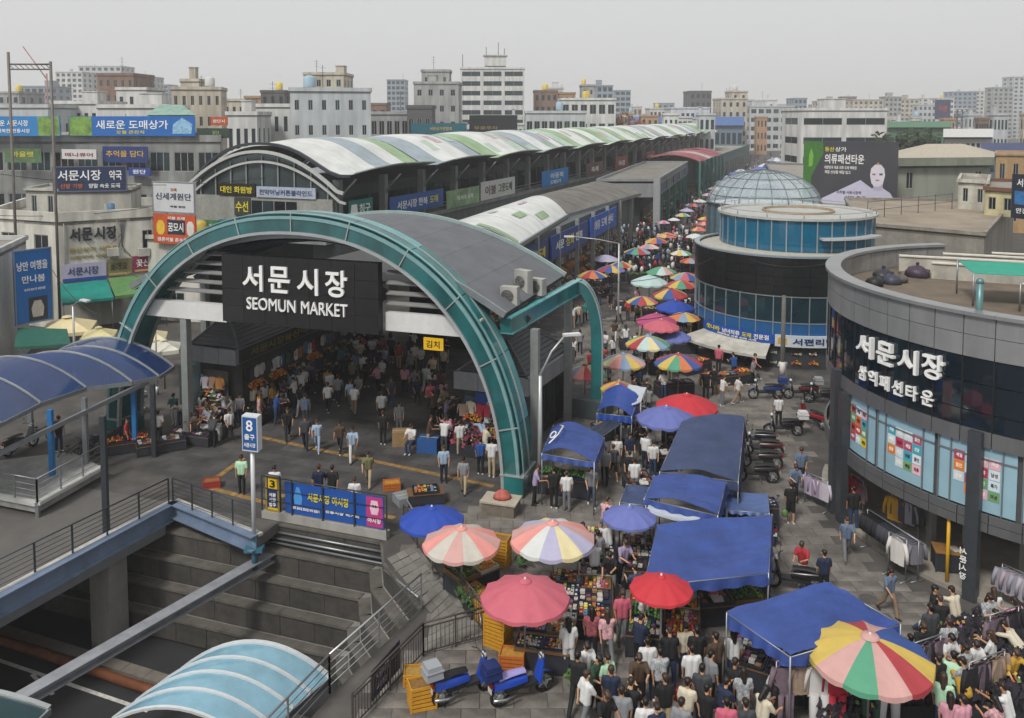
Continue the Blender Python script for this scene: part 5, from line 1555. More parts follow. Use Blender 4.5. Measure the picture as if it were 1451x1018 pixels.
# cranes far away
for i, (px, yt, d, lb) in enumerate(((40, 67, 380, 'reddish tower crane jib far off on the left skyline'),)):
    r = thing('tower_crane', lb, 'crane', (*gl_(70, d), 0))
    b = MB(); p = Vector((*gl_(70, d), 0)); b.tube([p, Vector((*gl_(70, d), CAM_H + 60 * d / FPX))], .35, 5); b.build('mast', M('#8a5a50', .6), r)
    b = MB(); b.tube([Vector((*gl_(70, d), CAM_H + 52 * d / FPX)), Vector((*gl_(38, d), CAM_H + 98 * d / FPX))], .25, 5); b.build('jib', M('#9a5a50', .6), r)

# ---------------------------------------------------------------- the skyline
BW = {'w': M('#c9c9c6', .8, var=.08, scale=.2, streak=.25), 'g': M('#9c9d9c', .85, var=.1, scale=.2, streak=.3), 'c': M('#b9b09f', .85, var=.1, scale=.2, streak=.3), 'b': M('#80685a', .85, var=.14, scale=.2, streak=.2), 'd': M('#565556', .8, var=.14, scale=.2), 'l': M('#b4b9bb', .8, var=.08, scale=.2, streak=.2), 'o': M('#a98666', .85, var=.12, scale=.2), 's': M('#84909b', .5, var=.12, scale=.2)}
WIDE = dict(ww=.84, wh=.5)
def sky_b(px0, px1, yt, Y, fl, co, w_, dep=None, label=None, skew=.0, ex=1, ww=.5, wh=.48, sep=False, name='apartment_building', group='buildings on the skyline', gl=None, scols=None):
    x0, x1 = gl_(px0, Y), gl_(px1, Y + skew)
    z1 = CAM_H - (yt - 165) * Y / FPX
    return block(name, label, x0, x1, dep or (x1[0] - x0[0]) * .8, z1 - .8, fl, co, BW[w_], ww=ww, wh=wh, sep=sep, extras=ex, group=group, gl=gl, bars=1, scols=scols)
tw_ = sky_b(653, 743, 96, 280, 10, 3, 'w', 14, 'white ten storey office block with ribbon windows, tallest over the arcade roof', 0, 0, .86, .5, True, 'office_block', None, WGL[1], scols=2)
p = gl_(702, 288); b = MB(); b.box((p[0], p[1], 34.2), (7, 6, 3.4)); b.box((p[0], p[1], 36), (8, 7, .3)); b.build('penthouse', BW['w'], tw_)
for dx, h in ((-3, 3), (1, 4.5), (3, 2.5)): b = MB(); b.tube([(p[0] + dx, p[1], 36), (p[0] + dx, p[1], 36 + h)], .1, 4); b.build('antenna', DSTEEL, tw_)
p = gl_(656, 281); b = MB(); b.tube([(p[0], p[1], 31), (p[0], p[1], 36)], .1, 4); b.build('antenna', DSTEEL, tw_)
sky_b(412, 526, 124, 135, 5, 6, 'l', 10, 'bare grey block with small windows in front of the cream tower', 3, 2, .32, .4, True, 'grey_block', None)
sky_b(432, 488, 103, 200, 7, 4, 'c', 12, 'cream tower rising behind the bare grey block', 0, 2, .45, .45, True)
sky_b(587, 650, 116, 215, 6, 4, 'g', 14, 'stepped grey concrete block left of the white office block', 0, 2, .4, .4, True, 'grey_block', None)
sky_b(598, 637, 99, 222, 8, 3, 'g', 8, 'upper step of the grey concrete block with dark window', 0, 1, .3, .35, True, 'grey_block', None)
sky_b(525, 590, 158, 170, 3, 6, 'g', 12, 'low grey block with a green window band left of the stepped block', 0, 1, .7, .5, True, 'low_block')
sky_b(577, 612, 149, 165, 2, 3, 'd', 8, 'low dark brown block under the stepped grey block', 0, 0, .6, .5, True, 'low_block')
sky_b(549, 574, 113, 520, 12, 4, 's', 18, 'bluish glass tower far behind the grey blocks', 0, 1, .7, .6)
sky_b(245, 315, 123, 175, 5, 6, 'c', 10, 'beige block with rooftop stair tower near the green shed', 2, 2, .4, .45, True)
sky_b(258, 284, 112, 182, 6, 2, 'c', 6, 'beige stair tower with antenna on the left skyline', 0, 1, .3, .4)
sky_b(141, 192, 104, 210, 7, 5, 'b', 12, 'brown brick block with flat roof on the left skyline', 0, 1, .4, .45, True)
sky_b(167, 210, 124, 190, 5, 3, 'w', 10, 'white gabled block below the brown brick block', 0, 0, .35, .4)
sky_b(115, 175, 94, 560, 14, 7, 'l', 20, 'pale twin tower estate block behind the brown block', 0, 1, .6, .55)
sky_b(82, 120, 102, 540, 13, 5, 'w', 20, 'white estate tower left of the twin tower block', 0, 1, .6, .55)
sky_b(193, 219, 109, 500, 12, 4, 'l', 16, 'pale estate tower right of the brown block', 0, 1, .6, .55)
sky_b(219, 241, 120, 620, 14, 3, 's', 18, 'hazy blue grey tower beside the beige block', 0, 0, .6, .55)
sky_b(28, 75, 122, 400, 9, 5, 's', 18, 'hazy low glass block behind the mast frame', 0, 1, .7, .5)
sky_b(-30, 30, 130, 260, 6, 6, 'g', 14, 'grey block at the left edge of the skyline', 0, 1, .5, .45)
sky_b(-20, 70, 148, 150, 2, 8, 'l', 10, 'pale low roofs behind the left blue banner', 0, 1, .5, .4, name='low_block')
sky_b(75, 140, 143, 160, 3, 6, 'w', 12, 'low white roofs left of the white gabled block', 0, 2, .5, .45, name='low_block')
sky_b(140, 240, 148, 140, 2, 8, 'w', 9, 'white row of attic windows behind the wide blue banner', 0, 1, .6, .5, name='low_block')
sky_b(318, 348, 140, 210, 4, 3, 'c', 10, 'small beige block between the beige and grey blocks', 0, 1, .4, .45)
sky_b(348, 372, 136, 230, 5, 2, 'o', 9, 'tan stair tower left of the dark block', 0, 0, .3, .4)
sky_b(371, 405, 128, 220, 5, 3, 'd', 10, 'charcoal block left of the cream tower', 0, 1, .4, .5)
sky_b(360, 412, 147, 150, 3, 4, 'w', 9, 'small white block in front of the charcoal block', 0, 1, .4, .45)
sky_b(322, 365, 158, 140, 2, 4, 'w', 8, 'low pale block right of the orange rooftop sign', 0, 1, .5, .45, name='low_block')
sky_b(526, 548, 146, 260, 4, 2, 'b', 9, 'brick red low block left of the bluish tower', 0, 0, .5, .4)
sky_b(757, 790, 128, 300, 6, 4, 'b', 14, 'brown block first right of the white office block', 0, 1, .5, .45)
sky_b(773, 798, 124, 330, 7, 3, 'w', 14, 'white block between two brown blocks', 0, 1, .5, .45)
sky_b(792, 815, 131, 310, 6, 3, 'o', 12, 'rusty tan block right of the white office block', 0, 1, .4, .45)
sky_b(795, 872, 139, 230, 4, 6, 'w', 14, 'white four storey block with a curved wing over the arcade roof', 0, 2, .7, .5, True, 'white_block', None)
sky_b(745, 830, 157, 200, 2, 8, 'l', 12, 'low pale block with green windows along the arcade roof', 0, 1, .75, .5, True, 'low_block')
sky_b(824, 842, 120, 300, 7, 2, 'g', 10, 'grey stair tower above the white curved block', 0, 1, .3, .4)
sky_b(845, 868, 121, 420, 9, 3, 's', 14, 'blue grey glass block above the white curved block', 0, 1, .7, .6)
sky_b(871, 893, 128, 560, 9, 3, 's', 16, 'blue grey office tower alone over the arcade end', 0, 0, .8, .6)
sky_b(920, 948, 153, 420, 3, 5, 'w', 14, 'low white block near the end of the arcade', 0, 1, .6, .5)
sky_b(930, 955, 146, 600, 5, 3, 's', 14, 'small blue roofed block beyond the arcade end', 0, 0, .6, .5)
sky_b(977, 1007, 129, 400, 7, 4, 'd', 16, 'dark slab with red rooftop lettering over the arcade end', 0, 1, .6, .5)
sky_b(950, 1005, 152, 330, 3, 8, 'w', 14, 'white low block in front of the dark slab', 0, 1, .6, .45)
sky_b(1021, 1058, 139, 330, 6, 4, 'c', 14, 'beige block with wing right of the dark slab', 0, 2, .4, .45)
sky_b(1035, 1058, 129, 335, 7, 2, 'c', 10, 'beige tower of the winged block', 0, 1, .3, .45)
sky_b(1062, 1125, 150, 400, 5, 6, 'l', 16, 'pale four storey block at the top of the street', 0, 1, .7, .5, True, 'white_block', None)
sky_b(1067, 1100, 141, 410, 6, 2, 'w', 14, 'white stair tower with mast at the top of the street', 0, 2, .2, .3, True, 'white_block', None)
sky_b(1135, 1256, 153, 190, 4, 2, 'w', 14, 'white block with two long ribbon windows behind the billboard', 0, 2, .9, .36, True, 'white_block', None)
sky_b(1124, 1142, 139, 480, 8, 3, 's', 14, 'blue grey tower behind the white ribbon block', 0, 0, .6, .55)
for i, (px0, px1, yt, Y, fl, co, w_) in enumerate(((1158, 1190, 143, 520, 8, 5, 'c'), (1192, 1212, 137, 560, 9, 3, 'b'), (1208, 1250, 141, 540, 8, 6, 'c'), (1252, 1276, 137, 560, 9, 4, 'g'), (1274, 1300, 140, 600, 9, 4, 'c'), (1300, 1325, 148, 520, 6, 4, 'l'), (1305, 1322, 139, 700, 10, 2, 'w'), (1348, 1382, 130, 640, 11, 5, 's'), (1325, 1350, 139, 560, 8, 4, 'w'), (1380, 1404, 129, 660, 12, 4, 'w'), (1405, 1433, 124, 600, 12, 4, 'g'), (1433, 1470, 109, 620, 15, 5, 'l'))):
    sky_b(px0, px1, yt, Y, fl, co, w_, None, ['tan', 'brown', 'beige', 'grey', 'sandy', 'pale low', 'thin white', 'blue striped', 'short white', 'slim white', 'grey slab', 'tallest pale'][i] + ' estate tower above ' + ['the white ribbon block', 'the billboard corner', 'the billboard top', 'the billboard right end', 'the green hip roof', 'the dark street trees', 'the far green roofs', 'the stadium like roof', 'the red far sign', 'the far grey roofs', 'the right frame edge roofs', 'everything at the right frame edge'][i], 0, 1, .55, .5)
# low sprawl between, each a small block of its own
rnd = random.Random(21)
TN = {'w': 'white', 'g': 'grey', 'c': 'beige', 'b': 'brown', 'd': 'dark', 'l': 'pale', 'o': 'tan', 's': 'blue grey'}
SPOT = ['past the mast frame', 'behind the wide blue banner', 'behind the beige blocks', 'behind the cream tower', 'left of the white office block', 'right of the white office block', 'over the arcade roof', 'by the arcade end', 'behind the dark slab', 'above the street top', 'behind the white ribbon block', 'over the billboard', 'over the green hip roof', 'over the dark trees', 'at the right frame edge']
for i in range(190):
    Y = rnd.choice((240, 300, 360, 420, 520, 640, 760, 900))
    px = rnd.uniform(860, 1460) if i % 2 else rnd.uniform(0, 860)
    wpx = rnd.uniform(10, 26)
    yt = 165 - rnd.uniform(-10, 6 + (14 if Y > 500 else 0))
    k_ = rnd.choice('wwwwgcclllbdos')
    sky_b(px, px + wpx, yt, Y, 3, rnd.choice((3, 4)), k_, None, '%s %s %s block %s, %s' % ('tall' if yt < 152 else 'stubby' if yt > 163 else 'low', 'narrow' if wpx < 15 else 'wide' if wpx > 21 else 'plain', TN[k_], SPOT[int(min(14, px / 98))], 'closer' if Y < 350 else 'far off' if Y < 600 else 'faintest in the haze'), 0, rnd.randrange(2), rnd.choice((.45, .6, .8)), .5, name='distant_block', group='distant low blocks on the skyline')
# far roofs on the right
def roof_block(label, px0, px1, y0, Y, dep, z0, wall, roof, rows=2, cols=8, rise=1.5):
    z1 = CAM_H - (y0 - 165) * Y / FPX
    r = polyblock('market_hall', label, [gl_(px0, Y), gl_(px1, Y), gl_(px1, Y + dep), gl_(px0, Y + dep)], [dict(rows=rows, cols=cols, ww=.7, wh=.5, sep=False)], z1 - rise, wall, parapet=0)
    b = MB(); a, c, d, e = [Vector((*p, z1 - rise + .05)) for p in (gl_(px0 - 2, Y - 1), gl_(px1 + 2, Y - 1), gl_(px1 + 2, Y + dep), gl_(px0 - 2, Y + dep))]
    m0, m1 = (a + e) / 2 + U * rise, (c + d) / 2 + U * rise
    b.add([a, c, d, e, m0, m1], [(0, 1, 5, 4), (2, 3, 4, 5), (1, 2, 5), (3, 0, 4), (3, 2, 1, 0)]); b.build('roof_sheet', roof, r)
    return r
roof_block('white roofed hall right of the dark street trees', 1338, 1405, 184, 170, 20, 0, M('#a9a9a5', .8, var=.1), M('#b9b9b4', .6, var=.1), 2, 9)
roof_block('navy roofed hall near the right frame edge', 1392, 1480, 205, 150, 16, 0, M('#5a6270', .8, var=.1), M('#27355c', .6, var=.1), 2, 9)
roof_block('long blue roofed hall at the end of the arcade', 893, 1052, 166, 300, 30, 0, M('#6a7a8c', .8, var=.2), M('#2c5590', .5, var=.15), 1, 20, 3)
roof_block('green roofed hall above the billboard right end', 1258, 1345, 173, 230, 20, 0, M('#55705c', .8, var=.1), M('#3f6b4e', .6, var=.1), 1, 9)
for i, (px, h, r, lb) in enumerate(((1283, 9, 4.2, 'dark round tree right of the billboard, left one'), (1318, 8, 3.8, 'dark tree right of the billboard, right one'), (1300, 7, 3.2, 'lower dark tree between the two by the billboard'))):
    p = gl_(px, 172 + i); tree(lb, (p[0], p[1], 0 if i != 1 else 0), h + 5, r + 1, i + 40, 'dark trees right of the billboard', M('#26361f', .85, var=.4, scale=1, island=.3), 500, ls=.15)
tree('reddish autumn coloured tree over the far arcade roof', (*gl_(884, 240), 0), 18, 4, 77, None, M('#7a4a2c', .85, var=.3, island=.3), 400)
# teal roof strip before the white office block
sign('rooftop_sign', 'teal rooftop strip sign over the arcade roof left of the white office block', gl_(582, 150), gl_(660, 149), 13.0, 14.8, M('#1f5a68', .5, var=.15), [('서문상가연합회', .35, .3, .4, .35, M('#b9a06a', .5))])
sign('rooftop_sign', 'black rooftop board below the white office block', gl_(665, 152), gl_(733, 151), 13.2, 16.2, M('#1b1d20', .5, var=.15), [('무료주차', .1, .15, .5, .2, M('#8a7a4a', .5))])
sign('rooftop_sign', 'red and blue screen sign among the far right towers', gl_(1323, 420), gl_(1345, 420), 14.5, 24, M('#2a2c50', .5, var=.3), [('서문', .2, .4, .6, .3, M('#b03030', .5))])

# ---------------------------------------------------------------- billboard and neighbours on the right
bb = thing('billboard', 'huge dark grey billboard with a white draped bald figure', 'billboard', (*gl_(1206, 96), 0))
p0, p1 = Vector((*gl_(1139, 98), 0)), Vector((*gl_(1273, 93), 0))
DKG = M('#3b3b42', .5, var=.1, scale=.5)
NSK = M('#b6b3c6', .5, var=.08)
SKN = M('#c9c2cb', .5, var=.08)
sign('billboard', None, p0, p1, 5.9, 13.2, DKG, [('의류패션타운', .235, .66, .42, .145, LETTER), ('동산', .235, .845, .1, .07, YEL), ('상가', .345, .845, .12, .07, LETTER), ('대한민국 대표 의류 도매 백화점', .235, .575, .34, .05, LETTER), ('계절 신상품 매일 입고', .235, .505, .28, .05, LETTER), ('지하철 서문시장역', .37, .2, .26, .05, M('#4a3a5a', .5)), ('삼번 출구', .46, .125, .22, .05, M('#4a3a5a', .5))],
     extra=[([(0, 0.005), (.09, .22), (.09, .45), (.22, .82), (.21, .995), (0, .995)], M('#3a6a2a', .5, var=.2)), ([(.06, .6), (.1, .62), (.11, .78), (.085, .9), (.06, .78)], M('#6aa03c', .5), .004),
            ([(.16, .05), (.98, .02), (.985, .12), (.93, .24), (.82, .34), (.74, .3), (.62, .42), (.16, .08)], NSK, .002), ([(.76, .27), (.85, .27), (.86, .46), (.75, .46)], M('#a79fb4', .5, var=.1), .005),
            ([(.735, .38), (.765, .33), (.82, .33), (.855, .38), (.875, .5), (.865, .6), (.83, .66), (.77, .66), (.73, .6), (.72, .5)], SKN, .008), ([(.745, .5), (.775, .5), (.775, .525), (.745, .525)], M('#8a5a4a', .5), .012), ([(.815, .5), (.85, .5), (.85, .53), (.815, .53)], M('#3a4a6a', .5), .012), ([(.775, .415), (.82, .415), (.81, .435), (.785, .435)], M('#8a6a7a', .5), .012), ([(.785, .66), (.815, .66), (.81, .69), (.79, .69)], M('#a08050', .5), .012)], th=.35, parent=bb)
for u in (.1, .5, .9):
    p = p0.lerp(p1, u) + Vector((.1, .6, 0)); b = MB(); b.bar(p, p + U * 6.2, .35, .35, up=(1, 0, 0)); b.bar(p + U * 5, p + U * 12.5, .2, .2, up=(1, 0, 0)); b.build('steel_post', STEEL, bb)
gg = polyblock('green_grey_building', 'plain green grey building with hipped roof right of the billboard', [gl_(1274, 97), gl_(1404, 99), gl_(1404, 112), gl_(1270, 112)], [dict(rows=3, cols=4, ww=.3, wh=.55, sill=.25, skip=lambda r, k: k in (1, 2))], 10.4, M('#8b8f82', .85, var=.08, scale=.4, streak=.2), parapet=0)
b = MB(); q = [Vector((*p, 10.42)) for p in (gl_(1268, 96.2), gl_(1410, 98.2), gl_(1410, 113), gl_(1264, 113))]
b.hexa(q + [p + U * .9 for p in q]); b.build('eaves_band', M('#7d8274', .8, var=.1, streak=.15), gg)
b = MB(); q = [p + U * .92 for p in q]; b.add(q + [(q[0] + q[3]) / 2 + Vector((4, 0, 1.3)), (q[1] + q[2]) / 2 + Vector((-4, 0, 1.3))], [(0, 1, 5, 4), (1, 2, 5), (2, 3, 4, 5), (3, 0, 4)]); b.build('hip_roof', M('#a79f90', .85, var=.15), gg)
fl_ = polyblock('flat_roof_shops', 'low shops with a wide brown flat roof behind the drum building', [gl_(1222, 66), gl_(1400, 60), gl_(1440, 84), gl_(1200, 86)], [None], 7.6, M('#8a857c', .85, var=.15, streak=.3), parapet=.25, roofm=M('#8b8071', .95, var=.25, scale=.3, bump=.2))
for i in range(6):
    p = Vector((*gl_(1232 + i * 24, 70 + i * 1.5), 7.6)); b = MB(); b.tube([p, p + U * 1.5], .03, 5); b.build('rail_post', DSTEEL, fl_)
for zz in (.7, 1.4):
    b = MB(); b.tube([Vector((*gl_(1232, 70), 7.6 + zz)), Vector((*gl_(1352, 77.5), 7.6 + zz))], .02, 4); b.build('guard_wire', DSTEEL, fl_)
polyblock('white_rooftop_house', 'small white house with stained roof edge behind the round roof', [gl_(1360, 78), gl_(1402, 76), gl_(1404, 84), gl_(1364, 86)], [dict(rows=1, cols=2, ww=.35, wh=.5, sill=.3)], 10.0, M('#b5b2a6', .85, var=.15, streak=.4), z0=7.6, parapet=.3)
polyblock('yellow_rooftop_house', 'pale yellow house with a white window behind the round roof', [gl_(1398, 73), gl_(1442, 71), gl_(1446, 82), gl_(1402, 83)], [dict(rows=1, cols=2, ww=.5, wh=.5, sill=.25)], 9.7, M('#b9b089', .85, var=.15, streak=.35), z0=7.6, parapet=.3, cap=M('#6a4a3a', .8, var=.2))
polyblock('tan_house', 'tan house at the right frame edge above the dark sign', [gl_(1412, 118), gl_(1470, 117), gl_(1470, 128), gl_(1412, 128)], [dict(rows=2, cols=3, ww=.4, wh=.5)], 10.6, M('#a88a64', .85, var=.15, streak=.2), parapet=.3)
sign('rooftop_sign', 'dark blue sign cut by the right frame edge', gl_(1436, 66), gl_(1475, 64), 8.2, 11.6, M('#1d2634', .5, var=.15), [('서문', .2, .72, .5, .18, LETTER), ('안경', .2, .12, .4, .12, LETTER)], extra=[(.12, .32, .5, .3, M('#2f6aa0', .5, var=.3))])
polyblock('street_shops', 'shop row along the right of the far street below the billboard', [(27.5, 84), (33, 80), (62, 170), (52, 176)], [None, dict(rows=2, cols=14, ww=.7, wh=.5, sep=False)], 6.2, M('#6b6a66', .8, var=.2, streak=.2), parapet=.3)
polyblock('street_shops', 'grey shop row on the right where the street bends away', [(70, 180), (82, 176), (112, 262), (98, 268)], [None, None], 7.0, M('#77766f', .8, var=.2), parapet=.3)
# clutter on the left roofs and walls
rnd = random.Random(31)
for root, z, box, n in ((cb, 8.12, (-39, -30, 69, 75), 10), (lg, 13.32, (-60, -34, 95, 102), 22), (sb, 6.42, (-27.5, -25, 68, 74), 3), (ph, 10.02, (-39, -33, 70, 73), 3), (wl, 7.62, (-38, -33, 52, 56), 3)):
    for i in range(n):
        x, y = rnd.uniform(box[0], box[1]), rnd.uniform(box[2], box[3])
        b = MB(); k = rnd.randrange(3)
        if k == 0: b.box((x, y, z + .45), (1.0, .5, .8), rz=rnd.uniform(0, 3)); b.box((x, y, z + .03), (.8, .5, .06)); b.build('roof_unit', M('#b5b4ae', .6, var=.15, streak=.2), root)
        elif k == 1: b.tube([(x, y, z), (x, y, z + rnd.uniform(1.2, 3))], .04, 5); b.bar(Vector((x - .5, y, z + 1.1)), Vector((x + .5, y, z + 1.1)), .03, .03); b.build('antenna', DSTEEL, root)
        else: b.lathe([(.5, 0), (.5, .8), (.2, 1.0), (.02, 1.0)], 10, (x, y, z)); b.build('water_tank', M(rnd.choice(['#3f6a8a', '#b5a04a', '#8f8f8a']), .5, var=.15), root)
for x in (.4, 4.05, 6.6):
    b = MB(); b.tube([cw(x, .1, 2.4), cw(x, .1, 8.0)], .05, 6); b.build('drain_pipe', M('#8a8880', .6, var=.2), cb)
for x, z in ((3.7, 5.6), (5.9, 5.4)):
    b = MB(); c = cw(x, .3, z); b.box((c.x, c.y, c.z), (.8, .4, .6), rz=math.atan2(xd.y, xd.x)); b.build('wall_unit', M('#bcbab2', .6, var=.12, streak=.2), cb)
# ---------------------------------------------------------------- arched walkway canopies
def arc_canopy(label, E, over, rise, m, mrib, legs=(), name='walkway_canopy', crown_at=.5, posts=None):
    root = thing(name, label, 'canopy', E[0])
    over = Vector(over)
    def f(p, u): return p + over * u + U * (rise * (1 - (2 * u - 1) ** 2))
    for i in range(len(E) - 1):
        a, c = E[i], E[i + 1]
        b = MB()
        b.grid(lambda u, v: f(a.lerp(c, .015 + .97 * v), u) + U * .02 * sin(v * pi), 14, 3)
        b.grid(lambda u, v: f(a.lerp(c, .015 + .97 * v), u) - U * .03, 14, 3, flip=True)
        b.build('roof_sheet', m, root)
    for i, p in enumerate(E):
        b = MB(); q = [f(p, u / 14) + U * .02 for u in range(15)]
        for x, y in zip(q, q[1:]): b.bar(x, y, .1 if i else .16, .07)
        b.build('rib', mrib, root)
    for o in (0, 1):
        b = MB()
        for x, y in zip(E, E[1:]): b.bar(x + over * o - U * .08, y + over * o - U * .08, .12, .18)
        b.build('eaves_beam', STEEL, root)
    return root
E1 = [G(*p, 3.6) for p in ((246, 519), (225, 533), (187, 541), (122, 549), (57, 571), (0, 600), (-75, 640))]
NVY = M('#284070', .08, var=.25, scale=.4, spec=.9, alpha=.8)
wc = arc_canopy('dark blue arched sheet canopy over the footbridge walkway', E1, (-6.6, -.9, 0), 1.55, NVY, SILV)
BLC = M('#2468a0', .4, var=.12, streak=.1)
for (px, py, zt, m) in ((219, 648, 3.5, DSTEEL), (192, 640, 3.5, BLC), (75, 690, 3.4, BLC), (123, 672, 3.5, STEEL), (151, 755, 4.6, DSTEEL), (44, 612, 3.5, STEEL)):
    p = G(px, py); b = MB(); b.bar(p, p + U * zt, .2, .2, up=(1, 0, 0)); b.build('column', m, wc)
b = MB(); b.bar(G(210, 541, 3.4), G(-20, 652, 2.2), .14, .2); b.build('sloping_beam', STEEL, wc)
ld = thing('stair_landing', 'pale concrete landing with glass balustrade under the blue canopy', 'landing', G(53, 716, .5))
q = [G(-40, 698, .5), G(53, 716, .5), G(147, 663, .5), G(100, 640, .5), G(-60, 660, .5)]
b = MB(); b.poly([(p.x, p.y) for p in q], .18, .5); b.build('slab', M('#8f8f8c', .75, var=.2, streak=.3), ld)
for x, y in ((q[0], q[1]), (q[1], q[2])):
    b = MB(); b.bar(x + U * .06, y + U * .06, .26, .14); b.build('edge_upstand', M('#b5b5b2', .7, var=.1), ld)
b = MB(); b.bar(Vector((q[1].x, q[1].y, 0)), q[1], .14, .14, up=(1, 0, 0)); b.build('post', STEEL, ld)
railing('railing', 'silver topped railing round the landing under the blue canopy', [q[0] + U * .1, q[1] + U * .1, q[2] + U * .1], h=.95, bars=3, post=1.1, group='bridge and stair railings')
E2 = [G(*p, -1.2) for p in ((467, 959), (440, 982), (415, 1004), (388, 1030), (358, 1058))]
LBL = M('#86b3c6', .07, var=.3, scale=.5, spec=.9, alpha=.78)
arc_canopy('light blue arched glass canopy rising out of the stairwell', E2, (-4.7, .3, 0), 1.0, LBL, M('#d5d9da', .3, .3, var=.05))
E3 = [G(*p, -.8) for p in ((70, 1004), (20, 1050))]
arc_canopy('dark teal glass roof corner at the bottom left', E3, (-6, .5, 0), .5, M('#16353a', .1, var=.2), SILV)

# ---------------------------------------------------------------- lamps and the round sign pole
LAMP = M('#b4b6b5', .4, .4, var=.08)
def lamp(label, px, py, h, arm, dz, r=.07):
    p = G(px, py)
    root = thing('street_lamp', label, 'street lamp', p, 'street lamps')
    b = MB(); b.tube([p, p + U * (h * .5), p + U * h], [r * 1.3, r, r * .8], 8); b.build('pole', LAMP, root)
    a = Vector(arm)
    b = MB(); b.tube([p + U * h, p + U * (h + dz * .6) + a * .45, p + U * (h + dz) + a], [r * .6, r * .5, r * .4], 6); b.build('arm', LAMP, root)
    b = MB(); e = p + U * (h + dz) + a; d = a.normalized(); b.bar(e - d * .1, e + d * .65, .26, .1); b.build('lamp_head', M('#c9cac8', .4, var=.05), root)
    b = MB(); b.tube([p, p + U * .5], r * 2, 8); b.build('base', LAMP, root)
    return root
lamp('grey street lamp with a bent arm standing by the right arch foot', 765, 690, 4.9, (1.1, .3, 0), 1.7, .1)
lamp('thin street lamp with a long arm in the crowded street', 876, 470, 6.6, (-3.4, .2, 0), .5)
lamp('slender street lamp beside the dark green awning', 107, 540, 4.6, (.9, -.6, 0), .5)
lamp('grey lamp post among the cream parasols', 223, 560, 5.2, (.5, .2, 0), .2, .05)
p = G(1108, 553); ut = thing('utility_pole', 'grey utility pole with pasted notices before the drum building', 'pole', p)
b = MB(); b.tube([p, p + U * 5.6], [.16, .12], 8); b.build('pole', M('#5f5d5a', .8, var=.2), ut)
b = MB(); b.tube([p + U * .9, p + U * 1.7], .165, 8); b.build('notice', M('#c9c6bd', .6, var=.25, scale=6), ut)
p = Vector((-9.85, 31.85, 0)); sp_ = thing('station_sign_pole', 'white pole with a blue and white box sign at the footbridge corner', 'sign', p)
b = MB(); b.tube([p - U * .3, p + U * 3.5], .085, 10); b.build('pole', M('#c6c8c8', .4, .2, var=.06), sp_)
b = MB(); b.tube([p - U * 1.3, p - U * .1], .12, 8); b.box((p.x, p.y, -.5), (.7, .4, .16)); b.build('bracket', M('#3f6c80', .5, .2), sp_)
b = MB(); b.hexa([p + Vector(v) for v in ((-.34, -.12, 3.4), (.3, -.3, 3.4), (.36, .06, 3.4), (-.28, .24, 3.4), (-.34, -.12, 4.75), (.3, -.3, 4.75), (.36, .06, 4.75), (-.28, .24, 4.75))]); b.build('sign_box', M('#c5c9cb', .5, var=.05), sp_)
xd_ = Vector((.64, -.18, 0)).normalized(); nr = Vector((xd_.y, -xd_.x, 0)); c0 = p + Vector((-.34, -.12, 3.4))
b = MB(); b.hexa([c0 + xd_ * x + nr * o + U * .05 for x, o in ((.03, .008), (.63, .008), (.63, .001), (.03, .001))] + [c0 + xd_ * x + nr * o + U * 1.3 for x, o in ((.03, .008), (.63, .008), (.63, .001), (.03, .001))]); b.build('blue_face', M('#23528f', .45, var=.06), sp_)
for tx, z0, h_, w_ in (('8', .78, .42, .28), ('출구', .45, .22, .44), ('서문시장', .16, .17, .5)):
    b = MB(); put_text(b, tx, c0 + xd_ * (.33 - w_ / 2) + nr * .01 + U * z0, xd_, w_, h_, .015); b.build('lettering', LETTER, sp_)

# ---------------------------------------------------------------- parasols
PC = {'R': '#9e3a40', 'Y': '#bfa552', 'B': '#35508c', 'G': '#4f8f72', 'P': '#bb928c', 'W': '#bfc1be', 'O': '#bb7048', 'L': '#a3a0b8', 'V': '#5f68a4', 'K': '#b55a68', 'M': '#a2446c', 'C': '#cbbf94', 'T': '#a9c0bc', 'S': '#cf8a82', 'E': '#b3aea4', 'D': '#b42c36', 'N': '#23429a', 'U': '#7d90a8', 'Q': '#c6bdb0'}
PCN = {'R': 'red', 'Y': 'yellow', 'B': 'blue', 'G': 'green', 'P': 'dusty pink', 'W': 'white', 'O': 'orange', 'L': 'lilac', 'V': 'periwinkle', 'K': 'rose', 'M': 'magenta', 'C': 'cream', 'T': 'pale teal', 'S': 'salmon', 'E': 'sage', 'D': 'bright red', 'N': 'deep blue', 'U': 'slate blue', 'Q': 'ivory'}
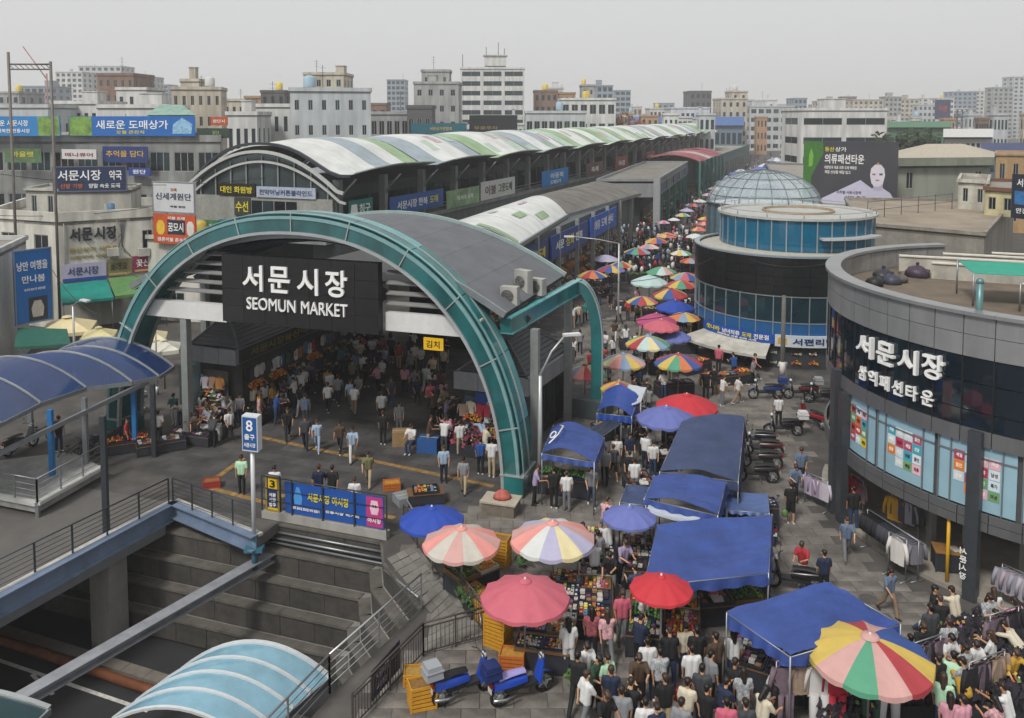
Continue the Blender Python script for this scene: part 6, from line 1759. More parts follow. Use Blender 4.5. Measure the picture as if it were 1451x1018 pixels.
def parasol(label, px, py, wpx, seq, zr=2.1, n=None, lobes=12, rise=None, group='parasols over the market stalls', tilt=(0, 0), ph=None):
    c = G(px, py, zr)
    rd_ = wpx / 2 * (c.y * cos(PITCH) + (CAM_H - zr) * sin(PITCH)) / FPX
    n = lobes
    rise = rise or rd_ * .36
    root = thing('parasol', label, 'parasol', Vector((c.x, c.y, 0)), group)
    mats = []
    for ch in seq:
        m = M(PC[ch], .65, var=.07, scale=3)
        if m not in mats: mats.append(m)
    mi = [mats.index(M(PC[seq[k % len(seq)]], .65, var=.07, scale=3)) for k in range(n)]
    near = wpx > 50
    nr_, ns = (6, 4) if near else (3, 2)
    ph = random.Random(int(px * 3 + py)).uniform(0, 6.28) if ph is None else ph
    def f(u, a):                          # u from the tip outward; gores sag between the ribs
        k = (a * n) % 1.0
        sag = 4 * k * (1 - k)
        r = rd_ * u * (1 - .035 * sag * u)
        z = zr + rise * (1 - u ** 1.55) - .06 * rd_ * sag * u * u * .8
        th = 2 * pi * a + ph
        return Vector((c.x + r * cos(th) + tilt[0] * (z - zr), c.y + r * sin(th), z + tilt[0] * r * cos(th) + tilt[1] * r * sin(th)))
    b = MB()
    b.grid(lambda u, v: f(.03 + .97 * u, v), nr_, n * ns, mf=lambda i, j: mi[(j // ns) % n], flip=False)
    if near:                              # hanging scalloped edge
        def fv(u, v):
            p = f(1.0, v); k = (v * n) % 1.0
            q = Vector((p.x - c.x, p.y - c.y, 0)).normalized()
            return p + q * .015 * u - U * (.13 * rd_ / 1.5 * u * (.75 + .25 * sin(pi * k)))
        b.grid(fv, 1, n * ns, mf=lambda i, j: mi[(j // ns) % n])
    b.build('canopy', mats, root)
    b = MB(); tp = f(.0, 0)
    b.tube([Vector((c.x, c.y, 0)), Vector((c.x, c.y, zr + rise * .98))], .03 if near else .035, 6); b.build('pole', M('#8b8a86', .5, .3, var=.1), root)
    if near:
        b = MB(); b.lathe([(.02, .1), (.035, .06), (.03, .0)], 8, (c.x, c.y, zr + rise + .01)); b.build('finial', WHITE, root)
        b = MB(); b.lathe([(.015, .045), (rd_ * .13, .015), (rd_ * .15, -.03)], n * 2, (c.x, c.y, zr + rise + .012)); b.build('vent_cap', mats[0], root)
        for k in range(n):
            b = MB(); b.tube([f(u, k / n) - U * .02 for u in (.05, .5, .98)], .009, 4); b.build('rib', M('#6f6f6d', .4, .4), root)
        b = MB(); b.lathe([(.26, 0), (.26, .08), (.05, .12), (.04, .3)], 14, (c.x, c.y, .012)); b.build('base', M('#6d6a66', .8, var=.2), root)
    return root
near_par = [
 (612, 736, 92, 'N', 'deep blue parasol at the end of the blue banner'), (654, 768, 111, 'SEPESP', 'salmon and sage striped parasol over the fruit trays by the bar fence'), (783, 762, 121, 'SWLCLP', 'pale parasol striped in salmon, white, lilac and cream'),
 (744, 845, 127, 'K', 'big plain rose pink parasol above the yellow crates'), (937, 833, 89, 'D', 'plain red parasol in front of the largest blue tarpaulin'), (892, 732, 77, 'V', 'periwinkle parasol beside the white sheet roof'),
 (973, 575, 88, 'D', 'plain bright red parasol beyond the periwinkle one'), (944, 592, 84, 'V', 'periwinkle parasol overlapping the bright red one'), (961, 514, 68, 'RBYGOB', 'red, blue and yellow parasol nearest the drum building awning'),
 (883, 513, 64, 'UYPUCS', 'pastel slate and yellow parasol right of the thin street lamp'), (829, 528, 60, 'RYGEUS', 'striped parasol half hidden by the teal bend'), (877, 550, 52, 'OYBRG', 'rainbow parasol above the white sheet by the teal bend'),
 (918, 487, 63, 'UGYRTC', 'teal, yellow and red parasol left of the periwinkle one'), (950, 477, 58, 'V', 'periwinkle parasol below the pink pair'), (937, 463, 52, 'K', 'rose pink parasol in front of the magenta one'), (930, 455, 58, 'M', 'plain magenta parasol behind the rose pink one')]
for px, py, w_, sq, lb in near_par:
    parasol(lb, px, py, w_, sq, zr={744: 2.25, 937: 2.8}.get(px, 2.1), lobes=12)
parasol('largest parasol, faded red, yellow, green and blue stripes over the clothes rail', 1232, 928, 172, 'PRYBBPRYYYPG', zr=2.3, lobes=12, rise=.5, tilt=(.0, .02), ph=R(255))
mid = [(969, 451, 47, 'OUYOTS'), (957, 436, 55, 'N'), (910, 428, 45, 'YBRYKE'), (920, 400, 53, 'T'), (950, 418, 51, 'RYBRGY'), (965, 405, 46, 'RYGRO'), (972, 394, 45, 'KYUKBO'), (938, 386, 45, 'GTPGYT'), (839, 391, 44, 'OBYRUO'), (866, 383, 41, 'BYVRYG'), (880, 377, 36, 'GRYBGR'), (858, 368, 39, 'L'), (903, 358, 39, 'RUOYBG'), (920, 351, 29, 'SUPTS'), (930, 343, 33, 'YOBRY'), (945, 335, 31, 'OPYKO'), (965, 360, 31, 'YTGYW'), (978, 371, 30, 'ROUR'), (832, 352, 26, 'D'), (872, 334, 22, 'WPQ'), (985, 336, 27, 'W'), (990, 326, 25, 'KORY'), (998, 318, 23, 'RKS'), (999, 311, 21, 'YOR'), (967, 306, 23, 'EYG'), (973, 299, 21, 'L'), (983, 292, 21, 'ROB'), (992, 286, 19, 'TWE'), (1003, 277, 18, 'LS'), (1012, 268, 18, 'PL'), (940, 316, 20, 'KL'), (955, 312, 18, 'W')]
seen = set()
for i, (px, py, w_, sq) in enumerate(mid):
    lb = ', '.join(PCN[c] for c in dict.fromkeys(sq[:4])) + ' parasol ' + ('in the crowded street left of the drum building' if py > 375 else 'farther up the street before the bend' if py > 330 else 'small and far up the street by the dome')
    while lb in seen: lb += ', farther one'
    seen.add(lb)
    parasol(lb, px, py, w_, sq, lobes=10)
far_p = [(1022, 259), (1030, 252), (1041, 247), (1050, 243), (1060, 246), (1076, 241), (1090, 243), (1086, 236), (1108, 233), (1100, 228), (1119, 226), (1127, 222)]
for i, (px, py) in enumerate(far_p):
    parasol(['pale blue', 'white and blue', 'periwinkle'][i % 3] + ' parasol ' + ('where the far street bends behind the dome' if i < 6 else 'at the top of the far street by the billboard') + (', %s' % ['first in line', 'second', 'third', 'fourth', 'fifth', 'sixth'][i % 6]), px, py, 26 if i > 4 else 18, ['UW', 'WNW', 'V'][i % 3], lobes=8)
def square_parasol(label, px, py, wpx, col, zr=2.5):
    c = G(px, py, zr)
    r = wpx / 2 * math.hypot(c.y, 13) / FPX
    root = thing('square_parasol', label, 'parasol', Vector((c.x, c.y, 0)), 'cream square parasols')
    b = MB()
    for i in range(4):
        a0, a1 = pi / 4 + i * pi / 2 + .3, pi / 4 + (i + 1) * pi / 2 + .3
        p0, p1 = Vector((c.x + r * cos(a0), c.y + r * sin(a0), zr)), Vector((c.x + r * cos(a1), c.y + r * sin(a1), zr))
        t = Vector((c.x, c.y, zr + r * .33))
        b.grid(lambda u, v: t.lerp(p0.lerp(p1, v), u) + U * (-.05 * sin(pi * v) * u), 5, 6)
        b.grid(lambda u, v: p0.lerp(p1, v) - U * (u * .22 + .05 * sin(pi * v)), 1, 6)
    b.build('canopy', M(col, .7, var=.08, streak=.1), root)
    b = MB(); b.tube([Vector((c.x, c.y, 0)), Vector((c.x, c.y, zr + r * .33))], .05, 6); b.build('pole', M('#6a5a48', .6), root)
    b = MB(); b.lathe([(.01, .1), (r * .15, .03), (r * .17, -.02)], 8, (c.x, c.y, zr + r * .33)); b.build('vent_cap', M(col, .7, var=.08, streak=.1), root)
for px, py, w_, col, lb in ((96, 464, 92, '#cdbf94', 'cream square parasol left of the arch, nearest the green awning'), (140, 474, 60, '#c3b98a', 'yellowish square parasol half behind the arch leg'), (212, 477, 62, '#cbbf9c', 'cream square parasol just inside the arch leg'), (232, 492, 60, '#c9c6b8', 'off white square parasol beside the white column')):
    square_parasol(lb, px, py, w_, col)

# ---------------------------------------------------------------- tarpaulin tents over stalls
NAVYT = M('#304684', .6, var=.25, scale=.9, bump=.5, bscale=5)
NAVY2 = M('#334163', .65, var=.26, scale=.9, bump=.5, bscale=5)
SHEET = M('#b5bcc4', .5, var=.08)
def tent(label, q, m, hang=(), wr=.12, sag=.1, ridge=.0, z=None, cat='tarpaulin', seed=1):
    q = [Vector(p) for p in q]
    root = thing('stall_tent', label, 'tent', Vector((q[0].x, q[0].y, 0)), 'tarpaulin tents along the street')
    patch('tarpaulin', None, None, q, m, bulge=ridge, sag=sag, nu=26, nv=22, parent=root, wr=wr, seed=seed, th=.015)
    for (i, k, d) in hang:                # a side sheet hanging from edge i-k by d
        a, c = q[i], q[k]
        dd = (c - a).normalized(); nn = Vector((dd.y, -dd.x, 0))
        b = MB(); fh = lambda u, v, o: a.lerp(c, u) - U * (.02 + d * v * (1 - .2 * abs(sin(u * 9 + seed)))) + nn * (.06 * v * sin(u * 31 + seed) + .05 * v + o)
        b.grid(lambda u, v: fh(u, v, .012), 28, 5); b.grid(lambda u, v: fh(u, v, 0), 28, 5, flip=True); b.build('side_sheet', m, root)
    for p in q:
        b = MB(); b.tube([Vector((p.x, p.y, 0)), p], .028, 6); b.build('pole', STEEL, root)
    for x, y in ((0, 1), (1, 2), (2, 3), (3, 0)):
        b = MB(); b.tube([q[x] - U * .03, q[y] - U * .03], .02, 5); b.build('frame_bar', STEEL, root)
    return root
T = []
def quad(z, *pp): return [G(p[0], p[1], (p[2] if len(p) > 2 else z)) for p in pp]
T.append(tent('slate blue tarpaulin tent farthest up the street beside the parked scooters', quad(2.3, (935, 668), (1046, 682), (1055, 592), (966, 598)), NAVY2, [(1, 2, 1.0), (0, 1, .35)], seed=1, ridge=.25))
T.append(tent('navy tarpaulin tent directly below the slate blue one', quad(2.3, (913, 706), (1017, 730), (1029, 684), (927, 674)), NAVYT, [(0, 1, .3), (1, 2, .5)], seed=2, ridge=.2))
T.append(tent('white sheet roof wedged between two navy tarpaulins', quad(2.1, (915, 727), (985, 743), (998, 726), (922, 708)), SHEET, [], seed=3, wr=.04))
T.append(tent('largest navy tarpaulin tent with wavy wrinkles by the standing rider', quad(2.35, (912, 830), (1089, 812), (1094, 729), (932, 744)), NAVYT, [(0, 1, .35), (1, 2, .55)], wr=.17, seed=4))
T.append(tent('lowest navy tarpaulin tent with its corner toward the clothes rail', quad(2.35, (1120, 930), (1276, 884), (1176, 826, 2.7), (1030, 868)), NAVYT, [(3, 0, .35), (0, 1, .3)], wr=.14, seed=5, ridge=.1))
T.append(tent('blue tent with a white painted mark beside the lamp post', quad(2.2, (768, 642), (842, 655), (856, 620), (784, 603)), NAVYT, [(0, 1, .25), (1, 2, .3)], seed=6, ridge=.35))
T.append(tent('bright blue tent tucked behind the teal bend', quad(2.2, (846, 585), (895, 590), (905, 562), (858, 552)), M('#1f4190', .5, var=.1, bump=.1, bscale=3), [(0, 1, .35), (1, 2, .35)], seed=7, ridge=.4))
T.append(tent('dark slate sheet roof left of the navy tents', quad(2.1, (878, 711), (915, 716), (922, 690), (888, 686)), NAVY2, [], seed=8))
T.append(tent('white sheet roof below the rainbow parasol', quad(2.3, (884, 578), (908, 570), (916, 549), (890, 545)), SHEET, [], seed=9, wr=.05))
T.append(tent('low flat blue sheet over the accessory trays', quad(1.5, (1030, 722), (1090, 727), (1088, 700), (1030, 697)), M('#4a5f8e', .55, var=.1, bump=.1, bscale=3), [(0, 1, .12)], seed=10, wr=.03))
T.append(tent('dark tarpaulin strip roof along the teal bend plinth', quad(2.0, (842, 625), (880, 600), (872, 590), (836, 606)), M('#2b3346', .6, var=.15), [], seed=11))
tm = T[5]; qq = quad(2.35, (775, 636), (842, 655), (856, 620), (784, 603))
def tq(u, v): return qq[0].lerp(qq[1], u).lerp(qq[3].lerp(qq[2], u), v) + U * (.35 * 4 * u * (1 - u) + .08)
b = MB(); b.tube([tq(.02 + .06 * cos(a * pi / 5) + .05, .45 + .13 * sin(a * pi / 5)) for a in range(11)], .035, 5); b.tube([tq(.03, .12), tq(.18, .4), tq(.24, .75), tq(.17, .8)], .035, 5); b.build('painted_mark', WHITE, tm)

# ---------------------------------------------------------------- stalls, trays of goods, crates, clothes rails
GC_ = ['#a23a34', '#c88a2c', '#c7b43a', '#b9b4ac', '#2c3b6a', '#1c1d22', '#8a4a74', '#4f7a4a', '#d0c8bc', '#6a8fae', '#7a4a2c', '#c76a8c']
def goods_mesh(seed, cols, w_=1.0, d_=.7, n=60, kind='box', hz=.12):
    rnd = random.Random(seed)
    b = MB()
    nx = {'ball': 9, 'mix': 7, 'box': 5}[kind]; ny = {'ball': 6, 'mix': 5, 'box': 4}[kind]
    for i in range(nx):
        k = rnd.randrange(len(cols))
        for j in range(ny):
            if rnd.random() < (.1 if kind != 'box' else .04): continue
            if rnd.random() < .4: k = rnd.randrange(len(cols))
            cx, cy_ = w_ * .92 / nx, d_ * .9 / ny
            x, y = (i + .5 - nx / 2) * cx + rnd.uniform(-.012, .012), (j + .5 - ny / 2) * cy_ + rnd.uniform(-.012, .012)
            z = .05 + hz * .5 * rnd.random() + (.5 * hz * (1 - abs(2 * x / w_)) if kind == 'ball' else 0)
            if kind == 'ball': b.ball((x, y, z + .02), cx * .52, 6, 4, k)
            elif kind == 'mix' and (i + j) % 3 == 0: b.ball((x, y, z), cx * .42, 6, 4, k, sc=(1, 1, .6))
            else:
                hh = rnd.uniform(.05, .1)
                b.box((x, y, z), (cx * rnd.uniform(.7, .95), cy_ * rnd.uniform(.7, .95), hh), rz=rnd.uniform(-.2, .2), mi=k)
                if kind != 'box': b.box((x, y, z + hh / 2 + .004), (cx * .5, cy_ * .4, .006), mi=(k + 1) % len(cols))
    me = b.mesh('goods')
    for c in cols: me.materials.append(M(c, .6, var=.15, scale=8))
    return me
GOODS = {'trinkets': [goods_mesh(i, ['#1c1d22', '#2c3b6a', '#c9c5bf', '#b8763a', '#a23a34', '#c7b43a', GC_[i + 6], GC_[i + 7]], kind='mix', n=70) for i in range(5)],
         'fruit': [goods_mesh(20 + i, [['#c9761e', '#d09a2a', '#b5541e'], ['#a23028', '#c2553a', '#c7b43a'], ['#3f6a30', '#6a8a3a', '#2f4f28']][i], kind='ball', n=70, hz=.16) for i in range(3)],
         'clothes': [goods_mesh(30 + i, ['#1c1d22', '#26262c', '#3a2f34', '#8a6a4a', '#b9b4ac', '#6a3a54'], n=60, hz=.2) for i in range(3)],
         'shoes': [goods_mesh(40 + i, ['#1c1d22', '#c9c5bf', '#3b2a22', '#7a4a3a'], n=46, kind='box') for i in range(2)]}
GN = {'trinkets': 'small wares', 'fruit': 'fruit', 'clothes': 'folded clothes', 'shoes': 'shoes'}
tray_me = MB()
for (c, s) in (((0, 0, .02), (1.06, .76, .04)), ((0, -.37, .06), (1.06, .03, .1)), ((0, .37, .06), (1.06, .03, .1)), ((-.52, 0, .06), (.03, .71, .1)), ((.52, 0, .06), (.03, .71, .1))): tray_me.box(c, s)
tray_me = tray_me.mesh('tray')
TRM = [M('#22242a', .6, var=.1), M('#1f2a44', .6, var=.1), M('#6a5334', .7, var=.2), M('#a9a7a0', .6, var=.1)]
used_lab = set()
def uniq(l, alts=()):
    w_ = l.split()
    base = ' '.join(w_[:15])
    c = base
    for a in list(alts) + ['nearer', 'farther', 'middle', 'outer', 'inner', 'lower', 'upper']:
        if c not in used_lab: break
        c = a + ' ' + base
    k = 0
    while c in used_lab:
        k += 1; c = ['second', 'third', 'fourth', 'fifth', 'sixth', 'seventh', 'eighth', 'ninth', 'tenth', 'eleventh', 'twelfth'][k % 11] + (' last' if k > 10 else '') + ' ' + base
        if k > 40: break
    used_lab.add(c)
    return c
def tray(label, p, rz, kind, k, tm_=0, sc=1.0, group='trays of goods on the stalls'):
    root = thing('goods_tray', uniq(label), 'tray', p, group)
    root.rotation_euler = (0, 0, rz); root.scale = (sc, sc, sc)
    o = bpy.data.objects.new('tray', tray_me); C.objects.link(o); o.parent = root
    if not tray_me.materials: tray_me.materials.append(TRM[0])
    o.material_slots[0].link = 'OBJECT'; o.material_slots[0].material = TRM[tm_]
    me = GOODS[kind][k % len(GOODS[kind])]
    o = bpy.data.objects.new('goods', me); C.objects.link(o); o.parent = root; o['kind'] = 'stuff'
    return root
def table(label, p, rz, w_, d_, h, m=None, group='stall tables'):
    root = thing('stall_table', uniq(label), 'table', p, group)
    M4 = Matrix.Translation(p) @ Matrix.Rotation(rz, 4, 'Z')
    b = MB(); b.box((0, 0, h - .02), (w_, d_, .04), M4=M4); b.build('table_top', m or M('#6b4f34', .7, var=.2), root)
    b = MB(); b.box((0, 0, h * .5), (w_ - .06, d_ - .06, h - .1), M4=M4); b.build('skirt', M('#2a2c33', .8, var=.25, scale=3), root)
    for x in (-1, 1):
        for y in (-1, 1):
            b = MB(); b.box((x * (w_ / 2 - .03), y * (d_ / 2 - .03), (h - .04) / 2), (.05, .05, h - .04), M4=M4); b.build('leg', DSTEEL, root)
    return root
def stall(where, px, py, nx, ny, rz, kind, h=.7, tm_=0, sx=1.1, sy=.8):
    """a table and the trays on it; px, py: pixel of its centre on the ground"""
    c = G(px, py)
    table('stall table ' + where, c, rz, nx * sx, ny * sy, h)
    M4 = Matrix.Translation(c) @ Matrix.Rotation(rz, 4, 'Z')
    names = ['leftmost', 'second', 'third', 'fourth', 'fifth']
    for i in range(nx):
        for k in range(ny):
            p = M4 @ Vector(((i - (nx - 1) / 2) * sx, (k - (ny - 1) / 2) * sy, h + .003))
            kk = kind if isinstance(kind, str) else kind[(i + k) % len(kind)]
            tray('%s tray of %s, %s row, on the stall %s' % (names[i], GN[kk], ['front', 'second', 'third', 'fourth', 'fifth'][k], where), p, rz, kk, i * 3 + k + int(px), (tm_ + i + k) % 4 if tm_ >= 0 else 0, sc=min(sx / 1.1, sy / .8))
AZ = math.atan2(CX.y, CX.x)
stall('under the salmon striped parasol', 668, 835, 1, 2, -.9, 'fruit', tm_=2)
stall('under the rose pink parasol', 776, 922, 2, 3, -.2, 'trinkets', sx=.8, sy=.8)
stall('below the pale striped parasol', 800, 868, 1, 3, -.15, 'trinkets', sx=1.2)
stall('left of the narrow aisle', 842, 868, 1, 4, -.1, ['trinkets', 'clothes'], sx=1.2)
stall('near the periwinkle parasol', 850, 800, 1, 3, -.1, 'trinkets', sx=1.1)
stall('right of the narrow aisle', 905, 812, 1, 3, -.1, ['clothes', 'trinkets'])
stall('under the plain red parasol', 940, 905, 2, 3, -.2, ['trinkets', 'fruit'])
stall('in the shade of the largest navy tent', 1010, 880, 3, 1, .15, ['fruit', 'shoes'])
stall('behind the trays of the largest navy tent', 1040, 850, 2, 1, .15, 'trinkets')
stall('under the flat blue sheet', 1060, 745, 2, 1, -.05, 'trinkets', h=.9)
stall('under the lowest navy tent', 1090, 965, 2, 2, -.5, 'clothes')
stall('under the blue tent with the white mark', 800, 700, 2, 1, -.3, 'fruit', h=.8)
stall('behind the teal bend', 868, 620, 2, 1, .5, 'trinkets')
stall('under the bright red parasol', 975, 640, 2, 2, .1, 'clothes')
stall('along the slate blue tent edge', 935, 660, 1, 2, .1, 'shoes')
stall('under the drum building awning', 1030, 545, 3, 1, .35, ['fruit', 'trinkets'], h=.6)
stall('at the left end of the drum building awning', 985, 528, 2, 1, .6, 'fruit', h=.6)
stall('under the blue and yellow parasol by the drum', 955, 560, 2, 1, .2, 'clothes')
stall('by the white sheet roof of the bend', 905, 600, 1, 2, .2, 'trinkets')
stall('beside the left kiosk corner', 228, 640, 2, 1, .5, 'clothes', h=.5)
stall('at the teal pillar behind the blue column', 178, 640, 2, 1, .4, 'fruit', h=.5)
stall('in front of the left kiosk', 275, 628, 2, 1, -.3, 'clothes', h=.5)
stall('in the hall along the left kiosk', 345, 585, 3, 1, .9, ['clothes', 'trinkets'], h=.7)
stall('deeper along the left kiosk', 400, 545, 3, 1, 1.0, 'clothes', h=.7)
stall('near the lit yellow sign', 470, 520, 3, 1, 1.0, 'clothes', h=.7)
stall('in front of the right kiosk', 655, 625, 2, 1, -.3, ['clothes', 'fruit'], h=.7)
stall('left of the right kiosk in the hall', 632, 590, 1, 3, -.2, 'clothes', h=.7)
stall('between the arch foot and blue banner', 603, 712, 1, 1, .2, 'trinkets', h=.5, sx=1.5)
stall('on the street side of the clothes tents', 905, 700, 1, 2, .1, 'shoes', h=.6)
for i, (px, py) in enumerate(((965, 500), (925, 530), (975, 470), (900, 495), (985, 440), (930, 450), (890, 440), (985, 415), (850, 420), (960, 400), (905, 400), (870, 400), (840, 410), (980, 385), (930, 370))):
    stall(['by the drum awning edge', 'left of the drum awning', 'beside the drum corner', 'below the pastel parasol', 'under the orange parasol', 'under the magenta parasol', 'left of the pink parasols', 'against the drum side', 'near the thin lamp', 'under the upper red parasols', 'under the pale teal parasol', 'under the small rainbow parasol', 'by the shed columns', 'beyond the drum side', 'before the street bend'][i], px, py, 2, 1, .2 * (i % 3), ['clothes', 'fruit', 'trinkets'][i % 3])
# crates
def crate(label, p, rz, col, sx=.62, sy=.44, h=.34, group='plastic crates', name='crate', cat='crate'):
    root = thing(name, uniq(label), cat, p, group)
    M4 = Matrix.Translation(p) @ Matrix.Rotation(rz, 4, 'Z')
    m = M(col, .55, var=.12, scale=5)
    b = MB()
    for s in (-1, 1):
        for k in range(3):
            b.box((0, s * sy / 2, .06 + k * (h - .06) / 2.4), (sx, .025, h * .24), M4=M4); b.box((s * sx / 2, 0, .06 + k * (h - .06) / 2.4), (.025, sy - .03, h * .24), M4=M4)
        for t in (-1, 1): b.box((s * sx / 2, t * sy / 2, h / 2), (.05, .05, h), M4=M4)
    b.build('side_wall', m, root)
    b = MB(); b.box((0, 0, .02), (sx - .03, sy - .03, .03), M4=M4); b.build('floor', m, root)
    b = MB(); b.box((0, 0, h * .55), (sx - .05, sy - .05, h * .6), M4=M4); b.build('contents', M(random.choice(['#a87a2c', '#9a7a3a', '#7a5a2c']), .8, var=.35, scale=12), root)
    return root
CR, CO = '#c08a26', '#b5652a'
for (px, py, n, rz, col, lb) in ((598, 1000, 2, .3, CR, 'yellow crate beside the parked blue scooters'), (590, 965, 1, .1, CR, 'single yellow crate behind the scooters by the bar fence'), (706, 915, 3, -.6, CR, 'yellow crate stacked under the rose pink parasol'), (726, 955, 2, -.2, CO, 'orange crate at the foot of the rose pink parasol'), (708, 800, 3, -.4, CR, 'yellow crate stacked between the two pale parasols'), (690, 880, 2, -.8, CR, 'yellow crate against the bar fence'), (555, 693, 1, .2, CO, 'orange crate of toys by the blue banner end'), (645, 800, 2, -.9, CR, 'yellow crate behind the salmon striped parasol'), (676, 862, 2, -.9, CO, 'orange crate along the bar fence'), (718, 885, 2, -.6, CR, 'yellow crate behind the rose pink parasol pole'), (300, 690, 1, .3, '#9a3430', 'red crate near the person in mint green'), (1000, 545, 1, .4, '#8a6a46', 'brown carton at the drum building awning'), (1020, 555, 1, .4, '#9a7a50', 'tan carton right of the brown one by the drum awning')):
    for k in range(n):
        crate((['bottom', 'middle', 'top'][k] + ' of stacked: ' if n > 1 else '') + lb, G(px, py) + U * (.345 * k), rz + .05 * k, col, sx=.68, sy=.5)
def carton(label, px, py, col, s=(.7, .5, .45), rz=.2):
    p = G(px, py); root = thing('carton', uniq(label), 'box', p, 'cartons and boxes on the paving')
    M4 = Matrix.Translation(p) @ Matrix.Rotation(rz, 4, 'Z')
    b = MB(); b.box((0, 0, s[2] / 2 + .005), s, M4=M4); b.build('body', M(col, .8, var=.15, scale=4), root)
    b = MB(); b.box((0, 0, s[2] + .012), (s[0] * .98, .06, .006), M4=M4); b.build('tape', M('#b0a080', .4), root)
    for y in (-1, 1):
        b = MB(); b.box((0, y * (s[1] / 4 + .01), s[2] + .008), (s[0] * .99, s[1] / 2 - .03, .006), M4=M4); b.build('flap', M(col, .8, var=.15, scale=4), root)
carton('brown carton by the seated seller in the hall', 570, 630, '#8f7450', (.95, .7, .7), .1)
carton('white foam box in front of the left kiosk stalls', 297, 622, '#c5c5c0', (1.1, .7, .65), .15)
carton('blue plastic bin in the hall near the right kiosk', 607, 640, '#24508a', (1.0, .6, .7), -.2)
carton('grey suitcase lying by the blue banner end', 577, 712, '#7d8286', (1.0, .8, .35), .5)
# stone block with a parcel at the arch foot
p = G(710, 726); rt = thing('stone_block', 'low stone block with pale top at the right arch foot', 'block', p)
b = MB(); b.box((p.x, p.y, .25), (1.35, .9, .5), rz=-.3); b.build('body', M('#6d655a', .9, var=.25), rt)
b = MB(); b.box((p.x, p.y, .54), (1.5, 1.0, .07), rz=-.3); b.build('slab', M('#a59c8c', .8, var=.15), rt)
b = MB(); b.ball((p.x + .05, p.y, .58), .33, 10, 8, sc=(1.15, .8, 1.1))
for k in range(len(b.v)):
    v = Vector(b.v[k]); v.z = max(v.z, .582); b.v[k] = tuple(v)
tag(b.build('wrapped_parcel', M('#a8584e', .6, var=.45, scale=5), loc=p + U * .58), 'red and white wrapped parcel on the stone block', 'parcel')
# clothes rails
CLO = ['#b9b6b4', '#3b3d44', '#8a8a94', '#a03040', '#b8b2bc', '#2e4a3c', '#c7c5c2', '#1f2024', '#6a5a64', '#8f7a6a']
def garment(kind, rnd):
    b = MB()
    if kind == 'top':
        b.grid(lambda u, v: Vector(((u - .5) * .46 * (1 - .12 * v), .05 * sin(pi * u) + .012 * sin(u * 20 + v * 3), -.62 * v - .05 * abs(u - .5))), 8, 5)
        b.grid(lambda u, v: Vector(((u - .5) * .46 * (1 - .12 * v), -.05 * sin(pi * u) - .012 * sin(u * 18), -.62 * v - .05 * abs(u - .5))), 8, 5, flip=True)
        for s in (-1, 1): b.tube([(s * .21, 0, -.04), (s * .29, 0, -.3), (s * .30, 0, -.52)], [.06, .05, .045], 6)
    elif kind == 'suit':
        b.grid(lambda u, v: Vector(((u - .5) * .48 * (1 - .15 * sin(pi * v)), .05 * sin(pi * u), -.6 * v - .05 * abs(u - .5))), 8, 5)
        b.grid(lambda u, v: Vector(((u - .5) * .48 * (1 - .15 * sin(pi * v)), -.05 * sin(pi * u), -.6 * v - .05 * abs(u - .5))), 8, 5, flip=True)
        for s in (-1, 1):
            b.tube([(s * .22, 0, -.04), (s * .29, 0, -.3), (s * .3, 0, -.5)], [.06, .05, .045], 6)
            b.tube([(s * .1, 0, -.55), (s * .11, 0, -1.0), (s * .12, 0, -1.38)], [.1, .085, .08], 7)
    else:
        b.tube([(0, 0, .0), (0, 0, -.14)], [.17, .18], 8)
        for s in (-1, 1): b.tube([(s * .085, 0, -.1), (s * .11, 0, -.5), (s * .13, 0, -.98)], [.11, .09, .075], 8)
    b.tube([(-.18, 0, -.02), (0, 0, .05), (.18, 0, -.02)], .008, 4); b.tube([(0, 0, .05), (0, 0, .1)], .006, 4)
    return b.mesh('garment')
GAR = {k: garment(k, random) for k in ('top', 'suit', 'trousers')}
def rail(label, a, c, h, items, legs=True, lean=0.0, group='clothes rails'):
    """items: [(kind, colour, scale)] hung along the rail from a to c"""
    a, c = Vector(a), Vector(c)
    root = thing('clothes_rail', uniq(label), 'clothes rail', a, group)
    d = (c - a).normalized(); L_ = (c - a).length
    b = MB(); b.tube([a + U * h, c + U * h], .02, 6); b.build('rail', STEEL, root)
    for p in (a, c):
        b = MB(); b.tube([p, p + U * h], .02, 6); n = Vector((d.y, -d.x, 0)); b.tube([p - n * .3 + U * .03, p + n * .3 + U * .03], .02, 5); b.build('stand', STEEL, root)
    n = len(items)
    for i, (kind, col, sc) in enumerate(items):
        me = GAR[kind]
        if not me.materials: me.materials.append(M(col, .8))
        o = bpy.data.objects.new('garment', me); C.objects.link(o); o.parent = root
        o.location = d * (L_ * (i + .5) / n) + U * (h - .1 * sc)
        o.rotation_euler = (0, 0, math.atan2(d.y, d.x) + lean + random.uniform(-.08, .08)); o.scale = (sc, sc, sc)
        o.material_slots[0].link = 'OBJECT'; o.material_slots[0].material = M(col, .8, var=.22 if col in ('#6a5a64', '#8f7a6a') else .08, scale=9 if col in ('#6a5a64', '#8f7a6a') else 3)
    return root
a, c = G(1098, 1045), G(1270, 1045)
rail('clothes rail with hanging suits under the largest parasol', a, c, 2.05, [('suit', '#6a5a64', 1.3), ('top', '#8f7a6a', 1.2), ('suit', '#b8b6b4', 1.3), ('suit', '#a8263a', 1.3), ('top', '#8f7a6a', 1.1), ('suit', '#2e4a3c', 1.3), ('trousers', '#c7c5c8', 1.5)])
a, c = G(1228, 775), G(1300, 825)
rail('rolling clothes rail of dark garments on the kerb of the round building', a, c, 1.45, [('top', '#1f2024', 1.1)] * 8 + [('top', '#3b3d44', 1.1)] * 7 + [('top', '#6d6a72', 1.15)] * 8, lean=pi / 2 - .2)
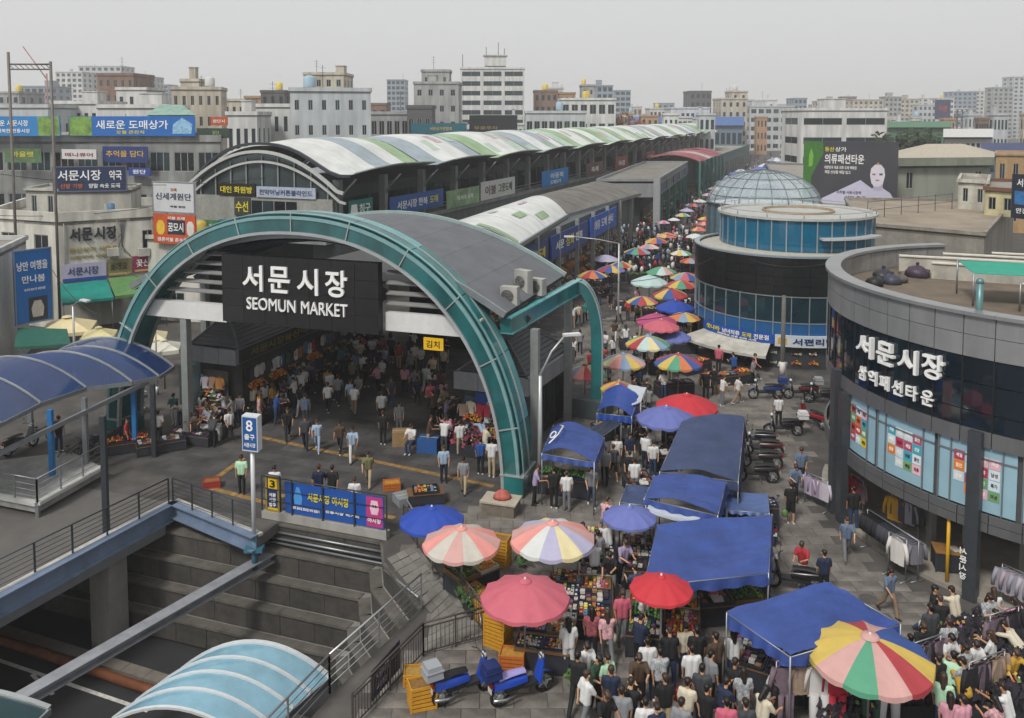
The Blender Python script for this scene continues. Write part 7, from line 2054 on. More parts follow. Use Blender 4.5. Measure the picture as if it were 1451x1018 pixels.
rail('short rail with one pale blouse facing the street', G(1258, 812), G(1283, 825), 1.5, [('top', '#c9c5c0', 1.35)])
rail('rail of grey striped tops at the right frame edge', G(1418, 862), G(1475, 890), 1.5, [('top', '#8f8c98', 1.25), ('top', '#9a8f98', 1.25), ('top', '#8f8c98', 1.25), ('top', '#a59fa8', 1.25), ('top', '#8f8c98', 1.25)], lean=.3)
rail('rail of patterned lilac tops by the round building post', G(1140, 712), G(1172, 726), 1.3, [('top', '#a59aae', 1.2), ('top', '#8a7a8c', 1.2), ('top', '#b5aeb8', 1.2)])
rail('rail with red and mauve coats inside the round building doorway', G(1205, 725), G(1222, 738), 1.6, [('top', '#a8202c', 1.3), ('top', '#8f2436', 1.3), ('top', '#6a5a64', 1.2)])
rail('rail with a mustard jacket deeper in the round building shop', G(1262, 760), G(1300, 776), 1.7, [('top', '#b58a2a', 1.4), ('top', '#4a4650', 1.3), ('top', '#8a8a94', 1.3), ('top', '#3b3d44', 1.2)])
table('wooden side table with papers on the round building step', G(1352, 812) + U * .141, -.25, 1.4, .8, .72, M('#8a6434', .6, var=.25))
p = G(1352, 812) + U * .865
b = MB(); b.box((p.x, p.y, .87), (.3, .4, .012), rz=.2); tag(b.build('paper_sheet', M('#c9c7c0', .6, var=.1), loc=p), 'sheet of paper lying on the wooden side table', 'paper')
# dark heap of flowered clothes at the bottom right
def heap(label, pts, h, n, cols, seed, s0=.16, group=None):
    rnd = random.Random(seed)
    pts = [G(*p) for p in pts]
    root = thing('clothes_display', label, 'clothes display', pts[0], group)
    b = MB(); b.poly([(p.x, p.y) for p in pts], .0, h * .55); b.build('bench', M('#25252a', .8, var=.3, scale=3), root)
    g = MB()
    xs, ys = [p.x for p in pts], [p.y for p in pts]
    c = 0
    while c < n:
        x, y = rnd.uniform(min(xs), max(xs)), rnd.uniform(min(ys), max(ys))
        if not inpoly((x, y), [(p.x, p.y) for p in pts]): continue
        c += 1
        k = rnd.choices(range(len(cols)), [6] * 3 + [.9] * (len(cols) - 3))[0]
        s = s0 * rnd.uniform(.6, 1.4) * (.6 if k > 2 else 1)
        z = h * rnd.uniform(.5, 1.0)
        q = Vector((x, y, z)); nx = Vector((rnd.gauss(0, 1), rnd.gauss(0, 1), rnd.gauss(0, .5))).normalized(); ny = nx.orthogonal().normalized()
        if k > 2: s *= .55; z += .1; q.z = z
        g.add([q - nx * s, q + ny * s, q + nx * s, q - ny * s, q + U * s * .7], [(0, 1, 4), (1, 2, 4), (2, 3, 4), (3, 0, 4)], k)
    g.build('garment_pile', [M(c_, .8, var=.2, scale=8) for c_ in cols], root, kind='stuff')
    return root
DK = ['#17171b', '#222228', '#2a2430', '#b88a4a', '#b05a3a', '#c9c5bf', '#5f7a3a', '#8a5a80', '#c7a83a']
heap('sloping display of dark flowered garments at the bottom right', [(1230, 1030), (1460, 1030), (1460, 945), (1395, 905), (1330, 930), (1290, 965)], 1.0, 2300, DK, 5)
heap('dark heap of mixed clothes left of the flowered display', [(1150, 1050), (1250, 1050), (1290, 975), (1200, 985)], 1.0, 420, DK, 6)
heap('heap of dark clothes along the left kiosk in the hall', [(330, 600), (370, 605), (480, 535), (440, 528)], .8, 500, DK, 8, .14)
heap('heap of bright clothes at the front of the right kiosk', [(625, 640), (690, 655), (690, 630), (635, 615)], .95, 320, ['#6a2a3a', '#8a3a4a', '#2a2a30', '#b8963a', '#c9c5bf', '#b04a6a', '#c7a83a', '#8a2a4a', '#a06a3a'], 9, .13)
heap('green vegetables heaped along the bar fence under the salmon parasol', [(640, 840), (668, 880), (690, 872), (662, 830)], .6, 260, ['#2f4a26', '#3f5a2e', '#25401f', '#c08a2a', '#6a8a3a', '#b0702a', '#4f6a30', '#8a8a3a', '#c7a83a'], 10, .14)
for i, (px, py, lb) in enumerate(((745, 803, 'leafy potted plant below the pale striped parasol'), (820, 985, 'small weed like plant at the stall corner by the scooters'))):
    tree(lb, G(px, py), .9, .4, 60 + i, None, M('#4a6a34', .8, var=.3, island=.3), 120, 'potted_plant', ls=.3)
# ---------------------------------------------------------------- what hangs and lies in the dim shop fronts
def shop_bays(root, a, d, n_, L_, n, z0, z1, seed, dep=.5, garm=True):
    """bays along a wall: shelf boards, goods on them and garments hanging in front"""
    rnd = random.Random(seed)
    d = d.normalized(); az = math.atan2(d.y, d.x)
    w_ = L_ / n
    for i in range(n):
        p = a + d * (w_ * (i + .5)) + n_ * .06
        m = M(rnd.choice(['#6a5a48', '#3d4a5a', '#5a3a3a', '#7a7468', '#2f4a44', '#8a7a5a', '#44403c']), .7, var=.35, scale=3)
        b = MB(); b.hexa([p + d * x + n_ * o + U * z0 for x, o in ((-w_ * .46, .04), (w_ * .46, .04), (w_ * .46, 0), (-w_ * .46, 0))] + [p + d * x + n_ * o + U * z1 for x, o in ((-w_ * .46, .04), (w_ * .46, .04), (w_ * .46, 0), (-w_ * .46, 0))]); b.build('shop_panel', m, root)
        for k in range(2):
            me = GOODS[rnd.choice(['trinkets', 'clothes', 'fruit', 'trinkets'])][0]
            o = bpy.data.objects.new('shelf_goods', me); C.objects.link(o); o.parent = root; o['kind'] = 'stuff'
            o.location = p + n_ * .3 + U * (z0 + (z1 - z0) * (.12 + .38 * k)) - root.location
            o.rotation_euler = (R(35), 0, az); o.scale = (w_ * .8, 1, 1)
        if garm:
            for k in range(max(2, int(w_ / .42))):
                me = GAR['top']
                o = bpy.data.objects.new('hanging_garment', me); C.objects.link(o); o.parent = root
                o.location = p + d * (-w_ * .42 + .42 * k) + n_ * .35 + U * (z1 - .15 - rnd.uniform(0, .2)) - root.location
                o.rotation_euler = (0, 0, az + rnd.uniform(-.2, .2)); o.scale = (.95,) * 3
                o.material_slots[0].link = 'OBJECT'; o.material_slots[0].material = M(rnd.choice(CLO + ['#9a6a3a', '#4a6a8a', '#a05a6a', '#b9b4a0']), .8, var=.1)
shop_bays(kl, K1 + AX * .9 + n_ * -.45, AX, n_, 15, 8, .3, 2.9, 1)
shop_bays(kl, K0 + CX * .7 - AX * -.25 + Vector((0, .2, 0)), CX, -AX, 1.8, 1, .4, 2.7, 2)
shop_bays(kr, R0 + Vector((.5, .15, 0)), (R1 - R0), -AX, 2.6, 2, .5, 2.4, 3)
shop_bays(bk, P(-9.45, 22), AX, CX, 18, 7, .2, 3.0, 4)
shop_bays(sh, RW(-2, -2.55, 0), rd, rn, rl, 12, .2, 3.4, 5)
_f = (F2 - F1); _f.z = 0; _f.normalize()
shop_bays(fb_, Vector((F1.x - 1.7, F1.y + 2, 0)), _f, Vector((_f.y, -_f.x, 0)), (F2 - F1).length, 12, .2, 3.2, 6, garm=False)
for th in range(168, 250, 9):
    a, c = rp_(th, 4.25, 0), rp_(th + 8, 4.25, 0)
    d = (c - a); nn_ = Vector((cos(R(th + 4)), sin(R(th + 4)), 0))
    shop_bays(rb, a, d, nn_, d.length, 1, .2, 2.2, th)
for th in (192, 207, 222, 240, 254, 264):
    a, c = dp(th, DR - .78, 0), dp(th + 9, DR - .78, 0)
    shop_bays(db, a, c - a, Vector((cos(R(th + 4)), sin(R(th + 4)), 0)), (c - a).length, 1, .2, 1.9, th, garm=th < 245)
for i, (a, c) in enumerate((((1290, 1000), (1330, 985)), ((1370, 1030), (1420, 1010)), ((1400, 955), (1440, 940)))):
    rail('rail of dark patterned tops ' + ['left in', 'at the front of', 'at the back of'][i] + ' the bottom right display', G(*a), G(*c), 1.75, [('top', random.choice(['#2a2430', '#1f2024', '#6a5a64', '#3b3d44', '#8f7a6a']), 1.25) for _ in range(5)])
for i, (px, py) in enumerate(((1140, 650), (1080, 790), (1230, 850), (640, 705), (860, 645), (1050, 600))):
    p = G(px, py); r = thing('manhole_cover', ['round iron cover in the side street', 'round iron cover by the largest navy tent', 'round iron cover before the rolling rail', 'round iron cover left of the arch foot', 'round iron cover in the busy aisle', 'round iron cover near the drum awning'][i], 'manhole cover', p, 'iron covers in the paving')
    b = MB(); b.lathe([(.27, .012), (.27, .022), (.01, .022)], 20, p, smooth=False); b.build('cover', M('#55524f', .7, .2, var=.3, scale=8), r)
    b = MB(); b.lathe([(.28, .012), (.28, .026), (.32, .026), (.32, .012)], 20, p, smooth=False); b.build('rim', M('#5d5a56', .8, .2), r)
p0, p1 = G(526, 1000), G(566, 952)
sign('fence_poster', 'dark violet poster tied to the bar fence behind the yellow crates', p0 + Vector((.03, -.06, 0)), p1 + Vector((.03, -.06, 0)), .15, 1.0, M('#2e2a3a', .5, var=.35, scale=4), [('야시장', .15, .55, .5, .25, M('#8a8296', .5)), ('서문', .15, .2, .35, .2, M('#8a8296', .5))], cat='poster', th=.02)
# ---------------------------------------------------------------- people
def rotx(v, a): return Vector((v.x, v.y * cos(a) - v.z * sin(a), v.y * sin(a) + v.z * cos(a)))
def capsule(b, p0, p1, r0, r1, n=10, flat=1.0):
    p0, p1 = Vector(p0), Vector(p1)
    d = (p1 - p0)
    L_ = d.length
    d = d / L_ if L_ > 1e-5 else Vector((0, 0, 1))
    pts, rs = [], []
    for a in (80, 50, 20): pts.append(p0 - d * r0 * sin(R(a))); rs.append(r0 * cos(R(a)))
    for a in (20, 50, 80): pts.append(p1 + d * r1 * sin(R(a))); rs.append(r1 * cos(R(a)))
    b.tube(pts, rs, n)
POSES = {  # thigh swing L R, knee L R, arm flex L R, elbow L R, torso lean, head pitch
 'standing': (3, -3, 3, 3, 4, 2, 12, 10, 2, 8), 'walking': (26, -20, 8, 22, -22, 24, 12, 22, 4, 6), 'striding': (-22, 28, 24, 6, 26, -20, 24, 14, 5, 2),
 'strolling': (15, -12, 6, 14, -8, 12, 14, 26, 3, 12), 'looking down': (2, -4, 4, 4, 28, 22, 62, 58, 8, 32), 'holding something': (4, -6, 5, 6, 20, 30, 88, 95, 3, 20),
 'reaching out': (8, -8, 6, 8, 62, 12, 22, 16, 16, 20), 'bending over': (12, 6, 12, 14, 52, 48, 20, 24, 48, 16), 'sitting': (82, 80, 84, 82, 34, 30, 48, 52, 8, 22)}
PV = {}
def pose_parts(pose):
    tl, tr_, kl_, kr_, al, ar_, el, er, lean, hp = [R(x) for x in POSES[pose]]
    u = Vector((0, -sin(lean), cos(lean)))
    pel = Vector((0, 0, 0))
    ch, nk = pel + u * .34, pel + u * .50
    hd = nk + Vector((0, -sin(lean * .6 + hp * .35), cos(lean * .6 + hp * .35))) * .15
    J = {}
    for s, th, kn in ((1, tl, kl_), (-1, tr_, kr_)):
        hip = pel + Vector((s * .09, 0, -.02))
        k = hip + rotx(Vector((s * .01, 0, -.43)), -th)
        an = k + rotx(Vector((0, 0, -.41)), -th + kn)
        J['leg', s] = (hip, k, an, -th + kn)
    for s, fl, e in ((1, al, el), (-1, ar_, er)):
        sh = pel + u * .455 + Vector((s * .185, 0, 0))
        k = sh + rotx(Vector((s * .055, 0, -.275)), -fl - lean * .5)
        wr = k + rotx(Vector((s * -.01 * (1 + e * 8), 0, -.24)), -fl - e - lean * .5)
        J['arm', s] = (sh, k, wr, rotx(Vector((-s * .02, 0, -1)), -fl - e * 1.1 - lean * .5))
    lo = min(J['leg', s][2].z for s in (1, -1)) - .075
    sh_ = Vector((0, 0, -lo))
    mv = lambda p: p + sh_
    body, shirt, trs, shorts, hairs, hairl, shoe = MB(), MB(), MB(), MB(), MB(), MB(), [MB(), MB()]
    u2 = (hd - nk).normalized()
    f2 = Vector((0, -u2.z, u2.y)) * 1.0          # forward of the face
    f2 = Vector((0, -cos(lean * .6 + hp), -sin(lean * .6 + hp)))
    up2 = Vector((0, -sin(lean * .6 + hp), cos(lean * .6 + hp)))
    H_ = mv(hd) + up2 * .02
    # head: skull, jaw, nose, ears
    capsule(body, H_ + up2 * .035 - f2 * .012, H_ + up2 * .03 + f2 * .006, .088, .086, 12)
    capsule(body, H_ - up2 * .045 + f2 * .03, H_ - up2 * .02 + f2 * .012, .056, .07, 10)
    capsule(body, H_ - up2 * .004 + f2 * .094, H_ - up2 * .02 + f2 * .108, .012, .017, 6)
    for s in (1, -1): capsule(body, H_ + Vector((s * .088, 0, 0)) + up2 * .02, H_ + Vector((s * .09, 0, 0)) - up2 * .02, .016, .013, 6)
    capsule(body, mv(nk) - u * .06, mv(hd) - up2 * .03, .058, .054, 10)
    for x in (-.06, .06): capsule(body, mv(pel) + Vector((x, 0, 0)) + u * .02, mv(pel) + Vector((x * 1.1, 0, 0)) + u * .37, .078, .072, 10)
    for s in (1, -1):
        sh, k, wr, hd_ = J['arm', s]
        capsule(body, mv(sh) - u * .01, mv(k), .038, .037); capsule(body, mv(k), mv(wr), .037, .026)
        capsule(body, mv(wr), mv(wr) + hd_ * .075, .026, .034, 8)
        hip, k2, an, a_ = J['leg', s]
        capsule(body, mv(hip), mv(k2), .08, .052); capsule(body, mv(k2) + Vector((0, .008, 0)), mv(an), .055, .036)
        # clothing shells
        capsule(trs, mv(hip), mv(k2), .096, .076); capsule(trs, mv(k2), mv(an) + Vector((0, 0, .015)), .074, .062)
        capsule(shorts, mv(hip), mv(hip).lerp(mv(k2), .92), .106, .09)
        capsule(shirt, mv(sh) - u * .015, mv(sh).lerp(mv(k), .74), .075, .066)
        fd_ = rotx(Vector((0, -1, 0)), a_ * .35); fd_.z = min(fd_.z, .25)
        an_ = mv(an) - Vector((0, 0, .038))
        capsule(shoe[0 if s > 0 else 1], an_ - fd_ * .05, an_ + fd_ * .13 + Vector((s * .015, 0, -.006)), .043, .036, 8)
    for bb_, r in ((trs, .095), (shorts, .097)): capsule(bb_, mv(pel) + Vector((-.055, 0, .03)), mv(pel) + Vector((.055, 0, .03)), r, r)
    for x in (-.066, .066): capsule(shirt, mv(pel) + Vector((x * 1.02, 0, 0)) + u * .0, mv(pel) + Vector((x * 1.22, 0, 0)) + u * .375, .124, .117)
    capsule(shirt, mv(pel) + u * .435 + Vector((-.13, 0, 0)), mv(pel) + u * .435 + Vector((.13, 0, 0)), .076, .076)
    capsule(shirt, mv(pel) + u * .44, mv(nk) - u * .015, .095, .07)
    capsule(hairs, H_ + up2 * .052 - f2 * .03, H_ + up2 * .05 + f2 * .012, .095, .092, 12); capsule(hairs, H_ + up2 * .01 - f2 * .05, H_ - up2 * .03 - f2 * .045, .076, .058, 10)
    capsule(hairl, H_ + up2 * .052 - f2 * .03, H_ + up2 * .05 + f2 * .012, .097, .094, 12); capsule(hairl, H_ - f2 * .05, H_ - up2 * .22 - f2 * .075, .086, .06, 10)
    for s in (1, -1): capsule(hairl, H_ + Vector((s * .07, 0, 0)), H_ + Vector((s * .075, 0, 0)) - up2 * .16 - f2 * .02, .035, .022, 8)
    extra = MB()
    for s in (1, -1):                     # fingers and thumb, eyes and mouth
        sh, k, wr, hd_ = J['arm', s]
        base = mv(wr) + hd_ * .08
        side = Vector((0, 1, 0)) - hd_ * hd_.y; side.normalize()
        inn = Vector((-s, 0, 0))
        for i, l_ in enumerate((.062, .075, .07, .055)):
            o = side * (-.026 + .0175 * i)
            extra.tube([base + o, base + o + hd_ * l_ * .55 + inn * .006, base + o + hd_ * l_ * .9 + inn * .026], [.0095, .009, .007], 5)
        t0 = mv(wr) + hd_ * .03 - side * .03
        extra.tube([t0, t0 - side * .022 + hd_ * .03 + inn * .008, t0 - side * .02 + hd_ * .055 + inn * .02], [.012, .011, .008], 5)
    eyes = MB()
    for s in (1, -1): eyes.ball(H_ + Vector((s * .032, 0, 0)) + up2 * .012 + f2 * .082, .011, 6, 4)
    mouth = H_ - up2 * .053 + f2 * .083
    eyes.tube([mouth + Vector((-.022, 0, 0)) - f2 * .004, mouth, mouth + Vector((.022, 0, 0)) - f2 * .004], .006, 4)
    return body, shirt, trs, shorts, hairs, hairl, shoe, extra, eyes
TS = bpy.data.scenes.new('baking')
jobs = []
for ps in POSES:
    body, shirt, trs, shorts, hs_, hl_, shoe, extra, eyes = pose_parts(ps)
    for nm, b, vx, rt in (('person', body, .0165, .34), ('shirt', shirt, .026, .42), ('trousers', trs, .026, .42), ('shorts', shorts, .026, .42), ('hair', hs_, .019, .42), ('hair_long', hl_, .019, .42)):
        me = b.mesh(nm)
        o = bpy.data.objects.new(nm, me)
        TS.collection.objects.link(o)
        r = o.modifiers.new('r', 'REMESH'); r.mode = 'VOXEL'; r.voxel_size = vx
        sm = o.modifiers.new('s', 'SMOOTH'); sm.factor = .5; sm.iterations = 2 if nm != 'person' else 1
        dc = o.modifiers.new('d', 'DECIMATE'); dc.ratio = rt
        jobs.append((ps, nm, o, extra, eyes))
    PV[ps] = {}
    for k in (0, 1):
        me = shoe[k].mesh('shoe'); PV[ps]['shoe', k] = me
TS.view_layers[0].update()
dg = TS.view_layers[0].depsgraph
dg.update()
SKIN = [M('#b98a6a', .55, var=.05), M('#c79a78', .55, var=.05), M('#a87858', .55, var=.05)]
EYE = M('#20140f', .4, var=0)
HAIR = [M('#14110f', .5, var=.1), M('#241a14', .5, var=.1), M('#3a2a20', .5, var=.1)]
for ps, nm, o, extra, eyes in jobs:
    me = bpy.data.meshes.new_from_object(o.evaluated_get(dg))
    me.name = nm.split('_')[0]
    if nm == 'person':                    # add the fingers and the face details to the body mesh
        bmx = bmesh.new(); bmx.from_mesh(me)
        for src, mi in ((extra, 0), (eyes, 1)):
            vsx = [bmx.verts.new(v) for v in src.v]
            for f in src.f:
                if len(set(f)) == len(f):
                    try: bmx.faces.new([vsx[i] for i in f]).material_index = mi
                    except ValueError: pass
        bmx.to_mesh(me); bmx.free()
        me.materials.append(SKIN[0]); me.materials.append(EYE)
    else:
        me.materials.append(SKIN[0])
    me.polygons.foreach_set('use_smooth', [True] * len(me.polygons))
    PV[ps][nm] = me
for ps in PV:
    for k in (0, 1): PV[ps]['shoe', k].materials.append(SKIN[0])
bpy.data.scenes.remove(TS)
for ps, nm, o, e, y in jobs:
    old = o.data; bpy.data.objects.remove(o); bpy.data.meshes.remove(old)
SHC = {'white': '#c9c9c8', 'black': '#17181a', 'navy': '#1d2740', 'grey': '#7c7e82', 'pale blue': '#93a6bb', 'brown': '#4a3a2c', 'olive': '#6a6a48', 'pink': '#c08a98', 'red': '#a02c34', 'mint': '#a9cfae', 'cream': '#c4bba6', 'charcoal': '#3a3c40', 'blue': '#234a86', 'slate blue': '#5a6a80', 'mustard': '#b08a30', 'lilac': '#9a8cab', 'rose': '#b8586c', 'teal': '#2f6f6c', 'flowered red': '#8a4a50', 'flowered pink': '#c0959a', 'flowered grey': '#9a9da0', 'dark green': '#26402f'}
BTC = {'black': '#15161a', 'jeans': '#2b3c58', 'grey': '#6c6e72', 'beige': '#a8987c', 'white': '#c0bfbc', 'navy': '#1b2336', 'tan': '#86705a', 'pale blue': '#8fa2bd', 'dark grey': '#3a3c40'}
SHC.update({'striped white': '#c9c9c8', 'striped navy': '#1d2740', 'flowered navy': '#3a4560', 'flowered white': '#c4c0bc'})
SHM = {k: M(v, .8, var=0, wave=9.0) if 'striped' in k else M(v, .8, var=.55 if 'flowered' in k else .08, scale=16 if 'flowered' in k else 4, bump=.25, bscale=14) for k, v in SHC.items()}
BTM = {k: M(v, .8, var=.1, scale=4, bump=.2, bscale=12) for k, v in BTC.items()}
SHO = [M('#c2c2c0', .6, var=.05), M('#1a1a1c', .6, var=.05), M('#5a4a3c', .6, var=.05)]
prnd = random.Random(11)
PLAB = set()
NP = [0]
def person(pos, rz, pose, top, bot, place, hair='short', shorts=False, sc=None, full=True, group=None):
    sc = sc or prnd.uniform(.95, 1.04)
    for _ in range(60):
        lb = 'person in %s top and %s %s, %s%s, %s' % (top, bot, 'shorts' if shorts else ('jeans' if bot == 'jeans' else 'trousers'), pose, ' long hair' if False else '', place)
        lb = lb.replace('jeans jeans', 'jeans')
        if len(lb.split()) > 16: lb = ' '.join(lb.split()[:16])
        if lb not in PLAB: break
        bot = prnd.choice(list(BTC)); top = prnd.choice(list(SHC))
    PLAB.add(lb); NP[0] += 1
    V = PV[pose]
    o = bpy.data.objects.new('person', V['person']); C.objects.link(o)
    o.location = pos; o.rotation_euler = (0, 0, rz); o.scale = (sc, sc, sc)
    sk = prnd.choice(SKIN)
    o.material_slots[0].link = 'OBJECT'; o.material_slots[0].material = sk
    tag(o, lb, 'person', group)
    def ch(nm, me, m):
        c = bpy.data.objects.new(nm, me); C.objects.link(c); c.parent = o
        c.material_slots[0].link = 'OBJECT'; c.material_slots[0].material = m
    ch('shirt', V['shirt'], SHM[top])
    ch('shorts' if shorts else 'trousers', V['shorts' if shorts else 'trousers'], BTM[bot])
    ch('hair', V['hair_long' if hair == 'long' else 'hair'], prnd.choice(HAIR))
    if full:
        sm = prnd.choice(SHO)
        for k in (0, 1): ch('shoe', V['shoe', k], sm)
    return o
PG_ = 'shoppers and sellers near the gate and stalls'
PPOS = []
def pf(px, py, top, bot, pose, face, place, hair='short', shorts=False):   # by the feet
    p = G(px, py); PPOS.append(p); return person(p, R(face), pose, top, bot, place, hair, shorts, group=PG_)
def phd(px, py, top, bot, pose, face, place, hair='short', shorts=False):   # by the head
    hz_ = {'bending over': 1.25, 'sitting': 1.2}.get(pose, 1.58)
    p = G(px, py, hz_); p.z = 0; PPOS.append(p); return person(p, R(face), pose, top, bot, place, hair, shorts, group=PG_)
for a in [
 (343, 700, 'mint', 'black', 'standing', 0, 'left of the station sign pole'), (390, 716, 'white', 'navy', 'strolling', 0, 'behind the yellow number panel'), (452, 716, 'navy', 'black', 'walking', 180, 'behind the blue banner'), (471, 716, 'black', 'jeans', 'striding', 180, 'behind the blue banner'),
 (503, 732, 'white', 'grey', 'strolling', 0, 'at the right half of the blue banner'), (522, 690, 'olive', 'beige', 'walking', 0, 'above the pink banner end'), (500, 654, 'pale blue', 'white', 'striding', 10, 'on the yellow strip'), (482, 642, 'brown', 'black', 'walking', -5, 'on the yellow strip'),
 (450, 640, 'pale blue', 'pale blue', 'walking', 5, 'in the middle of the gate plaza'), (433, 638, 'charcoal', 'navy', 'strolling', 0, 'in the middle of the gate plaza'), (408, 624, 'black', 'black', 'striding', 20, 'on the gate plaza left of centre'), (543, 630, 'black', 'black', 'standing', 180, 'beside the brown carton'),
 (566, 616, 'grey', 'grey', 'standing', 0, 'behind the brown carton'), (541, 600, 'white', 'black', 'walking', 180, 'deep under the name board'), (629, 684, 'pale blue', 'navy', 'standing', 10, 'between the arch foot and toy crate'), (657, 700, 'grey', 'beige', 'strolling', -10, 'left of the right arch foot'),
 (681, 672, 'blue', 'black', 'standing', 180, 'by the right arch foot'), (697, 676, 'white', 'beige', 'standing', 170, 'against the right arch foot'), (652, 645, 'white', 'beige', 'standing', 200, 'at the bright clothes heap'), (584, 640, 'white', 'jeans', 'sitting', -20, 'on the brown carton'),
 (433, 604, 'slate blue', 'dark grey', 'standing', 180, 'in the dim hall'), (465, 584, 'white', 'black', 'walking', 180, 'in the dim hall'), (479, 574, 'grey', 'black', 'walking', 180, 'in the dim hall'), (497, 580, 'pale blue', 'grey', 'walking', 0, 'in the dim hall'), (391, 602, 'blue', 'jeans', 'looking down', 120, 'at the left hall stalls'),
 (325, 625, 'white', 'black', 'strolling', 40, 'beside the white foam box'), (306, 606, 'white', 'grey', 'bending over', -60, 'behind the white foam box'), (225, 628, 'white', 'black', 'looking down', 20, 'between blue column and kiosk stall'), (247, 602, 'teal', 'white', 'holding something', 0, 'at the white hall column'),
 (803, 724, 'white', 'grey', 'standing', 180, 'above the pale striped parasol'), (785, 720, 'black', 'black', 'standing', 180, 'below the marked blue tent'), (758, 716, 'lilac', 'black', 'looking down', 90, 'right of the stone block'), (838, 718, 'grey', 'jeans', 'strolling', 0, 'right of the marked blue tent'),
 (869, 680, 'charcoal', 'black', 'walking', 185, 'on the aisle left of the slate tent', 'short', True), (892, 690, 'black', 'black', 'walking', 175, 'on the aisle left of the slate tent'), (899, 705, 'white', 'grey', 'standing', 180, 'left of the dark slate sheet roof'), (925, 676, 'white', 'jeans', 'standing', 0, 'at the slate tent corner'), (920, 655, 'white', 'grey', 'looking down', 0, 'at the slate tent corner'),
 (1000, 566, 'black', 'black', 'standing', 0, 'right of the bright red parasol'), (918, 592, 'grey', 'black', 'walking', 180, 'left of the bright red parasol'), (1109, 548, 'white', 'white', 'holding something', 180, 'beside the utility pole'), (1103, 604, 'white', 'black', 'standing', 180, 'behind the scooter with white box'),
 (1134, 690, 'slate blue', 'black', 'strolling', -10, 'left of the round building rail'), (1125, 712, 'slate blue', 'navy', 'looking down', 0, 'left of the round building rail'), (1120, 742, 'black', 'black', 'standing', 180, 'alone in the side street', 'short', True), (1199, 792, 'slate blue', 'grey', 'striding', -10, 'near the rolling clothes rail'),
 (1209, 752, 'black', 'jeans', 'standing', 180, 'at the round building doorway'), (1137, 832, 'red', 'white', 'looking down', -40, 'standing over a scooter'), (1167, 848, 'navy', 'black', 'standing', 180, 'behind the lowest navy tent'), (1259, 872, 'slate blue', 'tan', 'walking', 15, 'between lowest navy tent and clothes rail', 'long'), (1320, 902, 'black', 'jeans', 'striding', 70, 'striding past the wooden side table'),
 (180, 640, 'red', 'black', 'standing', 100, 'near the teal arch foot on the left'), (84, 640, 'black', 'jeans', 'standing', 60, 'by the bicycles'), (1040, 540, 'blue', 'black', 'looking down', 200, 'selling under the drum awning'), (1018, 528, 'rose', 'black', 'standing', 150, 'selling under the drum awning'),
 ]: pf(*a)
FG = 'in the crowd below the plain red parasol'
FL = 'in the front crowd by the scooters'
FR = 'beside the bottom right clothes display'
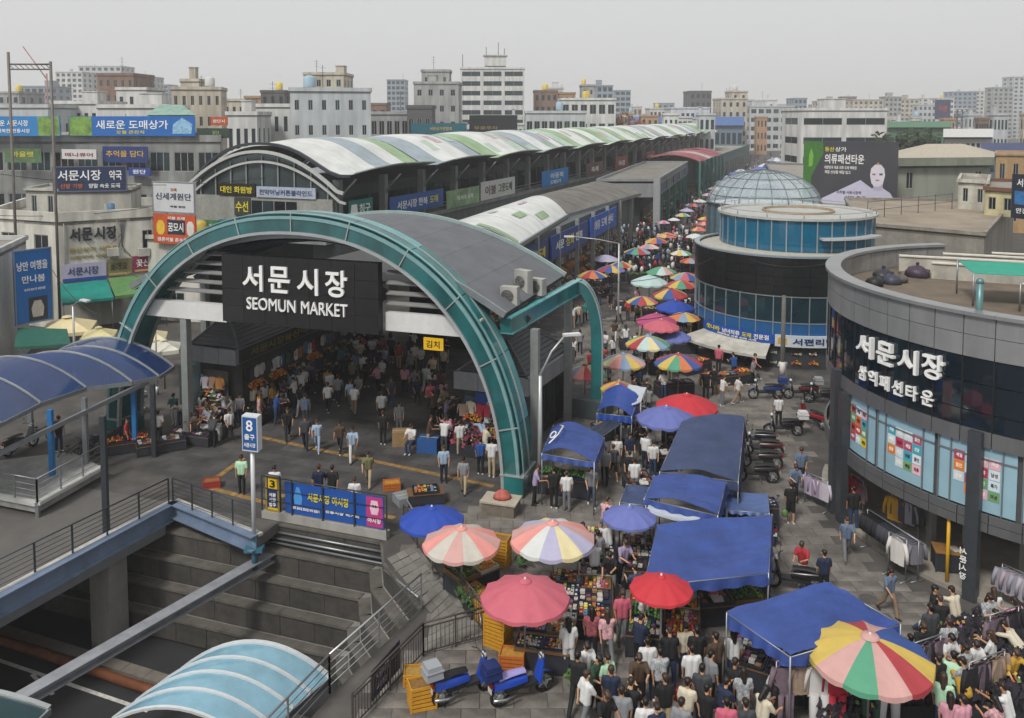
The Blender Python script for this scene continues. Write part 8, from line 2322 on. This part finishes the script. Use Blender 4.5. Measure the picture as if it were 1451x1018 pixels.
for a in [
 (806, 884, 'white', 'white', 'standing', 190, 'at the trays by the rose parasol', 'long'), (839, 866, 'flowered red', 'black', 'standing', 175, 'in the narrow aisle', 'long'), (861, 868, 'flowered pink', 'grey', 'walking', 185, 'in the narrow aisle', 'long'), (882, 844, 'rose', 'grey', 'standing', 10, 'in the narrow aisle', 'long'), (906, 876, 'navy', 'black', 'looking down', 140, 'at the plain red parasol stall'),
 (829, 914, 'white', 'pale blue', 'looking down', 20, FL), (818, 930, 'black', 'black', 'striding', 160, FL), (830, 956, 'white', 'grey', 'walking', 120, FL), (844, 932, 'dark green', 'black', 'looking down', 40, FL), (860, 930, 'mint', 'jeans', 'standing', 30, FL), (866, 950, 'navy', 'navy', 'standing', 170, FL), (905, 928, 'brown', 'black', 'looking down', 0, FG), (918, 911, 'white', 'jeans', 'standing', 180, FG),
 (936, 924, 'flowered grey', 'dark grey', 'walking', 185, FG), (881, 984, 'grey', 'black', 'standing', 170, FL), (893, 973, 'black', 'grey', 'looking down', 160, FL), (943, 962, 'black', 'beige', 'standing', 190, FG), (974, 966, 'cream', 'black', 'strolling', 150, FG), (981, 925, 'white', 'black', 'standing', 185, FG), (971, 888, 'cream', 'jeans', 'standing', 10, FG, 'long'), (988, 895, 'black', 'navy', 'standing', 180, FG), (995, 947, 'charcoal', 'jeans', 'standing', 160, FG), (1001, 974, 'black', 'jeans', 'strolling', 140, FG), (1007, 926, 'grey', 'black', 'standing', 120, FG),
 (1040, 898, 'white', 'jeans', 'standing', 180, 'at the left corner of the lowest tent', 'long'), (1040, 942, 'black', 'black', 'looking down', 150, 'left of the hanging suits'), (1054, 953, 'flowered grey', 'grey', 'standing', 180, 'left of the hanging suits', 'long'), (1024, 967, 'navy', 'jeans', 'reaching out', 130, 'left of the hanging suits'), (1090, 947, 'white', 'black', 'looking down', 60, 'left of the hanging suits'), (1100, 960, 'black', 'black', 'standing', 250, 'left of the hanging suits', 'long'), (1057, 1000, 'charcoal', 'grey', 'standing', 180, 'at the bottom left of the hanging suits'),
 (1291, 903, 'black', 'black', 'standing', 180, FR), (1343, 903, 'white', 'navy', 'looking down', 20, FR), (1368, 916, 'black', 'black', 'standing', 20, FR, 'long'), (1380, 911, 'white', 'jeans', 'looking down', 0, FR), (1331, 933, 'black', 'jeans', 'standing', 190, FR), (1351, 936, 'mint', 'black', 'reaching out', 150, FR), (1337, 964, 'mint', 'jeans', 'standing', 150, FR, 'long'), (1370, 942, 'flowered grey', 'black', 'looking down', 200, FR), (1368, 967, 'mustard', 'black', 'bending over', 170, FR), (1347, 989, 'pink', 'grey', 'standing', 160, FR, 'long'), (1366, 995, 'pink', 'black', 'standing', 200, FR), (1432, 979, 'white', 'black', 'reaching out', 220, FR), (1416, 996, 'flowered pink', 'grey', 'looking down', 200, FR, 'long'),
 (856, 985, 'black', 'black', 'looking down', 30, FL), (915, 995, 'white', 'jeans', 'standing', 175, FL), (965, 995, 'grey', 'black', 'walking', 150, FG), (1030, 1000, 'black', 'navy', 'standing', 170, FG), (930, 1002, 'navy', 'grey', 'standing', 20, FG), (1080, 985, 'cream', 'black', 'looking down', 120, 'left of the hanging suits', 'long'), (950, 900, 'black', 'jeans', 'looking down', 180, FG), (1015, 905, 'brown', 'black', 'standing', 200, FG)]: phd(*a)
TOPS = ['white'] * 7 + ['black'] * 5 + ['navy'] * 3 + ['grey'] * 3 + ['pale blue'] * 2 + ['charcoal', 'brown', 'pink', 'red', 'cream', 'blue', 'slate blue', 'mustard', 'lilac', 'rose', 'teal', 'olive', 'flowered red', 'flowered pink', 'flowered grey', 'striped white', 'striped navy', 'flowered navy', 'flowered white']
BOTS = ['black'] * 5 + ['jeans'] * 4 + ['grey', 'beige', 'white', 'navy', 'tan', 'dark grey']
def crowd_zone(poly, n, places, poses, faces, gap=.62, full=True, group=PG_):
    """people scattered over a pixel polygon; places: [(phrase, px, py)] landmarks, the nearest is named"""
    pl_ = [(t, G(x, y)) for t, x, y in places]
    xs, ys = [p[0] for p in poly], [p[1] for p in poly]
    k = tries = 0
    while k < n and tries < n * 60:
        tries += 1
        px, py = prnd.uniform(min(xs), max(xs)), prnd.uniform(min(ys), max(ys)) if prnd.random() < .6 else max(ys) - (max(ys) - min(ys)) * prnd.random() ** .8
        if not inpoly((px, py), poly): continue
        p = G(px, py)
        if any((p - q).length < gap for q in PPOS): continue
        PPOS.append(p)
        t = min(pl_, key=lambda a: (a[1] - p).length)[0]
        person(p, R(prnd.choice(faces) + prnd.uniform(-35, 35)), prnd.choice(poses), prnd.choice(TOPS), prnd.choice(BOTS), t, 'long' if prnd.random() < .35 else 'short', prnd.random() < .08, full=full, group=group)
        k += 1
WK = ['walking', 'striding', 'strolling', 'standing', 'looking down', 'holding something']
ST = ['standing', 'looking down', 'reaching out', 'bending over', 'holding something', 'sitting']
crowd_zone([(345, 600), (450, 520), (480, 500), (520, 505), (440, 560), (385, 612)], 30, [('at the stalls along the left kiosk', 380, 580), ('under the lit yellow sign', 480, 520), ('where the left kiosk fades into shade', 430, 545)], ST + ['standing'] * 3, [90, 180, 45, 250])
crowd_zone([(420, 590), (520, 505), (640, 505), (640, 575), (600, 600), (560, 590)], 40, [('deep in the covered hall', 520, 530), ('in the shade below the name board', 500, 570), ('at the dim right side of the hall', 610, 540), ('halfway into the hall', 560, 570)], WK, [0, 180])
crowd_zone([(600, 640), (700, 655), (690, 615), (620, 590)], 14, [('at the right kiosk clothes stalls', 650, 630)], ST, [0, 180, 90])
crowd_zone([(255, 605), (330, 585), (345, 605), (290, 650)], 12, [('at the heaps before the left kiosk', 300, 610)], ST, [0, 180, 270])
crowd_zone([(800, 470), (850, 420), (905, 400), (905, 470), (870, 540), (862, 590), (800, 500)], 26, [('beside the thin street lamp', 870, 450), ('behind the teal side beam', 800, 470), ('left of the pastel parasol', 850, 510)], WK, [0, 180])
crowd_zone([(880, 600), (905, 470), (985, 420), (985, 500), (960, 540), (930, 600)], 28, [('at the drum building parasols', 960, 490), ('under the pink parasols', 930, 470), ('near the white sheet roof', 905, 580)], WK + ST, [0, 180, 90])
crowd_zone([(825, 420), (840, 345), (960, 330), (985, 350), (975, 400), (900, 420)], 12, [('by the shed shop signs', 840, 380), ('among the upper parasols', 930, 380), ('where the street narrows', 940, 345), ('right of the shed columns', 880, 360)], WK, [0, 180], .7, False)
crowd_zone([(850, 700), (870, 640), (905, 610), (925, 640), (900, 720), (870, 760)], 10, [('in the aisle behind the slate tent', 890, 660)], WK, [0, 180])
crowd_zone([(815, 760), (880, 760), (890, 850), (830, 850)], 8, [('between the small ware stalls', 850, 800)], ST[:3], [0, 180])
crowd_zone([(900, 860), (1030, 860), (1020, 900), (900, 905)], 7, [('behind the plain red parasol stall', 960, 880)], ST[:4], [0, 180])
crowd_zone([(1060, 1015), (1120, 930), (1200, 950), (1190, 1010)], 6, [('behind the hanging suits', 1150, 960)], ST[:3], [0, 30])
crowd_zone([(1000, 560), (1060, 520), (1080, 545), (1040, 590)], 5, [('in front of the drum awning stalls', 1030, 550)], WK, [0, 90, 180])
crowd_zone([(1280, 1010), (1451, 1000), (1451, 930), (1395, 900), (1330, 915)], 12, [('beside the bottom right clothes display', 1370, 950)], ST[:5], [0, 180, 200])
print('PERSONS', NP)
# the far crowd that reads as one mass
fc = MB()
cols = ['#c9c9c8', '#17181a', '#1d2740', '#7c7e82', '#93a6bb', '#a02c34', '#c4bba6', '#4a3a2c', '#b8586c']
z_ = [(838, 345), (900, 322), (960, 285), (1010, 250), (1060, 225), (1130, 217), (1140, 232), (1075, 250), (1000, 300), (985, 340), (970, 395), (920, 400), (850, 400)]
k = 0
while k < 520:
    px, py = prnd.uniform(838, 1140), prnd.uniform(217, 400)
    if not inpoly((px, py), z_): continue
    k += 1
    p = G(px, py); h = prnd.uniform(1.55, 1.75); c = prnd.choice((0, 0, 0, 1, 1, 1, 1, 2, 2, 3, 4, 5, 6, 7, 8)); e = prnd.choice((1, 1, 1, 2, 2, 3, 7))
    fc.tube([p, p + U * h * .5], [.1, .14], 5, e); fc.tube([p + U * h * .48, p + U * h * .72, p + U * h * .85], [.15, .18, .07], 6, c)
    fc.ball(p + U * h * .92, .105, 5, 4, 1 if prnd.random() < .75 else 7)
o = fc.build('crowd', [M(c, .8, var=.05) for c in cols], loc=G(960, 300), kind='stuff')
tag(o, 'dense crowd filling the far street between the small parasols', 'crowd')

# ---------------------------------------------------------------- scooters and bicycles
def scooter_proto():
    root = thing('motor_scooter', 'scooter', 'scooter')
    for x in (-.64, .66):
        b = MB(); b.tube([Vector((x + .245 * cos(a * pi / 10), 0, .29 + .245 * sin(a * pi / 10))) for a in range(21)], .045, 8, cap=False); w_ = b.build('wheel', RUB, root)
        b = MB()
        for k in range(5): b.bar(Vector((x, 0, .29)), Vector((x + .21 * cos(k * 1.257), 0, .29 + .21 * sin(k * 1.257))), .03, .03, up=(0, 1, 0))
        b.tube([(x, -.06, .29), (x, .06, .29)], .075, 8); b.build('rim', SILV, w_)
    body = MB()
    body.grid(lambda u, v: Vector((-.85 + .95 * u, (.13 + .03 * sin(pi * u)) * cos(v * pi), .42 + .06 * u * (1 - u) + (.24 - .08 * u) * sin(v * pi) ** .6)), 10, 8)
    body.add([(-.85, .13, .42), (-.85, -.13, .42), (.1, -.13, .42), (.1, .13, .42)], [(0, 1, 2, 3)])
    body.build('body', M('#1a1c20', .25, var=.06), root)
    b = MB(); b.hexa([(.0, -.15, .27), (.45, -.15, .27), (.45, .15, .27), (.0, .15, .27), (.0, -.16, .36), (.45, -.14, .36), (.45, .14, .36), (.0, .16, .36)]); b.hexa([(-.5, -.08, .25), (0, -.1, .27), (0, .1, .27), (-.5, .08, .25), (-.5, -.1, .42), (0, -.12, .38), (0, .12, .38), (-.5, .1, .42)]); b.build('floorboard', M('#26272a', .6), root)
    b = MB(); b.grid(lambda u, v: Vector((.42 + .16 * u - .05 * cos((v - .5) * pi), (v - .5) * (.42 - .16 * u), .3 + .62 * u)), 8, 6); b.grid(lambda u, v: Vector((.45 + .16 * u - .05 * cos((v - .5) * pi), (v - .5) * (.42 - .16 * u), .3 + .62 * u)), 8, 6, flip=True); b.build('front_shield', M('#1a1c20', .25, var=.06), root)
    b = MB(); b.grid(lambda u, v: Vector((.66 + .33 * cos(R(30 + 125 * u)), (v - .5) * .13, .29 + .31 * sin(R(20 + 140 * u)))), 8, 2); b.build('mudguard', M('#1a1c20', .25, var=.06), root)
    b = MB()
    for s in (-1, 1): b.tube([(.62, s * .075, .255), (.54, s * .06, .8)], .025, 6)
    b.tube([(.56, 0, .7), (.5, 0, 1.0)], .03, 6); b.build('fork', STEEL, root)
    b = MB(); b.tube([(.38, -.34, 1.0), (.48, -.18, 1.02), (.5, 0, 1.0), (.48, .18, 1.02), (.38, .34, 1.0)], .018, 6); b.build('handlebar', DSTEEL, root)
    for s in (-1, 1):
        b = MB(); b.tube([(.46, s * .2, 1.02), (.44, s * .28, 1.2)], .008, 4); b.ball((.44, s * .29, 1.23), .055, 8, 5, sc=(.4, 1.1, .8)); b.build('mirror', DSTEEL, root)
    b = MB(); b.ball((.56, 0, .93), .09, 8, 6, sc=(.8, 1.2, .9)); b.build('headlight', M('#c9cbc9', .15), root)
    b = MB(); b.grid(lambda u, v: Vector((-.72 + .78 * u, .15 * cos(v * pi) * (1 - .25 * u), .67 + .05 * sin(u * 3.1) * .5 + .07 * sin(v * pi))), 8, 6); b.build('seat', M('#131314', .6, bump=.2, bscale=30), root)
    b = MB(); b.tube([(-.2, -.14, .28), (-.55, -.17, .26), (-.9, -.17, .33)], [.025, .042, .045], 8); b.build('exhaust', M('#9b9da0', .25, .8), root)
    b = MB(); b.box((-.9, 0, .56), (.05, .2, .09)); b.build('tail_light', M('#8c1d1d', .3), root)
    b = MB(); b.box((-.93, 0, .42), (.015, .2, .13)); b.build('number_plate', M('#b9bcbb', .5), root)
    b = MB(); b.tube([(-.62, .0, .255), (-.35, .0, .34), (-.1, 0, .34)], .05, 6); b.tube([(-.1, .02, .28), (-.2, .2, .015)], .014, 5); b.build('engine', M('#5c5f62', .4, .5), root)
    b = MB(); b.hexa([(-1.12, -.22, .78), (-.66, -.22, .78), (-.66, .22, .78), (-1.12, .22, .78), (-1.08, -.19, 1.12), (-.7, -.19, 1.12), (-.7, .19, 1.12), (-1.08, .19, 1.12)]); b.hexa([(-1.13, -.23, .97), (-.65, -.23, .97), (-.65, .23, .97), (-1.13, .23, .97), (-1.13, -.23, 1.0), (-.65, -.23, 1.0), (-.65, .23, 1.0), (-1.13, .23, 1.0)]); b.build('top_box', M('#c2c3c3', .4), root)
    return root
SP = scooter_proto()
for c_ in SP.children:
    if c_.name.split('.')[0] not in ('wheel', 'mudguard', 'exhaust', 'engine'): c_.location.z += .1
KIDS = {}
def walk(o):
    KIDS[o.name] = list(o.children)
    for c in KIDS[o.name]: walk(c)
walk(SP)
def dup2(root, loc, rz, sc, label, group, mats, skip=()):
    def cp(o, par):
        st = o.name.split('.')[0]
        if st in skip: return None
        c = o.copy(); C.objects.link(c); c.parent = par
        if st in mats and c.type == 'MESH':
            c.material_slots[0].link = 'OBJECT'; c.material_slots[0].material = mats[st]
        for k in KIDS[o.name]: cp(k, c)
        return c
    c = cp(root, None)
    c.location = loc; c.rotation_euler = (0, 0, rz); c.scale = (sc,) * 3
    c['label'] = label; c['group'] = group
    return c
SCO = [(658, 990, 28, '#1c3f9a', '#8f9398', None, 'blue scooter with a silver box behind, nearest the yellow crates'), (740, 991, 27, '#1e44a6', '#1d2b5c', '#9890c4', 'blue scooter with navy box and lilac seat beside the stall'),
 (1110, 618, 176, '#1d1a1c', '#c9c9c8', None, 'black and maroon scooter with a big white box in the side street'), (1150, 604, 120, '#7a1f22', None, None, 'dark red scooter against the round building edge'), (1085, 566, 178, '#22345e', '#2a3f6e', None, 'navy scooter nearest the utility pole'), (1135, 566, 176, '#4a1f24', '#8f9294', None, 'maroon scooter with grey box by the drum shop glass'),
 (1072, 684, 172, '#1a1b1d', None, None, 'black scooter lowest in the row beside the slate tent'), (1078, 664, 168, '#2a2022', None, None, 'black scooter second lowest in the row beside the slate tent'), (1080, 648, 166, '#3a1c1c', None, None, 'dark maroon scooter third in the row beside the slate tent'), (1072, 634, 162, '#1c1c20', None, None, 'black scooter at the top of the row beside the slate tent'),
 (1092, 760, 80, '#2a1f38', None, None, 'dark purple scooter poking out between two tents'), (1125, 838, 160, '#1b1c1e', None, None, 'black scooter at the feet of the person in red'), (1165, 572, 170, '#1f2022', None, None, 'black scooter deepest beside the round building'), (30, 640, 70, '#26282c', None, None, 'dark scooter behind the blue canopy columns'), (190, 583, 140, '#2a2c30', '#8f9294', None, 'grey boxed scooter beyond the blue canopy end')]
for px, py, rz, col, box, seat, lb in SCO:
    m = M(col, .22, var=.06)
    mats = {'body': m, 'front_shield': m, 'mudguard': m}
    if box: mats['top_box'] = M(box, .4, var=.05)
    if seat: mats['seat'] = M(seat, .6)
    dup2(SP, G(px, py), R(rz), 1.06, lb, 'motor scooters parked in the market', mats, () if box else ('top_box',))
kill(SP)
def bicycle(label, px, py, rz, col):
    p = G(px, py); root = thing('bicycle', label, 'bicycle', p, 'bicycles by the blue canopy')
    M4 = Matrix.Translation(p) @ Matrix.Rotation(R(rz), 4, 'Z')
    tr3 = lambda q: [M4 @ Vector(x) for x in q]
    for x in (-.5, .5):
        b = MB(); b.tube(tr3([(x + .32 * cos(a * pi / 12), 0, .34 + .32 * sin(a * pi / 12)) for a in range(25)]), .02, 5, cap=False)
        wh = b.build('wheel', RUB, root)
        b = MB()
        for k in range(8): b.tube(tr3([(x, 0, .34), (x + .31 * cos(k * pi / 4), 0, .34 + .31 * sin(k * pi / 4))]), .004, 3)
        b.build('spokes', STEEL, wh)
    m = M(col, .35, .2, var=.08)
    b = MB()
    for q in ([(-.5, 0, .34), (-.1, 0, .32), (-.25, 0, .8)], [(-.5, 0, .34), (-.22, 0, .72)], [(-.1, 0, .32), (.38, 0, .78)], [(-.2, 0, .66), (.36, 0, .84)], [(.5, 0, .34), (.34, 0, 1.0)]): b.tube(tr3(q), .02, 5)
    b.build('frame', m, root)
    b = MB(); b.ball((-.27, 0, .86), .12, 8, 5, sc=(1, .6, .35), M4=M4); b.build('saddle', BLACK, root)
    b = MB(); b.tube(tr3([(.24, -.28, 1.02), (.34, -.1, 1.03), (.34, .1, 1.03), (.24, .28, 1.02)]), .014, 5); b.build('handlebar', DSTEEL, root)
    b = MB(); b.box((.55, 0, .85), (.26, .34, .22), M4=M4); b.build('basket', DSTEEL, root)
for i, (px, py, rz, c_, lb) in enumerate(((105, 655, 60, '#2c2f33', 'dark bicycle nearest the tall blue column'), (122, 650, 65, '#4a4d52', 'grey bicycle second from the tall blue column'), (138, 646, 58, '#23262a', 'black bicycle third from the tall blue column'), (152, 640, 62, '#5a2c2c', 'maroon bicycle nearest the teal arch foot'), (60, 628, 50, '#2f4038', 'dark green bicycle at the left frame edge'))):
    bicycle(lb, px, py, rz, c_)
# bags carried
def bag(label, px, py, z, col, s=.2):
    p = G(px, py, z)
    b = MB(); b.ball(p, s, 8, 6, sc=(.9, .5, 1.1))
    for k in range(len(b.v)):
        v = Vector(b.v[k]) - p; b.v[k] = tuple(p + v * (1 + .2 * noise.noise(v * 9 + p)))
    b.tube([p + Vector((-.06, 0, s)), p + Vector((0, 0, s * 1.9)), p + Vector((.06, 0, s))], .008, 4)
    tag(b.build('carrier_bag', M(col, .5, var=.15), loc=p), label, 'bag', 'bags carried by shoppers')
bag('white carrier bag held by the shopper in black T-shirt and jeans', 1308, 886, .6, '#c9c9c6', .17)
bag('cream carrier bag held by the shopper in flowered pink', 866, 905, .75, '#bfb49c')
bag('red shoulder bag of the shopper in the cream top', 960, 985, .95, '#9a1f2a', .17)
bag('green carrier bag held by the shopper in black shorts', 1112, 728, .5, '#5a7a4a', .15)
# overhead wires
wr = MB()
for a, c in (((P(-.4, 10, 7.3)), G(876, 400, 6.4)), (P(-19, 0, 8.2), Vector((-33, 64, 8.0))), (G(876, 400, 6.4), DC + Vector((-5, -2, 6.9)))):
    wr.tube([a.lerp(c, i / 10) - U * (.5 * 4 * (i / 10) * (1 - i / 10)) for i in range(11)], .018, 4)
cabs = (((-36, 60, 12), (-20, 70, 11), 'sagging cable from the mast frame to the arcade front'), ((-44, 62, 9.5), (-28, 66, 9), 'cable slung over the cream building roof'), ((-33, 60, 6.5), (-21, 43, 6), 'cable dipping from the cream building to the arch'), ((8, 82, 7.2), (17, 60, 6.8), 'cable across the street before the dome'), ((20, 113, 7.8), (30, 96, 9), 'cable from the flat block to the billboard'), ((17, 42, 9.2), (15, 56, 6.9), 'cable from the round roof to the drum'), ((14, 52, 5.4), (4, 46, 5), 'cable from the utility pole to the teal bend'), ((-2, 36.5, 7), (8, 70, 6.5), 'cable along the hall roof eave'))
for a, c, lb in cabs:
    a, c = Vector(a), Vector(c); b = MB(); b.tube([a.lerp(c, i / 10) - U * (.7 * 4 * (i / 10) * (1 - i / 10)) for i in range(11)], .022, 4); tag(b.build('overhead_cable', M('#2a2a2a', .7), loc=a), lb, 'cable', 'overhead cables')
tag(wr.build('overhead_cable', M('#2a2a2a', .7), loc=P(0, 10, 7)), 'thin black overhead cables slung across the street', 'cable')

# ---------------------------------------------------------------- the hazy air
hz = MB(); hz.hexa([(-3000, -60, -6.2), (3000, -60, -6.2), (3000, 2600, -6.2), (-3000, 2600, -6.2), (-3000, -60, 95), (3000, -60, 95), (3000, 2600, 95), (-3000, 2600, 95)])
hm = bpy.data.materials.new('haze_air'); hm.use_nodes = True
nt = hm.node_tree
for n in list(nt.nodes): nt.nodes.remove(n)
pv = nt.nodes.new('ShaderNodeVolumePrincipled'); ou = nt.nodes.new('ShaderNodeOutputMaterial')
pv.inputs['Color'].default_value = (.985, .99, .995, 1); pv.inputs['Density'].default_value = .00052; pv.inputs['Anisotropy'].default_value = .2
nt.links.new(pv.outputs[0], ou.inputs['Volume'])
hz.build('haze', hm, kind='stuff')
